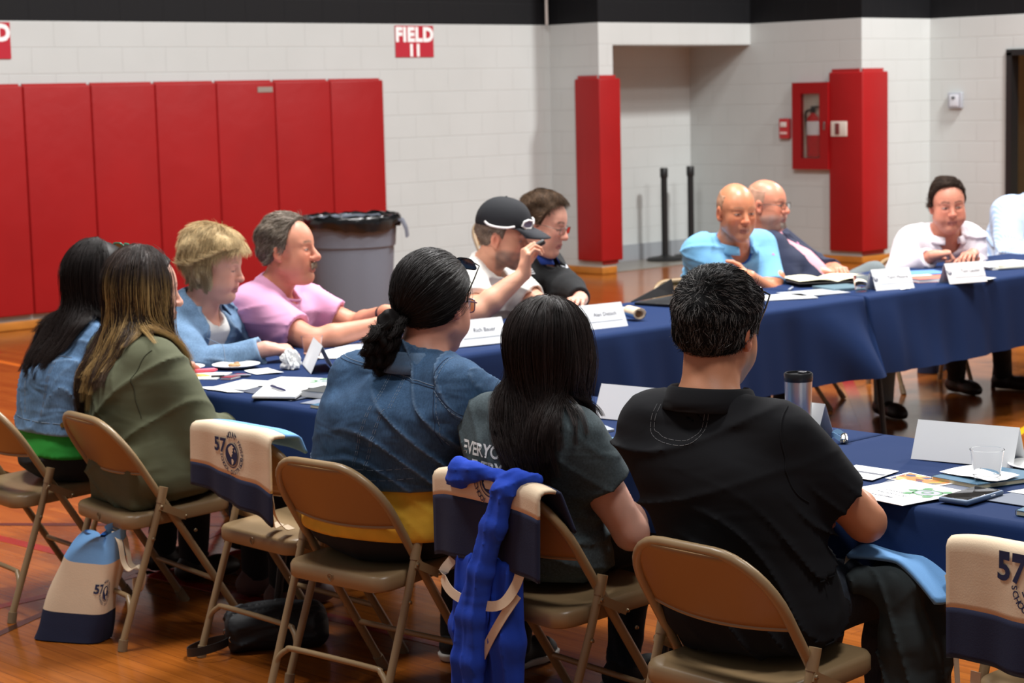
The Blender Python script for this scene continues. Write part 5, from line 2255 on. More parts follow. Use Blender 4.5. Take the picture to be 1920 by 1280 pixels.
for dz in (0, 0.007):
    seam(P, jk, [(0, 0.15, 1.000 - dz), (0, 0.071, 0.990 - dz), (0, -0.032, 0.975 - dz), (0, -0.170, 0.957 - dz), (0, -0.298, 0.943 - dz)], M_thread_d if dz else M_thread_l, 0.0010)
for (a, b_) in (((-0.102, 0.963), (-0.130, 0.894)), ((-0.162, 0.958), (-0.181, 0.880)), ((-0.120, 0.883), (-0.064, 0.714)), ((-0.166, 0.877), (-0.102, 0.706))):
    for dy in (0, 0.007):
        seam(P, jk, [(0, a[0] - dy, a[1]), (0, (a[0] + b_[0]) / 2 - dy - 0.004, (a[1] + b_[1]) / 2), (0, b_[0] - dy, b_[1])], M_thread_l, 0.0008, dash=2)
for dy in (0, 0.008):
    seam(P, jk, [(0, -0.286 - dy, 1.010), (0, -0.290 - dy, 0.987), (0, -0.301 - dy, 0.92), (0, -0.317 - dy, 0.85), (0, -0.318 - dy, 0.78)], M_thread_l if dy else M_thread_d, 0.0009, dash=2 if dy else 0)
    seam(P, jk, [(0, -0.300, 0.938 - dy), (0, -0.345, 0.895 - dy), (0, -0.388, 0.852 - dy)], M_thread_l if dy else M_thread_d, 0.0009, dash=2 if dy else 0)
for dz in (0, 0.03):
    seam(P, jk, [(0, 0.20, 0.690 + dz), (0, 0.082, 0.672 + dz), (0, -0.125, 0.676 + dz), (0, -0.25, 0.690 + dz)], M_thread_l, 0.0008, dash=2)
P.trousers(M_blackpants, off=0.014, extra=lambda f: f.ell((0.0, 0, 0.50), (0.185, 0.235, 0.085), 0.04))
P.shoes(mat('black_sneaker', srgb(20, 20, 22), 0.7), mat('white_rubber', srgb(206, 200, 192), 0.6))
gathered_hair(P, (-0.100, 0.030, -0.040), (34, 29, 28), n=9000, seed=8, rad=0.0006, lift=0.014,
              tail=dict(pts=((-0.105, 0.030, -0.035), (-0.135, 0.045, -0.055), (-0.145, 0.060, -0.100), (-0.135, 0.068, -0.150), (-0.120, 0.070, -0.185)), r=(0.022, 0.050, 0.056, 0.046, 0.020), n=5200))
glasses(P, mat('clear_purple_frame', srgb(96, 84, 110), 0.2), M_lens_clear, r=0.0020, lw=0.050, lh=0.036)
glasses(P, mat('black_gold_frame', srgb(32, 26, 18), 0.25), M_lens_dark, tilt=48, pos=(-0.008, 0, 0.006), xf=0.138, yt=0.096, r=0.0020, name='sunglasses_on_head', lw=0.052, lh=0.042)

# ---------------- B: woman with brown and blonde hair, olive jacket
P = Person((3.58, 5.55), -10, head=(3.64, 5.655, 1.092), headrot=(-8, 6, 0), neck=(3.600, 5.635, 0.935), hs=1.08, wid=1.20, dep=1.02, belly=0.05, seed=14, shw=0.165, bend=0.05,
           face=dict(jaw=0.95, neck=0.050, lip=(170, 90, 88)))
P.default_legs(kx=0.46)
P.arm('R', (3.86, 5.48, 0.640), (-0.1, -0.7, -1), hand=dict(f=(0.8, 0.5, 0), n=(0, 0, -1)))
P.arm('L', (3.84, 5.66, 0.63), (0, 0.8, -1), hand=dict(f=(0.8, -0.5, 0), n=(0, 0, -1)))
P.body('woman with brown hair streaked blonde in an olive green jacket, back turned', (216, 164, 142))
M_ol = mat('olive_knit', srgb(88, 90, 66), 0.9, bump=(500, 0.2, 0.0012), var=(9, 0.08), wr=(10, 0.22, 0.025))
oj = P.garment('olive_jacket', M_ol, off=0.024, sleeve=1.95, sleeve_off=0.024, amp=0.013, folds=(26, 15), flare=0.02, h=0.007, thick=1.12,
               extra=lambda f: f.box((-0.135, -0.02, 0.515), (0.035, 0.165, 0.090), 0.02, 0.03))
seam(P, oj, wl((3.45, 5.42, 0.93), (3.4, 5.43, 0.86), (3.4, 5.42, 0.78), (3.45, 5.40, 0.72)), mat('olive_seam', srgb(66, 68, 48), 0.9), 0.0020)
P.trousers(M_blackpants)
P.shoes(mat('mauve_shoe', srgb(96, 66, 62), 0.7))
coll = Field()
coll.ops += [o for o in P.last.ops if o[0] == 'u']
P.head_field(coll)
long_hair(P, coll, (52, 38, 32), tips=(84, 62, 46), L=0.66, nclump=280, per=44, wave=0.010, wfreq=13, seed=37, thick=0.012, rad=0.0006, phimax=122, spread=0.017, gather=0.5,
          light=((196, 160, 100), lambda ph, rs: ((np.sin(ph) < -0.10) & (rs.rand(len(ph)) < 0.42)) | (rs.rand(len(ph)) < 0.06), 0.12), part_y=0.02, pull=(0.35, -0.25, 0),
          lowcut=lambda ph: 0.78 + 0.22 * np.clip(np.sin(ph) * 0.8 + 0.4, 0, 1))

# ---------------- A: woman with green sunglasses on her head, light denim jacket, green shirt
P = Person((3.58, 6.075), -4, head=(3.715, 6.055, 1.100), headrot=(0, 6, 0), neck=(3.660, 6.050, 0.945), hs=1.06, wid=1.14, dep=1.0, belly=0.03, seed=15, shw=0.165, bend=0.04,
           face=dict(jaw=0.95, neck=0.050))
P.default_legs(kx=0.46)
P.arm('R', (3.95, 5.98, 0.775), (0, -0.8, -0.9), hand=dict(f=(0.9, 0.4, 0), n=(0, 0, -1)))
P.arm('L', (3.95, 6.30, 0.775), (0, 0.9, -0.9), hand=dict(f=(0.9, -0.4, 0), n=(0, 0, -1)))
P.body('woman with green sunglasses on long dark hair, light denim jacket and green shirt', (206, 150, 128))
M_gr = mat('bright_green_cotton', srgb(30, 142, 46), 0.85, bump=(300, 0.15, 0.002), wr=(10, 0.22, 0.025))
P.garment('green_shirt', M_gr, off=0.012, t0=0.02, t1=0.5, sleeve=0, amp=0.008, flare=0.030, h=0.009, zcut=0.520)
M_lj = denim('light_blue_denim', (96, 128, 164), 0.2)
jk = P.garment('denim_jacket', M_lj, off=0.024, sleeve=1.95, sleeve_off=0.022, amp=0.011, folds=(34, 14), zcut=0.600, h=0.0075, thick=1.08)
collar(P, M_lj, stand=0.028, fall=0.045, gap=40, flare=0.024, tilt=0.15)
seam(P, jk, wl((3.4, 6.25, 0.885), (3.4, 6.1, 0.875), (3.4, 5.92, 0.865)), M_thread_l, 0.0016)
for (ya, yb) in ((5.985, 6.02), (6.15, 6.13)):
    for dy in (0, 0.008):
        seam(P, jk, wl((3.35, ya - dy, 0.865), (3.3, (ya + yb) / 2 - dy, 0.76), (3.3, yb - dy, 0.66)), M_thread_l, 0.0012, dash=3)
seam(P, jk, wl((3.3, 6.35, 0.650), (3.3, 6.1, 0.645), (3.3, 5.90, 0.645)), M_thread_l, 0.0012, dash=3)
bt = MB().lathe([(0, 0), (0.010, 0), (0.009, 0.004), (0, 0.005)], n=16, cap0=False, cap1=False).build('brass_button', mat('brass', srgb(140, 110, 60), 0.35, 1), jk)
h_ = bvh_of(jk).ray_cast(Vector((-0.30, -0.300, 0.642)), Vector((0.83, 0.55, 0)))
if h_[0]:
    bt.location = h_[0]
    bt.rotation_euler = h_[1].to_track_quat('Z', 'Y').to_euler()
P.trousers(M_blackpants, extra=lambda f: f.ell((-0.01, 0, 0.50), (0.165, 0.205, 0.075), 0.04))
P.shoes(M_darkshoe)
coll = Field()
coll.ops += [o for o in P.last.ops if o[0] == 'u']
P.head_field(coll)
long_hair(P, coll, (36, 28, 26), tips=(44, 32, 28), L=0.52, nclump=230, per=40, wave=0.005, wfreq=14, seed=41, thick=0.010, rad=0.0006, phimax=82, spread=0.016, gather=0.8, pull=(-0.10, 0.10, 0))
glasses(P, mat('green_plastic', srgb(20, 128, 100), 0.3), mat('green_lens', srgb(24, 60, 52), 0.1), tilt=50, pos=(-0.006, 0, 0.008), xf=0.140, yt=0.100, r=0.0028, temple_r=0.0034, name='green_sunglasses', lw=0.052, lh=0.042)

# ---------------- C: blonde woman, denim jacket over white
P = Person((4.36, 6.62), -72, head=(4.452, 6.42, 1.083), headrot=(18, 12, 0), neck=(4.425, 6.485, 0.930), hs=1.06, wid=1.20, dep=1.25, belly=0.05, seed=16, shw=0.165, bend=0.03,
           face=dict(jaw=0.98, neck=0.054, chub=0.7, nose=0.95, flush=0.9, brow=(170, 140, 110), browk=0.5, lip=(190, 110, 106), eye=0.0016, down=0.004))
P.default_legs(kx=0.45)
P.arm('R', (4.405, 6.045, 0.790), (-0.9, -0.3, -0.8), hand=dict(f=(0.85, -0.35, -0.08), n=(0.1, 0.15, -1), curl=(0.75, 0.75, 0.75, 0.7), thumb=(0.7, 0.5, 0.4)))
P.arm('L', (4.58, 6.40, 0.640), (0.9, 0.5, -0.8), hand=dict(f=(0.2, -0.9, -0.2), n=(-0.3, 0, -1)))
P.body('woman with short blonde hair in a denim jacket, one hand by a clear cup', (222, 166, 146))
wt = P.garment('white_top', mat('white_knit', srgb(226, 224, 220), 0.9, bump=(300, 0.15, 0.001), wr=(10, 0.22, 0.025)), off=0.012, sleeve=0, amp=0.004, h=0.008, t1=0.93)
M_bj = denim('blue_denim', (104, 132, 162), 0.22)
jk = P.garment('denim_jacket', M_bj, off=0.026, sleeve=1.93, sleeve_off=0.022, amp=0.011, folds=(34, 15), h=0.007, thick=1.10, neck_gap=0.012,
               vneck=P.vcut(0.25, 0.075, 0.085))
collar(P, M_bj, stand=0.022, fall=0.045, gap=56, flare=0.030, tilt=0.34, open_front=0.01)
seam(P, jk, [(0.3, -0.10, 0.86), (0.3, -0.13, 0.80), (0.3, -0.14, 0.70)], M_thread_l, 0.0015, d=(0.8, -0.6, 0))
P.trousers(denim('mid_denim_trousers', (50, 60, 84)))
P.shoes(M_darkshoe)
coll = Field()
P.head_field(coll)
long_hair(P, coll, (190, 164, 120), tips=(222, 204, 166), L=0.20, nclump=260, per=44, wave=0.006, wfreq=9, seed=43, thick=0.016, rad=0.0006, phimax=98, spread=0.012, gather=4.0, vary=0.2, end_jit=0.25,
          light=((140, 114, 78), lambda ph, rs: rs.rand(len(ph)) < 0.35, 0.0), part_y=-0.02)
short_hair(P, [(-0.13, -0.03), (-0.04, -0.01), (0.0, 0.02), (0.03, 0.045), (0.055, 0.062), (0.085, 0.072), (0.12, 0.09)], 0.017, (204, 178, 134), vary=0.22, n=12000, length=0.046, lift=0.10,
           flow=lambda q: np.stack([0.2 + 5 * q[:, 0], -0.8 + q[:, 1] * 7, -0.9 + 0 * q[:, 0]], 1), vol=(0.012, 0.010, 0.0), seed=45, rad=0.00055, name='fringe', noise=0.003, shade=0.8)


# ---------------- D: man in the pink T-shirt
P = Person((4.93, 6.74), -62, head=(4.872, 6.50, 1.112), headrot=(4, 0, 0), neck=(4.855, 6.575, 0.958), hs=1.10, wid=1.24, dep=1.25, belly=0.08, seed=17, shw=0.178, bend=0.02, arm=1.04,
           face=dict(jaw=1.0, neck=0.053, nose=1.15, chub=0.3, flush=1.1, brow=(120, 100, 84), lip=(176, 106, 96), eye=0.0036))
P.default_legs(kx=0.46)
P.arm('R', (5.03, 6.14, 0.815), (-0.75, -0.5, -0.85), hand=dict(f=(0.8, -0.35, 0.02), n=(0.1, 0.35, -1), curl=(0.35, 0.4, 0.45, 0.5)))
P.arm('L', (5.14, 6.22, 0.850), (0.8, 0.5, -0.8), hand=dict(f=(0.55, -0.7, 0), n=(-0.5, -0.3, -0.8), curl=(0.4, 0.45, 0.5, 0.5)))
P.body('man with a moustache in a pink T-shirt, forearms on the table', (214, 146, 118))
M_pink = mat('pink_cotton', srgb(222, 160, 196), 0.92, bump=(400, 0.15, 0.001), wr=(10, 0.22, 0.025))
P.garment('pink_t_shirt', M_pink, off=0.020, sleeve=0.72, sleeve_off=0.028, amp=0.012, folds=(30, 16), h=0.007)
crew_rib(P, M_pink, 0.006)
P.trousers(mat('navy_shorts', srgb(36, 42, 60), 0.9))
P.shoes(M_darkshoe)
short_hair(P, [(-0.13, -0.075), (-0.06, -0.055), (-0.04, -0.04), (-0.022, -0.012), (0.0, 0.012), (0.016, 0.0), (0.024, 0.035), (0.032, 0.080), (0.045, 0.108), (0.07, 0.118), (0.12, 0.14)], 0.008, (104, 92, 80), n=11000, length=0.034,
           lift=0.12, flow=lambda q: np.stack([-0.9 + 0 * q[:, 0], q[:, 1] * 4, -0.5 - 0.3 * (q[:, 2] < 0.06)], 1), grey=(164, 152, 140, 0.32), side_grey=0.35, vol=(0.006, 0.002, 0), seed=47, rad=0.0006)
# moustache
rs = np.random.RandomState(3)
pts = []
for k in range(420):
    y = (rs.rand() * 2 - 1) * 0.026
    x0 = 0.1045 - 12 * y * y
    a = P.hp((x0, y, -0.046 + 0.002 * rs.rand() - abs(y) * 0.12))
    b_ = P.hp((x0 + 0.002, y * 1.18, -0.060 - abs(y) * 0.28 + 0.003 * rs.randn()))
    pts.append([a, (a + b_) / 2 + P.HR @ np.array([0.002, 0, 0]), b_])
cl = np.array(srgb(150, 130, 110)[:3])[None, :] * (1 + 0.3 * rs.normal(size=(420, 1)))
v_, f_, c_ = strand_mesh(np.array(pts), 0.0011, np.clip(cl, 0, 1))
link('moustache', mesh_np('moustache', v_, f_, col=c_, mats=[hairmat()]), parent=P.root)
sh_, E_, W_ = P.arms['L']
dwt = (W_ - E_) / np.linalg.norm(W_ - E_)
mb = MB().tube([tuple(W_ - dwt * 0.030), tuple(W_ - dwt * 0.012)], 0.0335, 18)
wa = mb.build('wristwatch', mat('black_watch_strap', srgb(22, 22, 24), 0.5), P.root)

# ---------------- E: man in the black cap, white T-shirt, hand raised with a dark object
P = Person((6.06, 6.70), -66, head=(5.985, 6.42, 1.092), headrot=(12, 10, 2), neck=(5.955, 6.50, 0.962), hs=1.09, wid=1.26, dep=1.18, belly=0.04, seed=18, shd=-0.022, shw=0.186, bend=0.02, arm=1.05,
           face=dict(jaw=1.0, neck=0.056, nose=1.05, flush=0.7, stubble=(92, 84, 80, 0.8), brow=(84, 66, 54), eye=0.0026, down=0.003, lip=(178, 92, 86), open=0.001))
P.default_legs(kx=0.46)
P.arm('R', (5.850, 6.145, 0.955), (-1.0, -0.25, -0.75), hand=dict(f=(0.12, -0.10, 1), n=(0.85, -0.35, 0.1), curl=(0.95, 0.95, 0.9, 0.85), thumb=(0.75, 0.35, 0.75), tb=0.5, spread=0.03))
P.arm('L', (6.04, 6.12, 0.785), (0.9, 0.3, -0.8), hand=dict(f=(-0.8, -0.5, 0), n=(0, 0, -1), curl=(0.4, 0.4, 0.4, 0.4)))
P.body('man in a black cap and white T-shirt, hand raised to his mouth', (216, 158, 130))
M_wtee = mat('white_cotton', srgb(232, 230, 224), 0.92, bump=(400, 0.12, 0.001), wr=(10, 0.22, 0.025))
P.garment('white_t_shirt', M_wtee, off=0.020, sleeve=0.76, sleeve_off=0.028, amp=0.012, folds=(30, 16), h=0.007)
crew_rib(P, M_wtee, 0.006)
P.trousers(denim('blue_jeans', (46, 58, 84)))
P.shoes(M_darkshoe)
short_hair(P, [(-0.13, -0.07), (-0.06, -0.055), (-0.04, -0.04), (-0.02, 0.0), (0.0, 0.015), (0.016, -0.01), (0.024, 0.03), (0.05, 0.08), (0.12, 0.11)], 0.005, (128, 112, 98), n=1500, length=0.012, lift=0.2, seed=49, grey=(170, 160, 150, 0.3))
f = Field()
H = P.hp
f.ell(H((-0.010, 0, 0.060)), np.array((0.109, 0.089, 0.105)) * P.hs, 0.01, rot=P.HR)
f.ell(H((0.035, 0, 0.060)), np.array((0.074, 0.079, 0.092)) * P.hs, 0.03, rot=P.HR)
f.ell(H((-0.010, 0, 0.048)), np.array((0.104, 0.084, 0.092)) * P.hs, 0.004, 's', rot=P.HR)
up_ = P.HR @ np.array([0.05, 0, -1.0])
f.plane(H((0, 0, 0.047)), up_, 0.003)
V, F = f.mesh(P.head - 0.2, P.head + 0.24, 0.0045)
M_cap = mat('black_twill', srgb(20, 22, 28), 0.85, bump=(600, 0.15, 0.001))
cap_o = link('cap', mesh_np('cap', V, F, mats=[M_cap]), parent=P.root)
mb = MB()


def brim(u, v):
    y = (u * 2 - 1) * 0.078
    e = math.sqrt(max(1 - (y / 0.0785) ** 2, 0))
    x0 = 0.055 + 0.045 * e
    x = x0 + v * (0.035 + 0.062 * e ** 0.7)
    return tuple(H((x, y, 0.058 - 0.010 * v - 1.1 * y * y - 0.02 * v * v)))


b_ = mb.grid(brim, 25, 8).build('cap_brim', mat('charcoal_brim', srgb(38, 40, 46), 0.85), cap_o)
sm = b_.modifiers.new('thick', 'SOLIDIFY')
sm.thickness = 0.004
MB().lathe([(0, 0), (0.006, 0), (0.005, 0.004), (0, 0.005)], n=12, cap0=False, cap1=False).build('cap_button', M_cap, cap_o, loc=tuple(H((-0.006, 0, 0.1640))))
mb = MB()
mb.tube(catmull([H((0.060, -0.084, 0.062)), H((0.03, -0.097, 0.054)), H((-0.01, -0.103, 0.052)), H((-0.045, -0.101, 0.056)), H((-0.062, -0.097, 0.066))], 6), 0.0048, 8)
mb.tube(catmull([H((0.060, 0.084, 0.062)), H((0.03, 0.097, 0.054)), H((-0.01, 0.103, 0.052)), H((-0.062, 0.097, 0.066))], 6), 0.0048, 8)
for sg in (1, -1):
    lp = [H((0.118 - 6.5 * (yy * sg) ** 2, yy * sg, zz)) for (yy, zz) in ((0.010, 0.070), (0.018, 0.088), (0.045, 0.092), (0.064, 0.084), (0.068, 0.068), (0.055, 0.058), (0.025, 0.058))]
    mb.tube(lp, 0.0048, 8, closed=True)
mb.tube([H((0.117, -0.01, 0.074)), H((0.119, 0, 0.076)), H((0.117, 0.01, 0.074))], 0.0045, 8)
sg_o = mb.build('white_sunglasses', mat('white_plastic', srgb(236, 234, 232), 0.3), cap_o)
lm = MB()
for sg in (1, -1):
    lm.add([H((0.117 - 6.5 * (yy * sg) ** 2, yy * sg, zz)) for (yy, zz) in ((0.010, 0.070), (0.018, 0.088), (0.045, 0.092), (0.064, 0.084), (0.068, 0.068), (0.055, 0.058), (0.025, 0.058))], [list(range(7))])
lm.build('lenses', mat('purple_grey_lens', srgb(120, 112, 132), 0.08, spec=0.7), sg_o)
# the object in his fingers
sh_, E_, W_ = P.arms['R']
hpos = P.R @ (W_ + P.ld((0.12, -0.10, 1)) * 0.118 + P.ld((0.85, -0.35, 0.1)) * 0.052) + P.loc
mic = MB().tube([(-0.030, 0, 0), (-0.026, 0, 0), (0.024, 0, 0), (0.030, 0, 0)], [0.008, 0.0125, 0.0125, 0.008], 14).build('microphone', mat('dark_device', srgb(36, 32, 32), 0.45))
mic.location = tuple(hpos)
mic.rotation_euler = (0, math.radians(-28), math.radians(-40))
tag(mic, 'small dark object held at the mouth of the man in the black cap', 'handheld device')

# ---------------- F: man in the black jacket with glasses
P = Person((6.44, 6.86), -64, head=(6.375, 6.56, 1.122), headrot=(-2, 16, 0), neck=(6.385, 6.63, 0.980), hs=1.11, wid=1.20, dep=1.15, belly=0.05, seed=19, shd=-0.02, shw=0.168, bend=0.02, arm=1.05,
           face=dict(jaw=1.0, neck=0.053, chub=0.3, flush=0.8, brow=(70, 50, 40), eye=0.0024, down=0.003, lip=(184, 110, 104)))
P.default_legs(kx=0.45)
P.arm('R', (6.26, 6.50, 0.72), (-0.8, 0.2, -1), hand=dict(f=(0.8, -0.6, 0), n=(0, 0, -1)))
P.arm('L', (6.29, 6.23, 0.795), (0.6, 0.2, -1.0), hand=dict(f=(-0.80, -0.50, 0.02), n=(0, 0, -1), curl=(0.3, 0.3, 0.35, 0.4)))
P.body('man with glasses and brown hair in a black jacket with a chest emblem', (224, 166, 144))
M_bk = mat('black_fleece', srgb(21, 22, 24), 0.9, bump=(500, 0.15, 0.001), wr=(10, 0.22, 0.025))
bj = P.garment('black_jacket', M_bk, off=0.024, sleeve=1.95, sleeve_off=0.022, amp=0.010, folds=(28, 16), h=0.0075, thick=1.1, neck_gap=0.012,
               vneck=P.vcut(0.72, 0.030, 0.020))
collar(P, mat('royal_blue_collar', srgb(24, 56, 136), 0.85), stand=0.024, fall=0.040, gap=20, flare=0.020, tilt=0.30)
crew_rib(P, M_bk, 0.010, 'jacket_neckband', drop=0.045, rad=0.078)
ec, en = (0.300, -0.085, 0.893), (0.55, -0.80, 0.0)
patch_at(bj, ec, en, [poly((-0.018, 0.0), (-0.014, 0.016), (-0.018, 0.032), (-0.007, 0.024), (0.004, 0.027), (0.008, 0.038), (0.012, 0.022), (0.020, 0.008), (0.015, -0.002), (0.0, -0.004))], mat('emblem_white', srgb(222, 226, 232), 0.7), 'husky_emblem', 0.004)
patch_at(bj, ec, en, [poly((-0.018, -0.024), (-0.016, -0.005), (0.016, -0.005), (0.018, -0.024))], mat('emblem_red', srgb(190, 70, 84), 0.7), 'emblem_letters', 0.004)
patch_at(bj, (0.235, -0.335, 0.905), (0.75, -0.55, 0.2), [poly((-0.022 + dz, dz), (-0.020 + dz, dz + 0.006), (0.020 - dz * 0.6, dz + 0.006), (0.022 - dz * 0.6, dz)) for dz in (0, 0.010, 0.020)], mat('logo_white', srgb(220, 222, 224), 0.7), 'three_bar_mark', 0.004)
P.trousers(M_blackpants)
P.shoes(M_darkshoe)
short_hair(P, [(-0.13, -0.07), (-0.06, -0.055), (-0.04, -0.04), (-0.02, -0.01), (0.0, 0.012), (0.016, -0.005), (0.026, 0.03), (0.042, 0.080), (0.06, 0.102), (0.12, 0.13)], 0.008, (88, 68, 52), vary=0.45, n=9000, length=0.030, lift=0.18,
           flow=lambda q: np.stack([0.5 - 1.2 * (q[:, 2] < 0.07), -0.5 + q[:, 1] * 4, -0.6 + 0 * q[:, 0]], 1), vol=(0.009, 0, 0.004), seed=51, rad=0.0006)
glasses(P, mat('thin_metal_frame', srgb(90, 80, 74), 0.3, 0.8), M_lens_clear, r=0.0012, lw=0.048, lh=0.030)

# ---------------- J: bald man, light blue polo, arms crossed
P = Person((7.78, 6.69), -104, head=(7.610, 6.45, 1.108), headrot=(-10, 6, 0), neck=(7.665, 6.515, 0.955), hs=1.13, wid=1.18, dep=1.15, belly=0.05, seed=20, shd=-0.025, shw=0.180, bend=0.02, arm=1.06,
           face=dict(jaw=1.0, neck=0.062, flush=1.2, stubble=(150, 128, 116, 0.35), brow=(150, 120, 100), browk=0.5, eye=0.0034, lip=(160, 96, 84), rough=0.36))
P.leg('L', (7.83, 6.27, 0.52), (7.80, 6.32, 0.085), (0, -1, 0))
P.leg('R', (7.58, 6.27, 0.52), (7.62, 6.32, 0.085), (-0.2, -1, 0))
P.arm('R', (7.80, 6.340, 0.775), (-0.9, 0.0, -0.75), hand=dict(f=(0.6, 0.8, -0.15), n=(-0.5, 0.8, 0.0), curl=(0.3, 0.3, 0.35, 0.4)))
P.arm('L', (7.515, 6.285, 0.800), (0.9, 0.0, -0.75), hand=dict(f=(-0.92, 0.48, 0.02), n=(0.2, 1, 0), curl=(0.3, 0.3, 0.35, 0.4)))
P.body('bald man in a light blue polo with his arms crossed', (214, 140, 104))
M_lb = mat('light_blue_pique', srgb(120, 180, 222), 0.9, bump=(600, 0.15, 0.001), wr=(10, 0.22, 0.025))
jp = P.garment('blue_polo_shirt', M_lb, off=0.020, sleeve=0.82, sleeve_off=0.028, amp=0.007, folds=(30, 16), h=0.0065, neck_gap=0.010, vneck=P.vcut(0.70, 0.030, 0.016))
P.garment('royal_undershirt', mat('royal_blue_knit', srgb(28, 96, 190), 0.9), off=0.010, sleeve=0, amp=0.003, h=0.009, t1=0.95, neck_gap=0.004)
collar(P, M_lb, stand=0.022, fall=0.040, gap=24, flare=0.020, tilt=0.42, open_front=0.006)
patch_at(jp, (0.287, 0.110, 0.884), (0.78, -0.13, 0.6), [poly((-0.014, 0), (-0.004, 0.004), (0.002, 0.014), (0.008, 0.004), (0.015, 0.002), (0.006, -0.004))], mat('pink_emblem', srgb(186, 120, 180), 0.7), 'chest_emblem')
P.trousers(mat('dark_grey_trousers', srgb(40, 40, 46), 0.9))
P.shoes(M_darkshoe)
short_hair(P, [(-0.13, -0.06), (-0.06, -0.05), (-0.04, -0.035), (-0.02, 0.0), (0.0, 0.015), (0.014, 0.0), (0.02, 0.035), (0.03, 0.2), (0.12, 0.2)], 0.0018, (176, 134, 108), n=900, length=0.006, lift=0.3, seed=53, crown=((0.0, 0, 0.12), 0.085), noise=0.0005, shade=1.0)

# ---------------- K: bald man in a navy blazer
P = Person((8.46, 6.62), -58, head=(8.215, 6.75, 1.102), headrot=(-16, 2, 0), neck=(8.240, 6.80, 0.950), hs=1.07, wid=1.22, dep=1.25, belly=0.09, seed=22, shw=0.170, bend=-0.02, arm=1.02,
           face=dict(jaw=1.02, neck=0.060, chub=0.6, flush=1.1, stubble=(178, 160, 150, 0.5), brow=(140, 110, 96), browk=0.5, eye=0.003, rough=0.36))
P.leg('R', (8.70, 6.30, 0.56), (8.46, 6.18, 0.085), (-0.3, -1, 0))
P.leg('L', (8.76, 6.47, 0.700), (8.92, 6.42, 0.32), (0.7, -0.7, 0))
P.arm('R', (8.36, 6.52, 0.745), (-1, -0.2, -0.6), hand=dict(f=(0.9, -0.35, 0), n=(0, 0.3, -1), curl=(0.4, 0.45, 0.5, 0.5)))
P.arm('L', (8.52, 6.54, 0.755), (1, 0.6, -0.5), hand=dict(f=(-0.5, -0.8, 0), n=(0, 0.2, -1), curl=(0.4, 0.45, 0.5, 0.5)))
P.body('bald man with glasses in a navy blazer over a pink shirt, leaning back', (216, 142, 114))
M_ps = mat('pink_shirt', srgb(222, 160, 172), 0.9)
P.garment('pink_shirt', M_ps, off=0.012, sleeve=0, amp=0.006, h=0.009, t1=0.96)
collar(P, mat('rose_shirt_collar', srgb(196, 108, 120), 0.9), stand=0.026, fall=0.040, gap=26, flare=0.020, tilt=0.30)
M_bl = mat('navy_wool', srgb(36, 42, 66), 0.9, bump=(400, 0.15, 0.001), wr=(10, 0.22, 0.025))
bz = P.garment('navy_blazer', M_bl, off=0.026, sleeve=1.93, sleeve_off=0.022, amp=0.009, folds=(24, 16), h=0.008, thick=1.1, neck_gap=0.020, bl=0.8,
          vneck=P.vcut(0.18, 0.080, 0.150, side=-0.02))
patch_at(bz, (-0.080, -0.016, 0.882), (0.66, -0.30, 0.70), [poly((-0.022, 0), (-0.016, 0.022), (-0.004, 0.014), (0.004, 0.030), (0.016, 0.018), (0.020, 0.0))], mat('pink_silk', srgb(236, 140, 190), 0.6), 'pocket_square', 0.004)
P.trousers(mat('grey_flannel', srgb(108, 116, 118), 0.92))
P.shoes(M_darkshoe)
short_hair(P, [(-0.13, -0.06), (-0.06, -0.05), (-0.04, -0.035), (-0.02, 0.0), (0.0, 0.012), (0.012, 0.0), (0.02, 0.035), (0.03, 0.2), (0.12, 0.2)], 0.0018, (178, 136, 114), n=800, length=0.006, lift=0.3, seed=55, crown=((0.0, 0, 0.12), 0.088), noise=0.0005, shade=1.0)
glasses(P, mat('dark_wire_frame', srgb(70, 64, 62), 0.3, 0.6), M_lens_clear, r=0.0016, lw=0.048, lh=0.032)
rs = np.random.RandomState(8)
pts = []
for k in range(500):
    y = (rs.rand() * 2 - 1) * 0.026
    side = abs(y) > 0.018 or rs.rand() < 0.4
    z0 = -0.080 - 0.022 * rs.rand() if rs.rand() < 0.7 else -0.050
    a = P.hp((0.093 - 10 * y * y, y, z0))
    b_ = a + P.HR @ np.array([0.006, y * 0.2, -0.012])
    pts.append([a, (a + b_) / 2, b_])
cl = np.array(srgb(190, 172, 160)[:3])[None, :] * (1 + 0.2 * rs.normal(size=(500, 1)))
v_, f_, c_ = strand_mesh(np.array(pts), 0.0010, np.clip(cl, 0, 1))
link('goatee', mesh_np('goatee', v_, f_, col=c_, mats=[hairmat()]), parent=P.root)

# ---------------- L: dark-haired man in the white shirt
P = Person((9.45, 6.58), -122, head=(9.285, 6.35, 1.052), headrot=(-10, 8, 3), neck=(9.330, 6.40, 0.895), hs=1.14, wid=1.14, dep=1.18, belly=0.05, seed=23, shd=-0.015, shw=0.160, bend=0.03, arm=1.05,
           face=dict(jaw=1.08, neck=0.062, chub=0.7, flush=1.0, brow=(56, 42, 36), eye=0.0036, gaze=0.002, lip=(170, 100, 92)))
P.leg('L', (9.45, 6.14, 0.52), (9.62, 6.20, 0.085), (0.2, -1, 0))
P.leg('R', (9.20, 6.24, 0.52), (9.36, 6.34, 0.085), (-0.2, -1, 0))
P.arm('R', (8.92, 6.20, 0.805), (-0.6, 0.6, -0.9), hand=dict(f=(0.80, -0.55, 0.12), n=(-0.05, 0.1, -1), curl=(1.0, 1.15, 1.2, 1.2)))
P.arm('L', (9.34, 6.22, 0.785), (0.7, 0.5, -1.0), hand=dict(f=(-0.9, -0.3, 0), n=(0, 0, -1)))
P.body('dark-haired man in a white button shirt, leaning on the far table', (212, 142, 118))
M_ws = mat('white_shirt_cloth', srgb(232, 222, 228), 0.9, bump=(300, 0.12, 0.001), wr=(10, 0.22, 0.025))
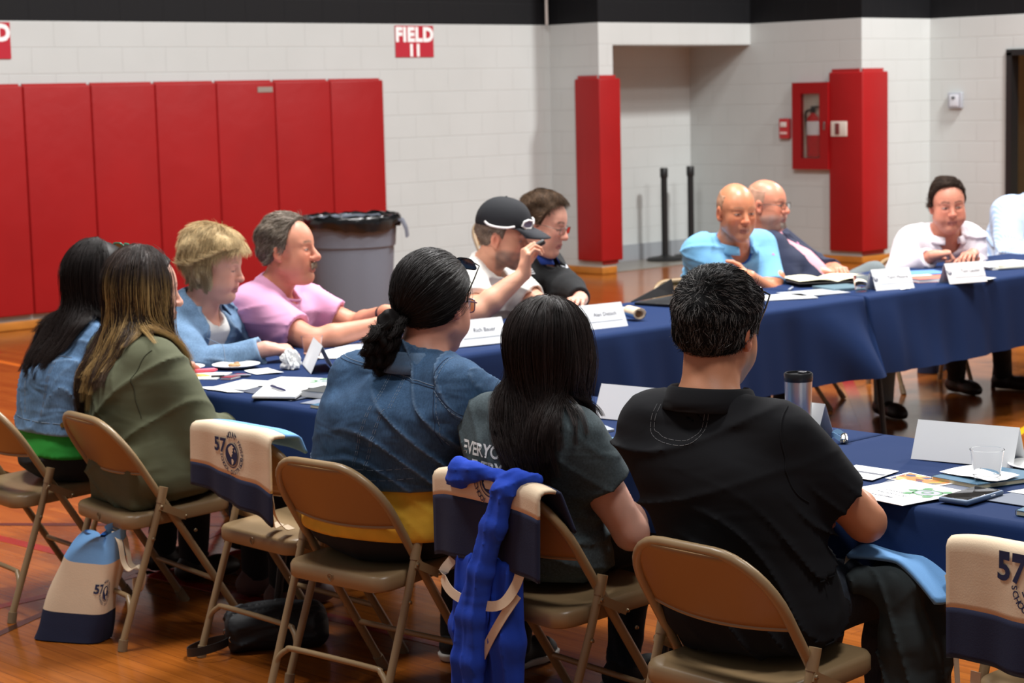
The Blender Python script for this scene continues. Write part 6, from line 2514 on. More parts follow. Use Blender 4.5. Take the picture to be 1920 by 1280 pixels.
ws = P.garment('white_shirt', M_ws, off=0.024, sleeve=1.92, sleeve_off=0.030, amp=0.013, folds=(28, 18), h=0.0075, thick=1.12, neck_gap=0.010, vneck=P.vcut(0.80, 0.016, 0.006))
collar(P, M_ws, stand=0.022, fall=0.038, gap=24, flare=0.016, tilt=0.42, open_front=0.004)
seam(P, ws, [(0.4, 0.012, 0.84), (0.4, 0.014, 0.76), (0.4, 0.010, 0.66)], mat('placket_seam', srgb(190, 178, 190), 0.9), 0.0016, d=(1, 0, 0))
P.trousers(M_blackpants)
P.shoes(M_darkshoe)
short_hair(P, [(-0.13, -0.07), (-0.06, -0.055), (-0.04, -0.04), (-0.02, -0.01), (0.0, 0.012), (0.016, -0.005), (0.024, 0.035), (0.034, 0.070), (0.050, 0.098), (0.066, 0.108), (0.12, 0.13)], 0.006, (64, 50, 42), vary=0.45, n=9000, length=0.030, lift=0.14,
           flow=lambda q: np.stack([-0.2 + 0 * q[:, 0], -0.9 + q[:, 1] * 2, -0.5 + 0 * q[:, 0]], 1), vol=(0.009, 0, 0.002), seed=57, rad=0.0008)

# ---------------- M: person at the right edge in a light blue striped shirt
P = Person((10.44, 6.64), -112, head=(10.42, 6.42, 1.185), headrot=(0, 10, 0), neck=(10.42, 6.46, 1.020), hs=1.10, wid=1.25, dep=1.22, belly=0.05, seed=24, shw=0.185, bend=0.04, arm=1.08, face=dict(brow=(70, 50, 40)))
P.default_legs(kx=0.45)
P.arm('R', (10.16, 6.20, 0.64), (-1.0, 0.5, -0.5), hand=dict(f=(0.3, -0.9, 0), n=(0, 0, -1)))
P.arm('L', (10.42, 6.16, 0.64), (0.9, 0, -0.7), hand=dict(f=(-0.3, -0.9, 0), n=(0, 0, -1)))
P.body('person in a light blue striped shirt cut off by the right photo edge', (214, 150, 124))
M_st = mat('striped_shirt_cloth', srgb(176, 200, 232), 0.9, bump=(400, 0.1, 0.001), wr=(10, 0.22, 0.025))
nt = M_st.node_tree
wv = nt.nodes.new('ShaderNodeTexWave')
wv.inputs['Scale'].default_value = 26
wv.inputs['Distortion'].default_value = 0.6
wv.bands_direction = 'Y'
tcn = nt.nodes.new('ShaderNodeTexCoord')
nt.links.new(tcn.outputs['Object'], wv.inputs['Vector'])
mx = nt.nodes.new('ShaderNodeMix')
mx.data_type = 'RGBA'
mx.inputs['A'].default_value = srgb(160, 188, 226)
mx.inputs['B'].default_value = srgb(206, 218, 236)
nt.links.new(wv.outputs['Fac'], mx.inputs['Factor'])
nt.links.new(mx.outputs['Result'], nt.nodes['Principled BSDF'].inputs['Base Color'])
P.garment('striped_shirt', M_st, off=0.026, sleeve=1.95, sleeve_off=0.032, amp=0.014, folds=(26, 18), h=0.008, thick=1.15)
collar(P, M_st)
P.trousers(M_blackpants)
P.shoes(M_darkshoe)
short_hair(P, [(-0.13, -0.07), (-0.04, -0.04), (-0.02, -0.01), (0.0, 0.012), (0.026, 0.03), (0.045, 0.072), (0.07, 0.092), (0.12, 0.11)], 0.012, (70, 54, 44), n=1200, seed=59)


# ------------------------------------------------------------------ things on the tables
TT = 0.7415
M_card = mat('white_card', srgb(238, 240, 242), 0.6)
M_paper = mat('white_paper', srgb(236, 236, 234), 0.7)
M_ink = mat('grey_ink', srgb(96, 98, 108), 0.7)
M_inknavy = mat('navy_ink', srgb(32, 38, 76), 0.75)
M_inklight = mat('pale_ink', srgb(178, 182, 188), 0.7)


def ring_geo(r0, r1, a0=0, a1=360, n=40, c=(0, 0)):
    V, F = [], []
    for k in range(n + 1):
        a = math.radians(a0 + (a1 - a0) * k / n)
        V += [(c[0] + r0 * math.cos(a), c[1] + r0 * math.sin(a), 0), (c[0] + r1 * math.cos(a), c[1] + r1 * math.sin(a), 0)]
    for k in range(n):
        F.append([2 * k, 2 * k + 1, 2 * k + 3, 2 * k + 2])
    return np.array(V), F


def arc_text(txt, r, size, mid, step, inside=False, c=(0, 0)):
    """letters set round a circle; mid in degrees (90 = top); inside: read along the lower half"""
    out = []
    n = len(txt)
    for i, chh in enumerate(txt):
        if chh == ' ':
            continue
        V, F = text_geo(chh, size, bold=size * 0.02)
        o = (i - (n - 1) / 2) * step
        a = math.radians(mid + o) if inside else math.radians(mid - o)
        rot = a + PI / 2 if inside else a - PI / 2
        ca, sa = math.cos(rot), math.sin(rot)
        yb = -size * 0.35
        W = [(c[0] + r * math.cos(a) + x * ca - (y + yb) * sa, c[1] + r * math.sin(a) + x * sa + (y + yb) * ca, 0) for x, y, z in V]
        out.append((np.array(W), F))
    return out


LAND = [[(-0.30, 0.62), (0.05, 0.80), (0.40, 0.62), (0.16, 0.50), (0.30, 0.34), (0.10, 0.22), (0.24, 0.10), (0.06, -0.02), (-0.02, -0.26), (-0.14, -0.16), (-0.30, -0.02), (-0.46, 0.20), (-0.50, 0.44)],
        [(0.02, -0.36), (0.22, -0.34), (0.40, -0.50), (0.30, -0.72), (0.10, -0.86), (0.02, -0.62)],
        [(0.46, 0.50), (0.62, 0.42), (0.66, 0.26), (0.54, 0.30)]]


def district_logo(R=0.040):
    """globe in a ring, the number 57 and the circular wording; returns navy pieces and cream pieces (2-D, metres)"""
    navy, cream = [], []
    disc = [(R * 0.88 * math.cos(2 * PI * k / 36), R * 0.88 * math.sin(2 * PI * k / 36), 0) for k in range(36)]
    navy.append((np.array(disc), [list(range(36))]))
    navy.append(ring_geo(R * 1.0, R * 1.07, 200, 430, 40))
    for poly in LAND:
        cream.append((np.array([(x * R * 0.95, y * R * 0.95, 0) for x, y in poly]), [list(range(len(poly)))]))
    for ch_, x, sz in (('5', -2.05, 1.62), ('7', -1.22, 1.62)):
        V, F = text_geo(ch_, R * sz, align='CENTER', bold=R * 0.05)
        V = V.copy()
        V[:, 0] += x * R
        V[:, 1] += R * 0.02
        navy.append((V, F))
    navy += arc_text('MOUNT PROSPECT', R * 1.46, R * 0.42, 42, 10.5)
    navy += arc_text('SCHOOL DISTRICT', R * 1.42, R * 0.44, 270, 11.5, inside=True)
    return navy, cream


LOGO = district_logo(1.0)


def logo_on(parent, fn, scale, lift, m1, m2, names=('logo', 'logo_land')):
    """fn(x, y, lift) -> 3-D point for logo coordinates in metres"""
    for pieces, m, nm, lf in ((LOGO[0], m1, names[0], lift), (LOGO[1], m2, names[1], lift * 1.7)):
        mb = MB()
        for V, F in pieces:
            # long triangles are cut so that they follow the cloth
            mb.add([fn(p[0] * scale, p[1] * scale, lf) for p in V], F)
        mb.build(nm, m, parent, smooth=False)


def name_tent(x, y, yaw, L, label, name=None, h=0.098, w=0.045, group='folded name cards', faces=-1):
    """folded card; its long side runs along local Y; written face looks along local -X"""
    t = empty('name_card', (x, y, TT), math.radians(yaw))
    tag(t, label, 'name card', group)
    V = [(-w, -L / 2, 0), (0, -L / 2, h), (w, -L / 2, 0), (-w, L / 2, 0), (0, L / 2, h), (w, L / 2, 0)]
    o = MB().add(V, [[0, 1, 4, 3], [1, 2, 5, 4]]).build('card', M_card, t, smooth=False)
    s_ = o.modifiers.new('thick', 'SOLIDIFY')
    s_.thickness = 0.0012
    s_.offset = 0
    if name:
        sl = math.hypot(w, h)

        def fn(a, b_, lf):     # a along the card from its centre, b up the face
            k = b_ / sl
            return (-w * (1 - k) - 0.0016 * h / sl, -a, h * k + 0.0016 * w / sl)
        mb = MB()
        V, F = text_geo(name, 0.0235, align='CENTER')
        mb.add([fn(p[0] + 0.030, p[1] + 0.055, 0) for p in V], F)
        mb.build('printed_name', M_ink, t, smooth=False)
        mb = MB()
        mb.add([fn(a, b_, 0) for a, b_ in ((-0.075, 0.030), (0.115, 0.030), (0.115, 0.0325), (-0.075, 0.0325))], [[0, 1, 2, 3]])
        mb.build('printed_rule', M_inklight, t, smooth=False)
        c_ = empty('card_emblem', (0, 0, 0))
        bpy.data.objects.remove(c_)
        mb = MB()
        for V, F in LOGO[0][:5]:
            mb.add([fn(p[0] * 0.0115 - 0.098, p[1] * 0.0115 + 0.056, 0) for p in V], F)
        em = mb.build('printed_emblem', M_inknavy, t, smooth=False)
        mb = MB()
        for V, F in LOGO[1]:
            q = [fn(p[0] * 0.0115 - 0.098, p[1] * 0.0115 + 0.056, 0) for p in V]
            mb.add([(x_ - 0.0006, y_, z_ + 0.0003) for x_, y_, z_ in q], F)
        mb.build('emblem_land', M_card, em, smooth=False)
    return t


name_tent(5.245, 5.795, 80, 0.25, 'white name card reading Rich Bauer on the navy table', 'Rich Bauer')
name_tent(5.915, 5.780, 82, 0.265, 'white name card reading Alan Dietsch on the navy table', 'Alan Dietsch')
name_tent(7.890, 5.725, 72, 0.225, 'white name card with small print beside the open cream notebook', 'Terri Moore')
name_tent(8.350, 5.620, 72, 0.23, 'white name card with small print in front of the white-shirted man', 'Tom Lauder')
name_tent(4.315, 4.045, 8, 0.275, 'blank white folded card between the long-haired woman and the black polo man')
name_tent(4.385, 3.545, 4, 0.275, 'blank white folded card mostly hidden behind the black polo man')
name_tent(4.365, 2.920, 11, 0.28, 'blank white folded card behind the clear cup at the right')
name_tent(4.420, 5.740, -31, 0.28, 'white folded card seen end-on beside the crumpled napkin')


def sheet(name, pts, z, m, label=None, cat=None, th=0.0008, group=None, curl=0.0, parent=None):
    """thin flat item lying on the table: outline pts in world XY"""
    c = np.mean(np.array(pts), 0)
    mb = MB()
    mb.prism([(x - c[0], y - c[1]) for x, y in pts], 0, th)
    o = mb.build(name, m, parent, smooth=False)
    if parent is None:
        o.location = (c[0], c[1], z)
        tag(o, label, cat, group)
    return o


def quad(cx, cy, w, d, yaw):
    a = math.radians(yaw)
    return [(cx + x * math.cos(a) - y * math.sin(a), cy + x * math.sin(a) + y * math.cos(a)) for x, y in ((-w / 2, -d / 2), (w / 2, -d / 2), (w / 2, d / 2), (-w / 2, d / 2))]


def plate(x, y, label):
    o = MB().lathe([(0, 0.002), (0.055, 0.002), (0.062, 0.004), (0.088, 0.013), (0.0885, 0.0145), (0.086, 0.0150), (0.062, 0.0062), (0.055, 0.004), (0, 0.004)], n=48, cap0=False, cap1=False).build('paper_plate', mat('plate_white', srgb(232, 232, 230), 0.5))
    o.location = (x, y, TT - 0.001)
    tag(o, label, 'plate', 'paper plates')
    return o


plate(4.245, 6.010, 'white paper plate with a bitten cookie on it')
plate(4.075, 6.120, 'white paper plate half hidden by the streaked hair')
plate(4.395, 2.715, 'white paper plate cut off by the right photo edge')
ck = Field()
ck.ell((0, 0, 0.006), (0.024, 0.020, 0.007), 0.01)
ck.ell((0.016, 0.010, 0.008), (0.010, 0.010, 0.006), 0.008)
ck.func(lambda X: waves(X, 260, 3) * 0.0022, 'd')
V, F = ck.mesh((-0.04, -0.04, -0.008), (0.04, 0.04, 0.022), 0.0018)
o = link('cookie', mesh_np('cookie', V, F, mats=[mat('cookie_brown', srgb(176, 138, 98), 0.8, var=(200, 0.25))]), loc=(4.235, 6.005, TT + 0.004))
tag(o, 'bitten brown cookie on the paper plate', 'cookie')


def crumple(x, y, r, seed, label, sq=(1, 1, 1)):
    rs = np.random.RandomState(seed)
    bm = bmesh.new()
    bmesh.ops.create_icosphere(bm, subdivisions=4, radius=1)
    V = np.array([v.co for v in bm.verts])
    F = np.array([[v.index for v in f.verts] for f in bm.faces])
    bm.free()
    n = np.abs(np.sin(waves(V, 2.6, seed) * 3.2)) * 0.55 + np.abs(np.sin(waves(V, 4.5, seed + 1) * 2.5)) * 0.3
    V = V * (0.45 + n)[:, None] * r * np.array(sq)
    V[:, 2] = np.maximum(V[:, 2] + r * sq[2] * 0.45, 0)
    me = mesh_np('napkin', V, F, smooth=False, mats=[mat('napkin_white', srgb(240, 240, 238), 0.8)])
    o = link('napkin', me, loc=(x, y, TT))
    tag(o, label, 'napkin', 'paper napkins')
    return o


def flat_napkin(pts, label, z=TT, seed=1):
    P_ = np.array(pts)
    c = P_.mean(0)
    u = np.linspace(0, 1, 14)
    V, F = [], []
    for a in u:
        for b_ in u:
            p = (P_[0] * (1 - a) + P_[1] * a) * (1 - b_) + (P_[3] * (1 - a) + P_[2] * a) * b_ - c
            V.append((p[0], p[1], 0))
    V = np.array(V)
    V[:, 2] = 0.002 + 0.004 * np.abs(waves(V, 38, seed))
    n = 14
    F = np.array([[i * n + j, (i + 1) * n + j, (i + 1) * n + j + 1, i * n + j + 1] for i in range(n - 1) for j in range(n - 1)])
    o = link('napkin', mesh_np('napkin', V, F, smooth=False, mats=[mat('napkin_sheet', srgb(238, 238, 236), 0.8)]), loc=(c[0], c[1], z))
    tag(o, label, 'napkin', 'paper napkins')
    return o


crumple(4.355, 5.825, 0.036, 5, 'crumpled white napkin beside the end-on name card', (1, 0.8, 1.2))
flat_napkin([(4.193, 5.888), (4.170, 5.784), (4.258, 5.734), (4.300, 5.890)], 'flat white napkin at the rim of the cookie plate', seed=2)
flat_napkin([(3.845, 5.67), (3.845, 5.50), (3.885, 5.46), (3.905, 5.62)], 'torn white napkin at the table edge by the olive jacket', seed=3)
flat_napkin([(8.50, 5.66), (8.52, 5.58), (8.60, 5.59), (8.60, 5.70)], 'white napkin beside the name card at the far right', seed=4)
flat_napkin([(7.86, 5.64), (7.92, 5.625), (7.95, 5.65), (7.90, 5.67)], 'small white napkin in front of the name card next to the notebook', seed=6)
flat_napkin([(4.12, 2.84), (4.10, 2.66), (4.20, 2.66), (4.25, 2.82)], 'crumpled white napkin on the teal notebook behind the cup', z=TT + 0.014, seed=9)

M_clear = glassmat('clear_plastic', (1, 1, 1, 1), 0.04, 1.12)


def cup(x, y, label, h=0.088, r0=0.028, r1=0.042, z=TT, tiltx=0.0):
    o = MB().lathe([(0, 0.001), (r0 - 0.001, 0.001), (r0, 0.003), (r0 + 0.001, 0.012), (r0 + 0.0025, 0.014), (r1 - 0.002, h - 0.006), (r1, h - 0.002), (r1, h), (r1 - 0.0015, h), (r1 - 0.003, h - 0.006), (r0 + 0.0012, 0.014),
                    (r0 - 0.001, 0.004), (0, 0.004)], n=40, cap0=False, cap1=False).build('plastic_cup', M_clear)
    o.location = (x, y, z)
    o.rotation_euler = (tiltx, 0, 0)
    tag(o, label, 'cup', 'clear plastic cups')
    mb = MB()
    for k in range(16):
        a = 2 * PI * k / 16
        mb.tube([((r0 + 0.0012) * math.cos(a), (r0 + 0.0012) * math.sin(a), 0.006), ((r0 + 0.006) * math.cos(a), (r0 + 0.006) * math.sin(a), 0.030)], 0.0012, 5)
    mb2 = MB()
    mb2.lathe([(r0 + 0.0046, 0.0228), (r0 + 0.0054, 0.024), (r0 + 0.0058, 0.0252)], n=40, cap0=False, cap1=False)
    mb2.build('moulded_ring', M_clear, o)
    return o


cup(4.565, 5.965, 'clear plastic cup under the hand of the blonde woman')
cup(4.118, 2.700, 'clear plastic cup next to the phone at the right', z=TT + 0.002)
cup(7.690, 5.745, 'clear plastic cup left of the far name card', h=0.085)

# brochures with the green turtle badge
M_green_ink = mat('green_ink', srgb(92, 142, 100), 0.7)
M_grey_ink = mat('lilac_grey_ink', srgb(164, 164, 180), 0.7)


def brochure(cx, cy, w, d, yaw, z, label, text=True, badge=(0.25, 0.0), bs=0.062):
    o = sheet('brochure', quad(cx, cy, w, d, yaw), z, M_paper, label, 'brochure', 0.0010, 'white brochures')
    a = math.radians(yaw)

    def T(x, y, dz=0.0013):
        return (x * math.cos(a) - y * math.sin(a), x * math.sin(a) + y * math.cos(a), dz)
    bx, by = badge[0] * w, badge[1] * d
    mb, mg = MB(), MB()
    n = 24
    mg.add([T(bx + bs * 0.50 * math.cos(2 * PI * k / n), by + bs * 0.62 * math.sin(2 * PI * k / n)) for k in range(n)], [list(range(n))])
    mg.build('badge_shell', M_grey_ink, o, smooth=False)
    for (dx, dy, rx, ry) in ((0.62, 0.55, 0.26, 0.22), (-0.62, 0.55, 0.26, 0.22), (0.62, -0.55, 0.26, 0.22), (-0.62, -0.55, 0.26, 0.22), (0.0, 0.86, 0.2, 0.22)):
        k0 = len(mb.V)
        mb.add([T(bx + bs * (dx + rx * math.cos(2 * PI * k / 14)), by + bs * (dy + ry * math.sin(2 * PI * k / 14)), 0.0016) for k in range(14)], [list(range(14))])
    V, F = ring_geo(bs * 0.50, bs * 0.62, 0, 360, 24)
    mb.add([T(bx + p[0], by + p[1] * 1.15, 0.0016) for p in V], F)
    V, F = ring_geo(bs * 0.20, bs * 0.28, 0, 360, 16)
    mb.add([T(bx + p[0], by + p[1], 0.0018) for p in V], F)
    mb.build('badge_turtle', M_green_ink, o, smooth=False)
    if text:
        tb = MB()
        for i, (txt, sz) in enumerate((('SCHOOL DISTRICT', 0.011), ('TALENT OF', 0.019), ('A LIFETIME', 0.015))):
            V, F = text_geo(txt, sz, align='CENTER', bold=0.0002)
            tb.add([T(-w * 0.18 + p[0] * math.cos(-PI / 2) - p[1] * math.sin(-PI / 2) - 0.03 * i + 0.03, d * 0.02 + p[0] * math.sin(-PI / 2) + p[1] * math.cos(-PI / 2)) for p in V], F)
        tb.build('printed_text', M_ink, o, smooth=False)
        lines = MB()
        for i in range(4):
            y0 = -d * 0.38
            x0 = bx - bs * 0.2 - i * 0.012
            lines.add([T(-w * 0.40 + i * 0.008, -d * 0.36), T(-w * 0.40 + i * 0.008 + 0.0018, -d * 0.36), T(-w * 0.40 + i * 0.008 + 0.0018, d * 0.30), T(-w * 0.40 + i * 0.008, d * 0.30)], [[0, 1, 2, 3]])
        lines.build('printed_lines', M_inklight, o, smooth=False)
    return o


brochure(3.985, 5.600, 0.21, 0.15, 20, TT + 0.003, 'white printed sheet on the grey folder near the olive jacket', text=False, badge=(-0.3, 0.9), bs=0.0)
for k in list(bpy.data.objects['brochure'].children):
    bpy.data.objects.remove(k)
brochure(4.135, 5.470, 0.215, 0.275, 25, TT + 0.005, 'white brochure with a green turtle badge beside the open notebook', badge=(0.22, -0.27))
sheet('folder', [(3.900, 5.57), (4.02, 5.60), (4.06, 5.35), (3.97, 5.20), (3.87, 5.18)], TT, mat('slate_folder', srgb(70, 76, 92), 0.6), 'dark slate folder under the open white notebook', 'folder', 0.0018, 'slate folders')


def notebook(pts, z, th, cover, label, pages=None, spiral=None, group=None, cat='notebook'):
    c = np.mean(np.array(pts), 0)
    q = [(x - c[0], y - c[1]) for x, y in pts]
    t = empty('notebook', (c[0], c[1], z))
    tag(t, label, cat, group)
    s_ = 0.985
    MB().prism([(x * s_, y * s_) for x, y in q], 0.0012, th - 0.0012).build('pages', pages or M_paper, t, smooth=False)
    MB().prism(q, 0, 0.0012).build('back_cover', cover, t, smooth=False)
    if spiral is not False:
        MB().prism(q, th - 0.0012, th).build('front_cover', cover, t, smooth=False)
    if spiral:
        a, b_ = np.array(q[spiral[0]]), np.array(q[spiral[1]])
        n = int(np.linalg.norm(b_ - a) / 0.0085)
        mb = MB()
        d = (b_ - a) / np.linalg.norm(b_ - a)
        nrm = np.array([-d[1], d[0]])
        pts_ = []
        for k in range(n * 8):
            f_ = k / (n * 8)
            an = k / 8 * 2 * PI
            p = a + (b_ - a) * f_ + nrm * 0.004 * math.cos(an)
            pts_.append((p[0], p[1], th / 2 + 0.0065 * math.sin(an)))
        mb.tube(pts_, 0.0008, 4).build('spiral_wire', mat('black_wire', srgb(26, 26, 30), 0.4), t)
    return t


M_teal = mat('teal_cover', srgb(42, 92, 120), 0.5)
M_cream_pg = mat('cream_pages', srgb(226, 214, 176), 0.7)
t = notebook([(3.800, 5.300), (3.885, 5.175), (4.035, 5.300), (3.985, 5.480)], TT + 0.006, 0.009, mat('notebook_black', srgb(40, 40, 46), 0.6), 'open white notebook with a pen on it at the table edge', spiral=False)
pen = MB().tube([(-0.068, 0, 0), (-0.060, 0, 0), (0.030, 0, 0), (0.055, 0, 0), (0.068, 0, 0)], [0.0035, 0.0048, 0.0048, 0.0042, 0.001], 12).build('pen', mat('navy_pen', srgb(36, 36, 84), 0.3))
pen.location = (3.935, 5.335, TT + 0.021)
pen.rotation_euler = (0, 0, math.radians(-105))
tag(pen, 'dark blue pen lying on the open white notebook', 'pen', 'pens on the table')
MB().box((-0.04, 0, 0.0055), (0.035, 0.003, 0.002), bevel=0.0006).build('pen_clip', mat('pen_chrome', srgb(190, 190, 196), 0.2, 1), pen)
notebook([(3.945, 5.225), (3.965, 5.130), (4.080, 5.165), (4.070, 5.260)], TT + 0.0005, 0.022, mat('charcoal_cover', srgb(52, 58, 58), 0.5), 'thick dark book beside the brochure near the dark denim jacket', cat='book')
notebook([(3.825, 5.02), (3.835, 4.88), (3.90, 4.90), (3.89, 5.03)], TT, 0.010, M_teal, 'small teal notebook peeking out behind the dark denim jacket', M_cream_pg, (2, 3))
sheet('folder', [(3.86, 5.12), (3.90, 5.02), (4.02, 5.06), (4.0, 5.16)], TT - 0.0004, mat('steel_folder', srgb(120, 126, 140), 0.6), 'grey folder at the table edge behind the dark denim jacket', 'folder', 0.0012, 'slate folders')

# magazine, pens and marker at the left
mag = sheet('magazine', quad(4.02, 5.93, 0.17, 0.20, 35), TT, M_paper, 'white magazine with a colourful picture by the cookie plate', 'magazine', 0.003)
sheet('cover_picture', [(0.02, -0.02), (0.085, -0.06), (0.10, 0.02), (0.04, 0.07)], 0, mat('orange_picture', srgb(206, 150, 74), 0.6, var=(60, 0.6)), th=0.0034, parent=mag)


def stick(x, y, z, yaw, L, r, m, name, label, cat, cap=None, group='pens on the table'):
    o = MB().tube([(-L / 2, 0, 0), (-L / 2 + 0.004, 0, 0), (L / 2 - 0.012, 0, 0), (L / 2, 0, 0)], [r * 0.8, r, r, r * 0.4], 12).build(name, m)
    o.location = (x, y, z + r)
    o.rotation_euler = (0, 0, math.radians(yaw))
    tag(o, label, cat, group)
    if cap:
        MB().tube([(-L / 2 - 0.002, 0, 0), (-L / 2 + 0.045, 0, 0)], r * 1.12, 12).build('pen_cap', cap, o)
    return o


stick(4.065, 5.975, TT + 0.004, -25, 0.12, 0.007, mat('coral_pink', srgb(226, 84, 104), 0.4), 'marker', 'pink marker lying on the colourful magazine', 'marker')
stick(4.075, 5.800, TT, -38, 0.14, 0.0055, mat('steel_pen', srgb(120, 124, 134), 0.3, 0.6), 'pen', 'black and steel pen next to the magazine', 'pen', mat('black_cap', srgb(30, 28, 34), 0.4))
rb = notebook([(4.020, 5.79), (4.04, 5.755), (4.135, 5.790), (4.12, 5.825)], TT, 0.008, mat('maroon_cover', srgb(132, 28, 44), 0.5), 'small maroon booklet beside the pen', cat='booklet')
sheet('paper_sheet', quad(4.88, 6.02, 0.216, 0.28, 15), TT, M_paper, 'white paper sheet in front of the pink T-shirt man', 'paper', group='loose papers')
sheet('paper_sheet', quad(4.74, 5.93, 0.216, 0.28, 40), TT + 0.0015, M_paper, 'white paper sheet right behind the end-on name card', 'paper', group='loose papers')
sheet('folder', quad(4.95, 6.03, 0.22, 0.29, 18), TT + 0.0025, mat('pale_blue_folder', srgb(196, 206, 222), 0.6), 'pale folder under the hands of the pink T-shirt man', 'folder', 0.0018, 'slate folders')

# right half of the near table
tm = empty('travel_tumbler', (4.335, 3.455, TT))
tag(tm, 'brushed steel travel tumbler with a black lid behind the black polo shoulder', 'tumbler')
MB().lathe([(0, 0.001), (0.032, 0.001), (0.034, 0.006), (0.0385, 0.165), (0.0385, 0.170), (0, 0.170)], n=40, cap0=False, cap1=False).build('tumbler_body', mat('brushed_steel', srgb(205, 203, 200), 0.36, 1.0, bump=(120, 0.05, 0.001)), tm)
MB().lathe([(0.0392, 0.166), (0.0402, 0.170), (0.0402, 0.186), (0.0375, 0.190), (0.034, 0.190), (0.033, 0.184), (0, 0.184)], n=40, cap0=False, cap1=False).build('tumbler_lid', mat('black_lid', srgb(26, 26, 28), 0.35), tm)
MB().box((0.018, 0, 0.188), (0.016, 0.022, 0.006), bevel=0.002).build('lid_slider', mat('grey_slider', srgb(70, 70, 74), 0.4), tm)

bc = empty('binder_clip', (4.385, 3.335, TT), math.radians(35))
tag(bc, 'silver clip with a shred of light blue ribbon on the near table', 'clip')
MB().grid(lambda u, v: ((u - 0.5) * 0.062, (v - 0.5) * 0.020 * (1 - 0.3 * u), 0.012 + 0.010 * math.sin(u * PI) + 0.004 * math.cos((v - 0.5) * 3)), 14, 6).build('clip_jaw', mat('chrome', srgb(210, 205, 196), 0.15, 1.0), bc)
MB().grid(lambda u, v: ((u - 0.5) * 0.062, (v - 0.5) * 0.020, 0.004 + 0.004 * math.sin(u * PI)), 14, 6).build('clip_jaw', bpy.data.materials['chrome'], bc)
MB().ribbon(catmull([(-0.02, 0.01, 0.012), (0.0, 0.03, 0.020), (0.03, 0.035, 0.012), (0.045, 0.02, 0.022), (0.05, 0.0, 0.008)], 6), (0.3, 0.2, 1), 0.014, 0.001).build('ribbon', mat('sky_ribbon', srgb(140, 186, 226), 0.6), bc)

sheet('folder', [(4.02, 4.07), (4.00, 3.97), (4.115, 3.955), (4.16, 4.05)], TT, mat('grey_folder', srgb(150, 156, 168), 0.55), 'grey folder corner behind the charcoal sleeve', 'folder', 0.006, 'slate folders')
notebook([(3.875, 3.88), (3.905, 3.66), (3.995, 3.67), (3.985, 3.89)], TT, 0.012, mat('pale_teal_cover', srgb(96, 140, 172), 0.5), 'teal spiral notebook between the charcoal sleeve and the black polo', M_cream_pg, (2, 3))

sheet('folder', quad(4.035, 2.800, 0.18, 0.24, 14), TT, mat('slate_folder_b', srgb(84, 92, 112), 0.6), 'slate folder under the brochure and the photo flyer', 'folder', 0.0018, 'slate folders')
brochure(3.905, 2.795, 0.235, 0.22, -8, TT + 0.004, 'white brochure with a green turtle badge by the black polo elbow', badge=(0.14, -0.22), bs=0.055)
fl = sheet('flyer', [(4.125, 2.935), (4.025, 2.935), (4.000, 2.785), (4.090, 2.762)], TT + 0.0024, M_paper, 'flyer with a colourful photo beside the turtle brochure', 'flyer', 0.0010)
c_ = np.mean(np.array([(4.090, 2.925), (3.990, 2.925), (3.965, 2.775), (4.055, 2.752)]), 0)
M_photo = mat('photo_print', srgb(176, 120, 50), 0.5)
nt = M_photo.node_tree
vor = nt.nodes.new('ShaderNodeTexVoronoi')
vor.inputs['Scale'].default_value = 42
tcn = nt.nodes.new('ShaderNodeTexCoord')
nt.links.new(tcn.outputs['Object'], vor.inputs['Vector'])
crp = nt.nodes.new('ShaderNodeValToRGB')
sx_ = nt.nodes.new('ShaderNodeSeparateColor')
nt.links.new(vor.outputs['Color'], sx_.inputs[0])
crp.color_ramp.interpolation = 'CONSTANT'
for pos, colr in ((0.0, (52, 58, 96)), (0.22, (204, 120, 44)), (0.45, (166, 142, 40)), (0.65, (120, 44, 34)), (0.8, (220, 170, 110))):
    e_ = crp.color_ramp.elements.new(pos)
    e_.color = srgb(*colr)
nt.links.new(sx_.outputs[0], crp.inputs[0])
nt.links.new(crp.outputs[0], nt.nodes['Principled BSDF'].inputs['Base Color'])
sheet('printed_photo', [((x - c_[0]) * 0.88, (y - c_[1]) * 0.88) for x, y in ((4.090, 2.925), (3.990, 2.925), (3.965, 2.775), (4.055, 2.752))], 0, M_photo, th=0.0014, parent=fl)
pb = sheet('paper_sheet', [(4.125, 3.10), (3.985, 3.06), (3.985, 2.945), (4.125, 2.965)], TT + 0.002, M_paper, 'white paper with a dark printed line behind the black polo elbow', 'paper', group='loose papers')
sheet('printed_bar', [(0.02, -0.06), (0.035, -0.06), (0.035, 0.06), (0.02, 0.06)], 0, M_ink, th=0.0013, parent=pb)
notebook([(4.080, 2.835), (4.062, 2.690), (4.285, 2.620), (4.295, 2.835)], TT, 0.012, M_teal, 'teal spiral notebook under the napkin behind the clear cup', M_cream_pg, (3, 0))

ph = empty('smartphone', (3.958, 2.638, TT + 0.001), math.radians(77))
tag(ph, 'smartphone in a blue-grey case lying face up by the cup', 'phone')
a_ = 0.0
MB().box((0, 0, 0.0065), (0.080, 0.162, 0.013), bevel=0.005).build('phone_case', mat('blue_grey_case', srgb(88, 110, 140), 0.45), ph)
MB().box((0, 0, 0.0133), (0.070, 0.150, 0.0012), bevel=0.0005).build('screen', mat('phone_glass', srgb(46, 44, 42), 0.06, spec=0.8), ph)
MB().box((0.0405, 0.03, 0.0075), (0.0015, 0.020, 0.004), bevel=0.0006).build('side_button', mat('phone_button', srgb(190, 196, 204), 0.3, 0.8), ph)
for nm, x_, w_ in (('charging_port', 0.0, 0.012), ('speaker_slot', 0.020, 0.014), ('headphone_jack', -0.018, 0.006)):
    MB().box((x_, 0.0812, 0.0065), (w_, 0.0012, 0.0045)).build(nm, mat('port_black', srgb(16, 16, 18), 0.5), ph, smooth=False)
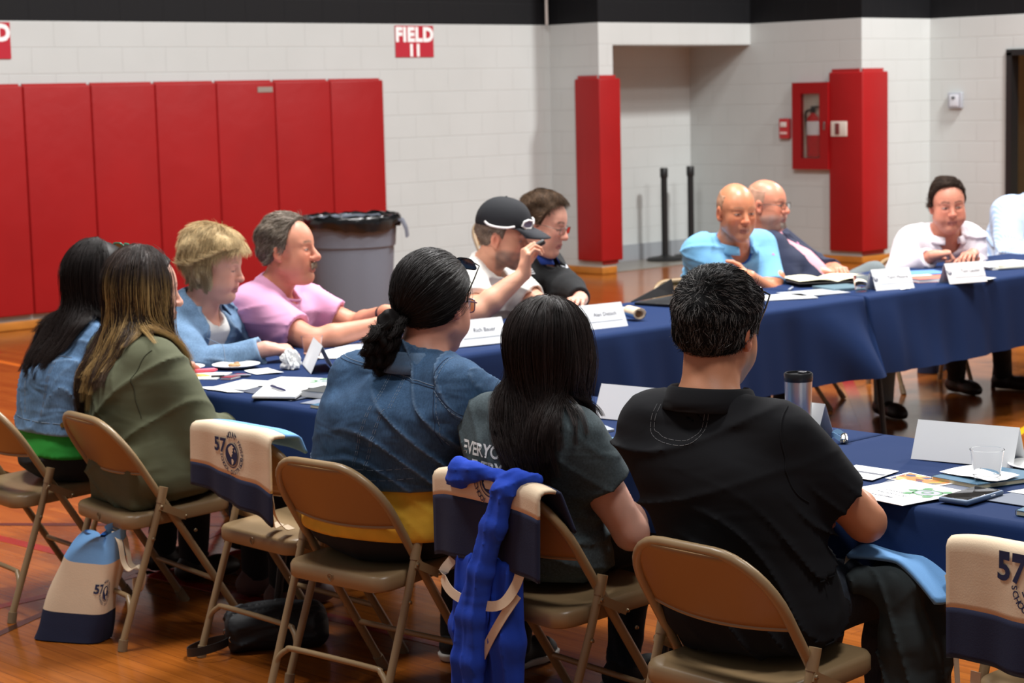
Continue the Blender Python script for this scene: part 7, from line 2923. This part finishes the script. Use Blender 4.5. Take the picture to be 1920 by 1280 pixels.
ph.rotation_euler = (0, 0, math.radians(77 + 180))
ph.rotation_euler = (0, 0, math.radians(-88))
sheet('folder', [(3.965, 2.62), (3.965, 2.44), (4.09, 2.44), (4.10, 2.60)], TT, mat('grey_blue_folder', srgb(92, 100, 116), 0.6), 'grey folder right of the phone at the photo edge', 'folder', 0.0016, 'slate folders')
sheet('paper_sheet', [(4.075, 2.615), (4.075, 2.45), (4.19, 2.45), (4.19, 2.590)], TT + 0.0022, M_paper, 'white paper at the right photo edge above the grey folder', 'paper', group='loose papers')
notebook([(3.87, 2.46), (3.87, 2.34), (3.95, 2.34), (3.945, 2.47)], TT, 0.012, M_teal, 'teal notebook corner at the right photo edge', M_cream_pg, (3, 0))

# far table
bd = empty('black_binder', (6.86, 6.17, TT), math.radians(12))
tag(bd, 'black binder standing open on the far table behind the black polo head', 'binder')
MB().box((0, 0, 0.006), (0.36, 0.26, 0.012), bevel=0.003).build('lower_cover', mat('black_vinyl', srgb(15, 15, 17), 0.5), bd)
MB().add([(-0.20, 0.13, 0.014), (0.20, 0.13, 0.014), (0.20, 0.15, 0.085), (0.05, 0.145, 0.055), (-0.20, 0.13, 0.018), (-0.20, 0.136, 0.014), (0.20, 0.136, 0.014), (0.20, 0.156, 0.085), (0.05, 0.151, 0.055), (-0.20, 0.136, 0.018)],
         [[0, 1, 2, 3, 4], [9, 8, 7, 6, 5], [0, 5, 6, 1], [1, 6, 7, 2], [2, 7, 8, 3], [3, 8, 9, 4], [4, 9, 5, 0]]).build('raised_cover', bpy.data.materials['black_vinyl'], bd, smooth=False)
sheet('notepad', quad(6.42, 6.20, 0.20, 0.14, -10), TT, M_paper, 'white notepad behind the Alan Dietsch name card', 'notepad', 0.006)

M_canvas = mat('natural_canvas', srgb(226, 202, 172), 0.9, bump=(260, 0.3, 0.0012), var=(6, 0.05), wr=(6, 0.10, 0.02))
M_nv = mat('navy_canvas', srgb(26, 32, 60), 0.9, bump=(260, 0.3, 0.0012), wr=(6, 0.12, 0.02))
M_sky = mat('light_blue_canvas', srgb(116, 168, 222), 0.9, bump=(260, 0.3, 0.0012), wr=(6, 0.12, 0.02))
rl = empty('tote_bag', (6.225, 5.855, TT + 0.030), math.radians(-25))
tag(rl, 'rolled cream and light blue tote on the table beside the Alan Dietsch card', 'tote bag', 'district tote bags')


def roll(u, v):
    a = u * 4.6 * PI
    r = 0.028 - 0.0042 * u * 2.3
    return (r * math.cos(a), (v - 0.5) * 0.13, r * math.sin(a) * 0.85)


o = MB().grid(roll, 70, 6).build('rolled_canvas', M_canvas, rl)
sm = o.modifiers.new('thick', 'SOLIDIFY')
sm.thickness = 0.002
MB().grid(lambda u, v: (0.0298 * math.cos(PI + u * PI), (v - 0.5) * 0.126, 0.0298 * 0.85 * math.sin(PI + u * PI)), 16, 4).build('blue_band', M_sky, rl)

ob = empty('open_notebook', (7.95, 6.15, TT + 0.014), math.radians(-32))
tag(ob, 'open notebook with cream pages lying on papers before the light blue polo', 'notebook')
MB().box((0, 0, 0.003), (0.40, 0.30, 0.004), bevel=0.001).build('cover', mat('dark_notebook_cover', srgb(50, 46, 44), 0.6), ob)
for sg in (1, -1):
    MB().grid(lambda u, v: (sg * (0.004 + u * 0.19), (v - 0.5) * 0.28, 0.006 + 0.020 * math.sin(min(u * 1.5, 1) * PI * 0.62) * (1 - 0.55 * u)), 14, 4).build('page', mat('cream_page', srgb(240, 230, 196), 0.7), ob)
sheet('magazine', quad(7.28, 5.90, 0.21, 0.28, 62), TT, M_paper, 'magazine before the light blue polo, nearest the black polo head', 'magazine', 0.004)
sheet('magazine', quad(7.52, 5.90, 0.21, 0.28, 75), TT, mat('magazine_grey', srgb(196, 200, 206), 0.5), 'pale magazine beside the open cream notebook', 'magazine', 0.004)
sheet('book', quad(7.76, 5.92, 0.20, 0.20, 70), TT, mat('teal_grey_cover', srgb(92, 118, 130), 0.5), 'thin teal-grey book left of the far clear cup', 'book', 0.012)
stick(7.60, 6.10, TT, 30, 0.13, 0.005, mat('light_pen', srgb(190, 196, 210), 0.3), 'pen', 'pale pen on the far table beside the magazines', 'pen')
notebook(quad(8.33, 5.80, 0.17, 0.22, 65), TT, 0.018, mat('salmon_cover', srgb(214, 112, 92), 0.55), 'salmon red book between the two far name cards', cat='book')
sheet('paper_sheet', quad(8.40, 5.93, 0.12, 0.20, 65), TT, M_paper, 'white paper above the salmon red book', 'paper', 0.010, 'loose papers')
sheet('folder', quad(8.62, 6.08, 0.22, 0.28, 60), TT, mat('sky_folder', srgb(92, 142, 204), 0.6), 'light blue folder in front of the white-shirted man', 'folder', 0.004, 'slate folders')
for k, (dx, dy, dyaw) in enumerate(((0, 0, 0), (0.015, -0.01, 4), (-0.01, 0.012, -3), (0.03, 0.01, 7))):
    sheet('paper_stack_sheet', quad(9.14 + dx, 5.89 + dy, 0.22, 0.28, 66 + dyaw), TT + 0.006 * k, M_paper if k % 2 == 0 else mat('ivory_paper', srgb(228, 224, 206), 0.7),
          ['lowest booklet of the stack at the far right table end', 'second booklet from the bottom of the far right stack', 'third booklet from the bottom of the far right stack', 'topmost white booklet of the far right stack'][k], 'booklet', 0.0052, 'booklets stacked at the far right')

# ------------------------------------------------------------------ bags on and under the chairs


def draped_tote(ci, label, rear_cream, rear_navy, logo_u, logo_v, logo_s, blue_front=0.15, width=0.40, skew=0.0, straps=(), top_out=0.02, front='sky', yoff=0.0, seed=1):
    """tote folded over a chair back. The profile runs from the rear hem up over the top tube and down on the seat side."""
    ch_ = chairs[ci]
    ax, ay = ch_.location.x, ch_.location.y
    yaw = ch_.rotation_euler.z
    t = empty('tote_bag', (ax, ay, 0), yaw)
    tag(t, label, 'tote bag', 'district tote bags')
    HT = 0.742

    def at_(z):
        return -0.225 + (0.735 - z) * (0.46 / 0.735)
    # centre path, arc length from the crest
    def path(s_):
        if s_ >= 0:      # rear side, hanging nearly plumb
            if s_ < 0.03:
                a = s_ / 0.03 * PI / 2
                return (-0.232 - 0.020 * math.sin(a), HT + 0.012 - 0.020 * (1 - math.cos(a)))
            return (-0.252 - 0.02 * (s_ - 0.03), HT - 0.008 - (s_ - 0.03))
        s2 = -s_
        if s2 < 0.03 + top_out:
            return (-0.232 + s2, HT + 0.012 - 0.010 * (s2 / (0.03 + top_out)) ** 2)
        q = s2 - 0.03 - top_out
        return (-0.202 + top_out + q * 0.40, HT + 0.002 - q * 0.92)
    rs = np.random.RandomState(seed)
    p1, p2 = rs.rand(2) * 6

    def surf(u, s_, lift=0.0):
        y = (0.5 - u) * width + yoff
        if s_ > 0.02:
            s_ = 0.02 + (s_ - 0.02) * (1 + skew * (u - 0.5))
        x, z = path(s_)
        wv = 0.006 * math.sin(u * 9 + p1) * max(s_, 0) / 0.2 + 0.004 * math.sin(u * 21 + p2) * max(s_, 0) / 0.2
        # ends sag over the rounded corners of the chair back
        e = max(abs(y) - 0.115, 0) / 0.10
        z -= 0.012 * e * e
        return (x - wv - (lift if s_ > 0.02 else lift * 0.5), y, z + (lift if s_ <= 0.03 else 0))

    def panel(name, s0, s1, m, lift=0.0):
        n = max(int(abs(s1 - s0) / 0.012), 3)
        o = MB().grid(lambda u, v: surf(u, s0 + (s1 - s0) * v, lift), 34, n + 1).build(name, m, t)
        sm_ = o.modifiers.new('thick', 'SOLIDIFY')
        sm_.thickness = 0.009
        sm_.offset = 1.0 if s1 > s0 else -1.0
        sm_.offset = 0
        return o
    cr = panel('cream_panel', -0.035, rear_cream, M_canvas)
    panel('navy_base', rear_cream, rear_cream + rear_navy, M_nv)
    panel('front_flap', -0.035, -0.035 - blue_front, M_sky if front == 'sky' else M_nv)
    off = 0.0062

    def fn(x, y, lf):
        return surf(logo_u + x / width, logo_v - y, off + lf)
    logo_on(t, fn, logo_s, 0.0012, M_inknavy, M_canvas)
    for st in straps:
        MB().ribbon(catmull(st[0], 6), st[1], 0.026, 0.002).build('strap', M_canvas, t)
    return t


draped_tote(2, 'cream and navy tote with a 57 globe logo over the empty chair between two women', 0.150, 0.085, 0.55, 0.086, 0.037, blue_front=0.11, top_out=0.06, seed=2, skew=0.34, yoff=-0.015,
            straps=[([(-0.215, -0.150, 0.60), (-0.215, -0.165, 0.55), (-0.20, -0.155, 0.50), (-0.16, -0.14, 0.455), (-0.10, -0.10, 0.440)], (0.3, 1, 0.2)),
                    ([(-0.20, -0.135, 0.52), (-0.17, -0.10, 0.47), (-0.13, -0.05, 0.442), (-0.08, -0.02, 0.436)], (0.3, 1, 0.2))])
draped_tote(6, 'cream and navy tote with a 57 globe logo at the right photo edge', 0.165, 0.115, 0.62, 0.082, 0.046, blue_front=0.12, seed=3, skew=0.05,
            straps=[([(-0.235, 0.135, 0.46), (-0.240, 0.137, 0.38), (-0.243, 0.150, 0.28), (-0.235, 0.150, 0.18), (-0.22, 0.12, 0.12)], (0, 1, 0)),
                    ([(-0.235, -0.02, 0.46), (-0.235, -0.015, 0.40), (-0.243, -0.03, 0.32), (-0.238, -0.05, 0.24), (-0.22, -0.03, 0.18)], (0, 1, 0))])
draped_tote(4, 'navy and cream tote under the blue hoodie on the chair of the long-haired woman', 0.075, 0.160, 0.58, 0.010, 0.046, blue_front=0.13, front='navy', width=0.44, seed=4,
            straps=[([(-0.262, 0.13, 0.52), (-0.285, 0.145, 0.48), (-0.290, 0.10, 0.44), (-0.292, 0.0, 0.430), (-0.288, -0.10, 0.445), (-0.262, -0.135, 0.50), (-0.245, -0.14, 0.56)], (0.15, 0.15, 1)),
                    ([(-0.255, -0.13, 0.47), (-0.282, -0.10, 0.41), (-0.288, -0.05, 0.34), (-0.285, 0.0, 0.27), (-0.270, 0.04, 0.235)], (0, 0.8, 0.6))])

# blue hoodie thrown over the same chair back
ch_ = chairs[4]
M_hood = mat('royal_blue_fleece', srgb(22, 66, 184), 0.92, bump=(300, 0.2, 0.0015), wr=(8, 0.2, 0.03))
hd = Field()
hd.path([(-0.258, 0.125, 0.752), (-0.266, 0.085, 0.768), (-0.262, 0.03, 0.768), (-0.245, -0.05, 0.762), (-0.235, -0.12, 0.757)], [0.014, 0.024, 0.020, 0.014, 0.015], 0.02)
hd.path([(-0.264, 0.125, 0.730), (-0.272, 0.08, 0.740), (-0.266, 0.03, 0.752)], [0.014, 0.020, 0.014], 0.02)
for dy, rr in ((0.016, 1.0), (-0.016, 0.92)):
    hd.path([(-0.195, -0.135 + dy, 0.760), (-0.235, -0.120 + dy, 0.766), (-0.268, -0.100 + dy, 0.735), (-0.281, -0.072 + dy, 0.64), (-0.292, -0.030 + dy, 0.52), (-0.300, 0.002 + dy * 1.3, 0.40), (-0.302, 0.022 + dy * 1.5, 0.28), (-0.300, 0.032 + dy * 1.6, 0.215)],
            [0.013 * rr, 0.015 * rr, 0.018 * rr, 0.020 * rr, 0.023 * rr, 0.026 * rr, 0.028 * rr, 0.026 * rr], 0.02)
hd.func(lambda X: -0.0045 * (1 - np.abs(np.sin(X[:, 1] * 88 + X[:, 2] * 9 + 0.9 * waves(X, 14, 5)))) ** 2 * (X[:, 2] < 0.72) - 0.004 * (1 - np.abs(np.sin(X[:, 1] * 26 + X[:, 2] * 95 + 1.2 * waves(X, 18, 6)))) ** 2 * (X[:, 2] >= 0.72), 'd')
V, F = hd.mesh((-0.42, -0.26, 0.12), (-0.10, 0.24, 0.86), 0.0055)
ho = link('hoodie', mesh_np('hoodie', V, F, mats=[M_hood]), loc=tuple(ch_.location), rotz=ch_.rotation_euler.z)
tag(ho, 'royal blue hoodie thrown over the tote and hanging behind the chair', 'hoodie')
hb = Field()
hb.box((-0.238, 0.015, 0.365), (0.014, 0.125, 0.165), 0.013, 0.02)
for dy, z0 in ((0.115, 0.16), (0.070, 0.13), (0.015, 0.15), (-0.045, 0.12), (-0.095, 0.17)):
    hb.path([(-0.242, dy * 0.9, 0.53), (-0.248, dy, 0.34), (-0.246, dy * 0.9, z0 + 0.03)], [0.018, 0.028, 0.018], 0.03)
hb.func(lambda X: -0.008 * (1 - np.abs(np.sin(X[:, 1] * 62 + X[:, 2] * 7 + 1.2 * waves(X, 10, 8)))) ** 2, 'd')
V, F = hb.mesh((-0.40, -0.24, 0.06), (-0.14, 0.26, 0.62), 0.006)
link('hoodie_body', mesh_np('hoodie_body', V, F, mats=[M_hood]), parent=ho)

# tote standing on the floor between the first two chairs
tf = empty('tote_bag', (3.255, 5.585, 0), math.radians(-62))
tag(tf, 'cream, navy and light blue tote standing on the floor between two chairs', 'tote bag', 'district tote bags')


def bagpt(u, v, lift=0.0):
    a = u * 2 * PI
    hw = 0.125 - 0.03 * v
    hd_ = 0.058 - 0.015 * v
    ex = 0.42
    x = math.copysign(abs(math.cos(a)) ** ex, math.cos(a)) * (hw + lift)
    y = math.copysign(abs(math.sin(a)) ** ex, math.sin(a)) * (hd_ + lift)
    return (x + 0.10 * v + 0.006 * math.sin(v * 9 + a * 2), y + 0.03 * v, 0.004 + v * 0.32 + 0.012 * math.sin(a * 2 + 1) * v)


for nm, v0, v1, m in (('navy_base', 0.0, 0.30, M_nv), ('cream_panel', 0.30, 0.82, M_canvas)):
    mb = MB().grid(lambda u, v: bagpt(u, v0 + (v1 - v0) * v), 49, 14)
    if v0 == 0:
        mb.add([bagpt(k / 48, 0.0) for k in range(48)], [list(range(48))])
    mb.build(nm, m, tf, angle=60)


def flop(u, v):
    x, y, z = bagpt(u, 0.82)
    a = u * 2 * PI
    k = v
    return (x * (1 - 0.55 * k) + 0.10 * k + 0.03 * k * math.cos(a * 3), y * (1 - 0.8 * k) + 0.012 * k * math.sin(a * 4), z + 0.135 * k - 0.05 * k * k + 0.03 * k * max(math.cos(a - 0.6), 0))


MB().grid(flop, 49, 10).build('blue_lining', M_sky, tf, angle=70)
MB().ribbon(catmull([(0.17, 0.01, 0.36), (0.20, -0.01, 0.33), (0.215, -0.02, 0.27), (0.235, -0.02, 0.245), (0.262, -0.01, 0.255), (0.275, 0.0, 0.225), (0.262, 0.0, 0.175), (0.235, 0.01, 0.165), (0.232, 0.015, 0.21)], 6), (0.1, 1, 0.2), 0.022, 0.002).build('strap', M_canvas, tf)
MB().ribbon(catmull([(0.16, 0.03, 0.37), (0.195, 0.025, 0.345), (0.21, 0.02, 0.29), (0.22, 0.02, 0.25), (0.26, 0.02, 0.24)], 6), (0.1, 1, 0.2), 0.022, 0.002).build('strap', M_canvas, tf)
logo_on(tf, lambda x, y, lf: bagpt(0.75 + 0.13 + x / 0.60, 0.52 + y / 0.32, 0.002 + lf), 0.026, 0.0012, M_inknavy, M_canvas)

# black handbag on the floor under the empty chair
hbg = empty('handbag', (3.66, 5.02, 0), math.radians(-35))
tag(hbg, 'black handbag lying on the floor under the empty chair', 'handbag')
fb = Field()
fb.box((0, 0, 0.060), (0.16, 0.095, 0.058), 0.04, 0.03)
fb.func(cloth_folds(0.010, 91, 26, 26), 'd')
fb.plane((0, 0, 0.002), (0, 0, -1), 0.004)
V, F = fb.mesh((-0.24, -0.18, -0.03), (0.24, 0.18, 0.18), 0.006)
M_bag = mat('black_nylon', srgb(20, 21, 25), 0.6, bump=(200, 0.2, 0.001), wr=(14, 0.5, 0.03))
link('bag_body', mesh_np('bag_body', V, F, mats=[M_bag]), parent=hbg)
M_strap = mat('black_webbing', srgb(16, 16, 17), 0.5)
pts = [(-0.215 + 0.066 * math.cos(a), -0.085 + 0.066 * math.sin(a), 0.018 + 0.016 * (1 + math.cos(a + 0.4))) for a in np.linspace(0.35, 5.9, 26)]
MB().ribbon(pts, (0, 0, 1), 0.026, 0.003).build('handle_loop', M_strap, hbg)
for (x, y, z) in ((-0.158, -0.040, 0.062), (-0.140, -0.085, 0.050)):
    MB().tube([(x + 0.010 * math.cos(a), y, z + 0.010 * math.sin(a)) for a in np.linspace(0, 2 * PI, 14)[:-1]], 0.002, 6, closed=True).build('metal_ring', mat('nickel', srgb(200, 196, 186), 0.2, 1), hbg)

# dark grey jacket and light blue tote beside the man in the black polo
jk_ = Field()
jk_.path([(3.66, 2.74, 0.585), (3.70, 2.66, 0.575), (3.705, 2.645, 0.45), (3.70, 2.645, 0.30), (3.695, 2.655, 0.18)], [0.030, 0.042, 0.050, 0.054, 0.046], 0.04)
jk_.path([(3.78, 2.76, 0.585), (3.80, 2.66, 0.560), (3.79, 2.640, 0.42), (3.78, 2.645, 0.26), (3.775, 2.65, 0.16)], [0.030, 0.040, 0.046, 0.050, 0.042], 0.05)
jk_.func(cloth_folds(0.012, 97, 14, 34), 'd')
V, F = jk_.mesh((3.55, 2.54, 0.08), (3.90, 2.86, 0.68), 0.006)
c_ = np.array([3.74, 2.65, 0.0])
o = link('jacket', mesh_np('jacket', V - c_, F, mats=[mat('charcoal_green_fleece', srgb(46, 54, 56), 0.95, bump=(300, 0.2, 0.001), wr=(9, 0.4, 0.03))]), loc=tuple(c_))
tag(o, 'dark grey jacket hanging off the thigh of the man in the black polo', 'jacket')
lt = empty('tote_bag', (3.78, 2.68, 0.60))
tag(lt, 'light blue side of a tote lying beside the man in the black polo', 'tote bag', 'district tote bags')


def lap(u, v):
    x = (u - 0.5) * 0.20
    y = 0.11 - v * 0.24
    z = 0.022 - 0.9 * max(v - 0.55, 0) ** 1.3 * 0.22 + 0.010 * math.sin(u * 7 + v * 3) - 0.02 * abs(u - 0.5)
    return (x, y, z + 0.012)


o = MB().grid(lap, 18, 22).build('blue_panel', M_sky, lt)
sm = o.modifiers.new('thick', 'SOLIDIFY')
sm.thickness = 0.010
MB().grid(lambda u, v: (lap(u, 0.0)[0], lap(u, 0)[1] + 0.006 + 0.004 * v, lap(u, 0)[2] + 0.004 - 0.02 * v), 18, 3).build('cream_hem', M_canvas, lt)
MB().ribbon(catmull([(-0.03, -0.118, 0.01), (-0.035, -0.135, -0.06), (-0.02, -0.135, -0.18), (-0.015, -0.14, -0.28), (0.01, -0.14, -0.36)], 6), (1, 0.2, 0), 0.026, 0.002).build('strap', M_canvas, lt)
MB().ribbon(catmull([(0.00, -0.118, 0.01), (0.0, -0.138, -0.04), (0.012, -0.14, -0.10), (0.0, -0.137, -0.17)], 6), (1, 0.4, 0), 0.026, 0.002).build('strap', M_canvas, lt)


# totes on the floor beyond the far table
def floor_tote(x, y, yaw, label, w=0.34, h=0.30):
    t = empty('tote_bag', (x, y, 0), math.radians(yaw))
    tag(t, label, 'tote bag', 'district tote bags')
    for nm, z0, z1, m in (('navy_base', 0.0, 0.3, M_nv), ('cream_panel', 0.3, 0.75, M_canvas), ('blue_rim', 0.75, 1.0, M_sky)):
        def fn(u, v):
            a = u * 2 * PI
            zz = z0 + (z1 - z0) * v
            return (math.copysign(abs(math.cos(a)) ** 0.4, math.cos(a)) * w / 2 * (1 - 0.1 * zz), math.copysign(abs(math.sin(a)) ** 0.4, math.sin(a)) * 0.07 * (1 - 0.4 * zz), 0.003 + zz * h)
        mb = MB().grid(fn, 41, 6)
        if z0 == 0:
            mb.add([fn(k / 40, 0) for k in range(40)], [list(range(40))])
        mb.build(nm, m, t, angle=60)
    return t


floor_tote(10.02, 6.95, 20, 'tote on the floor seen under the far table, right of the table legs')
floor_tote(9.72, 7.25, -15, 'tote on the floor seen under the far table, between the chair legs')
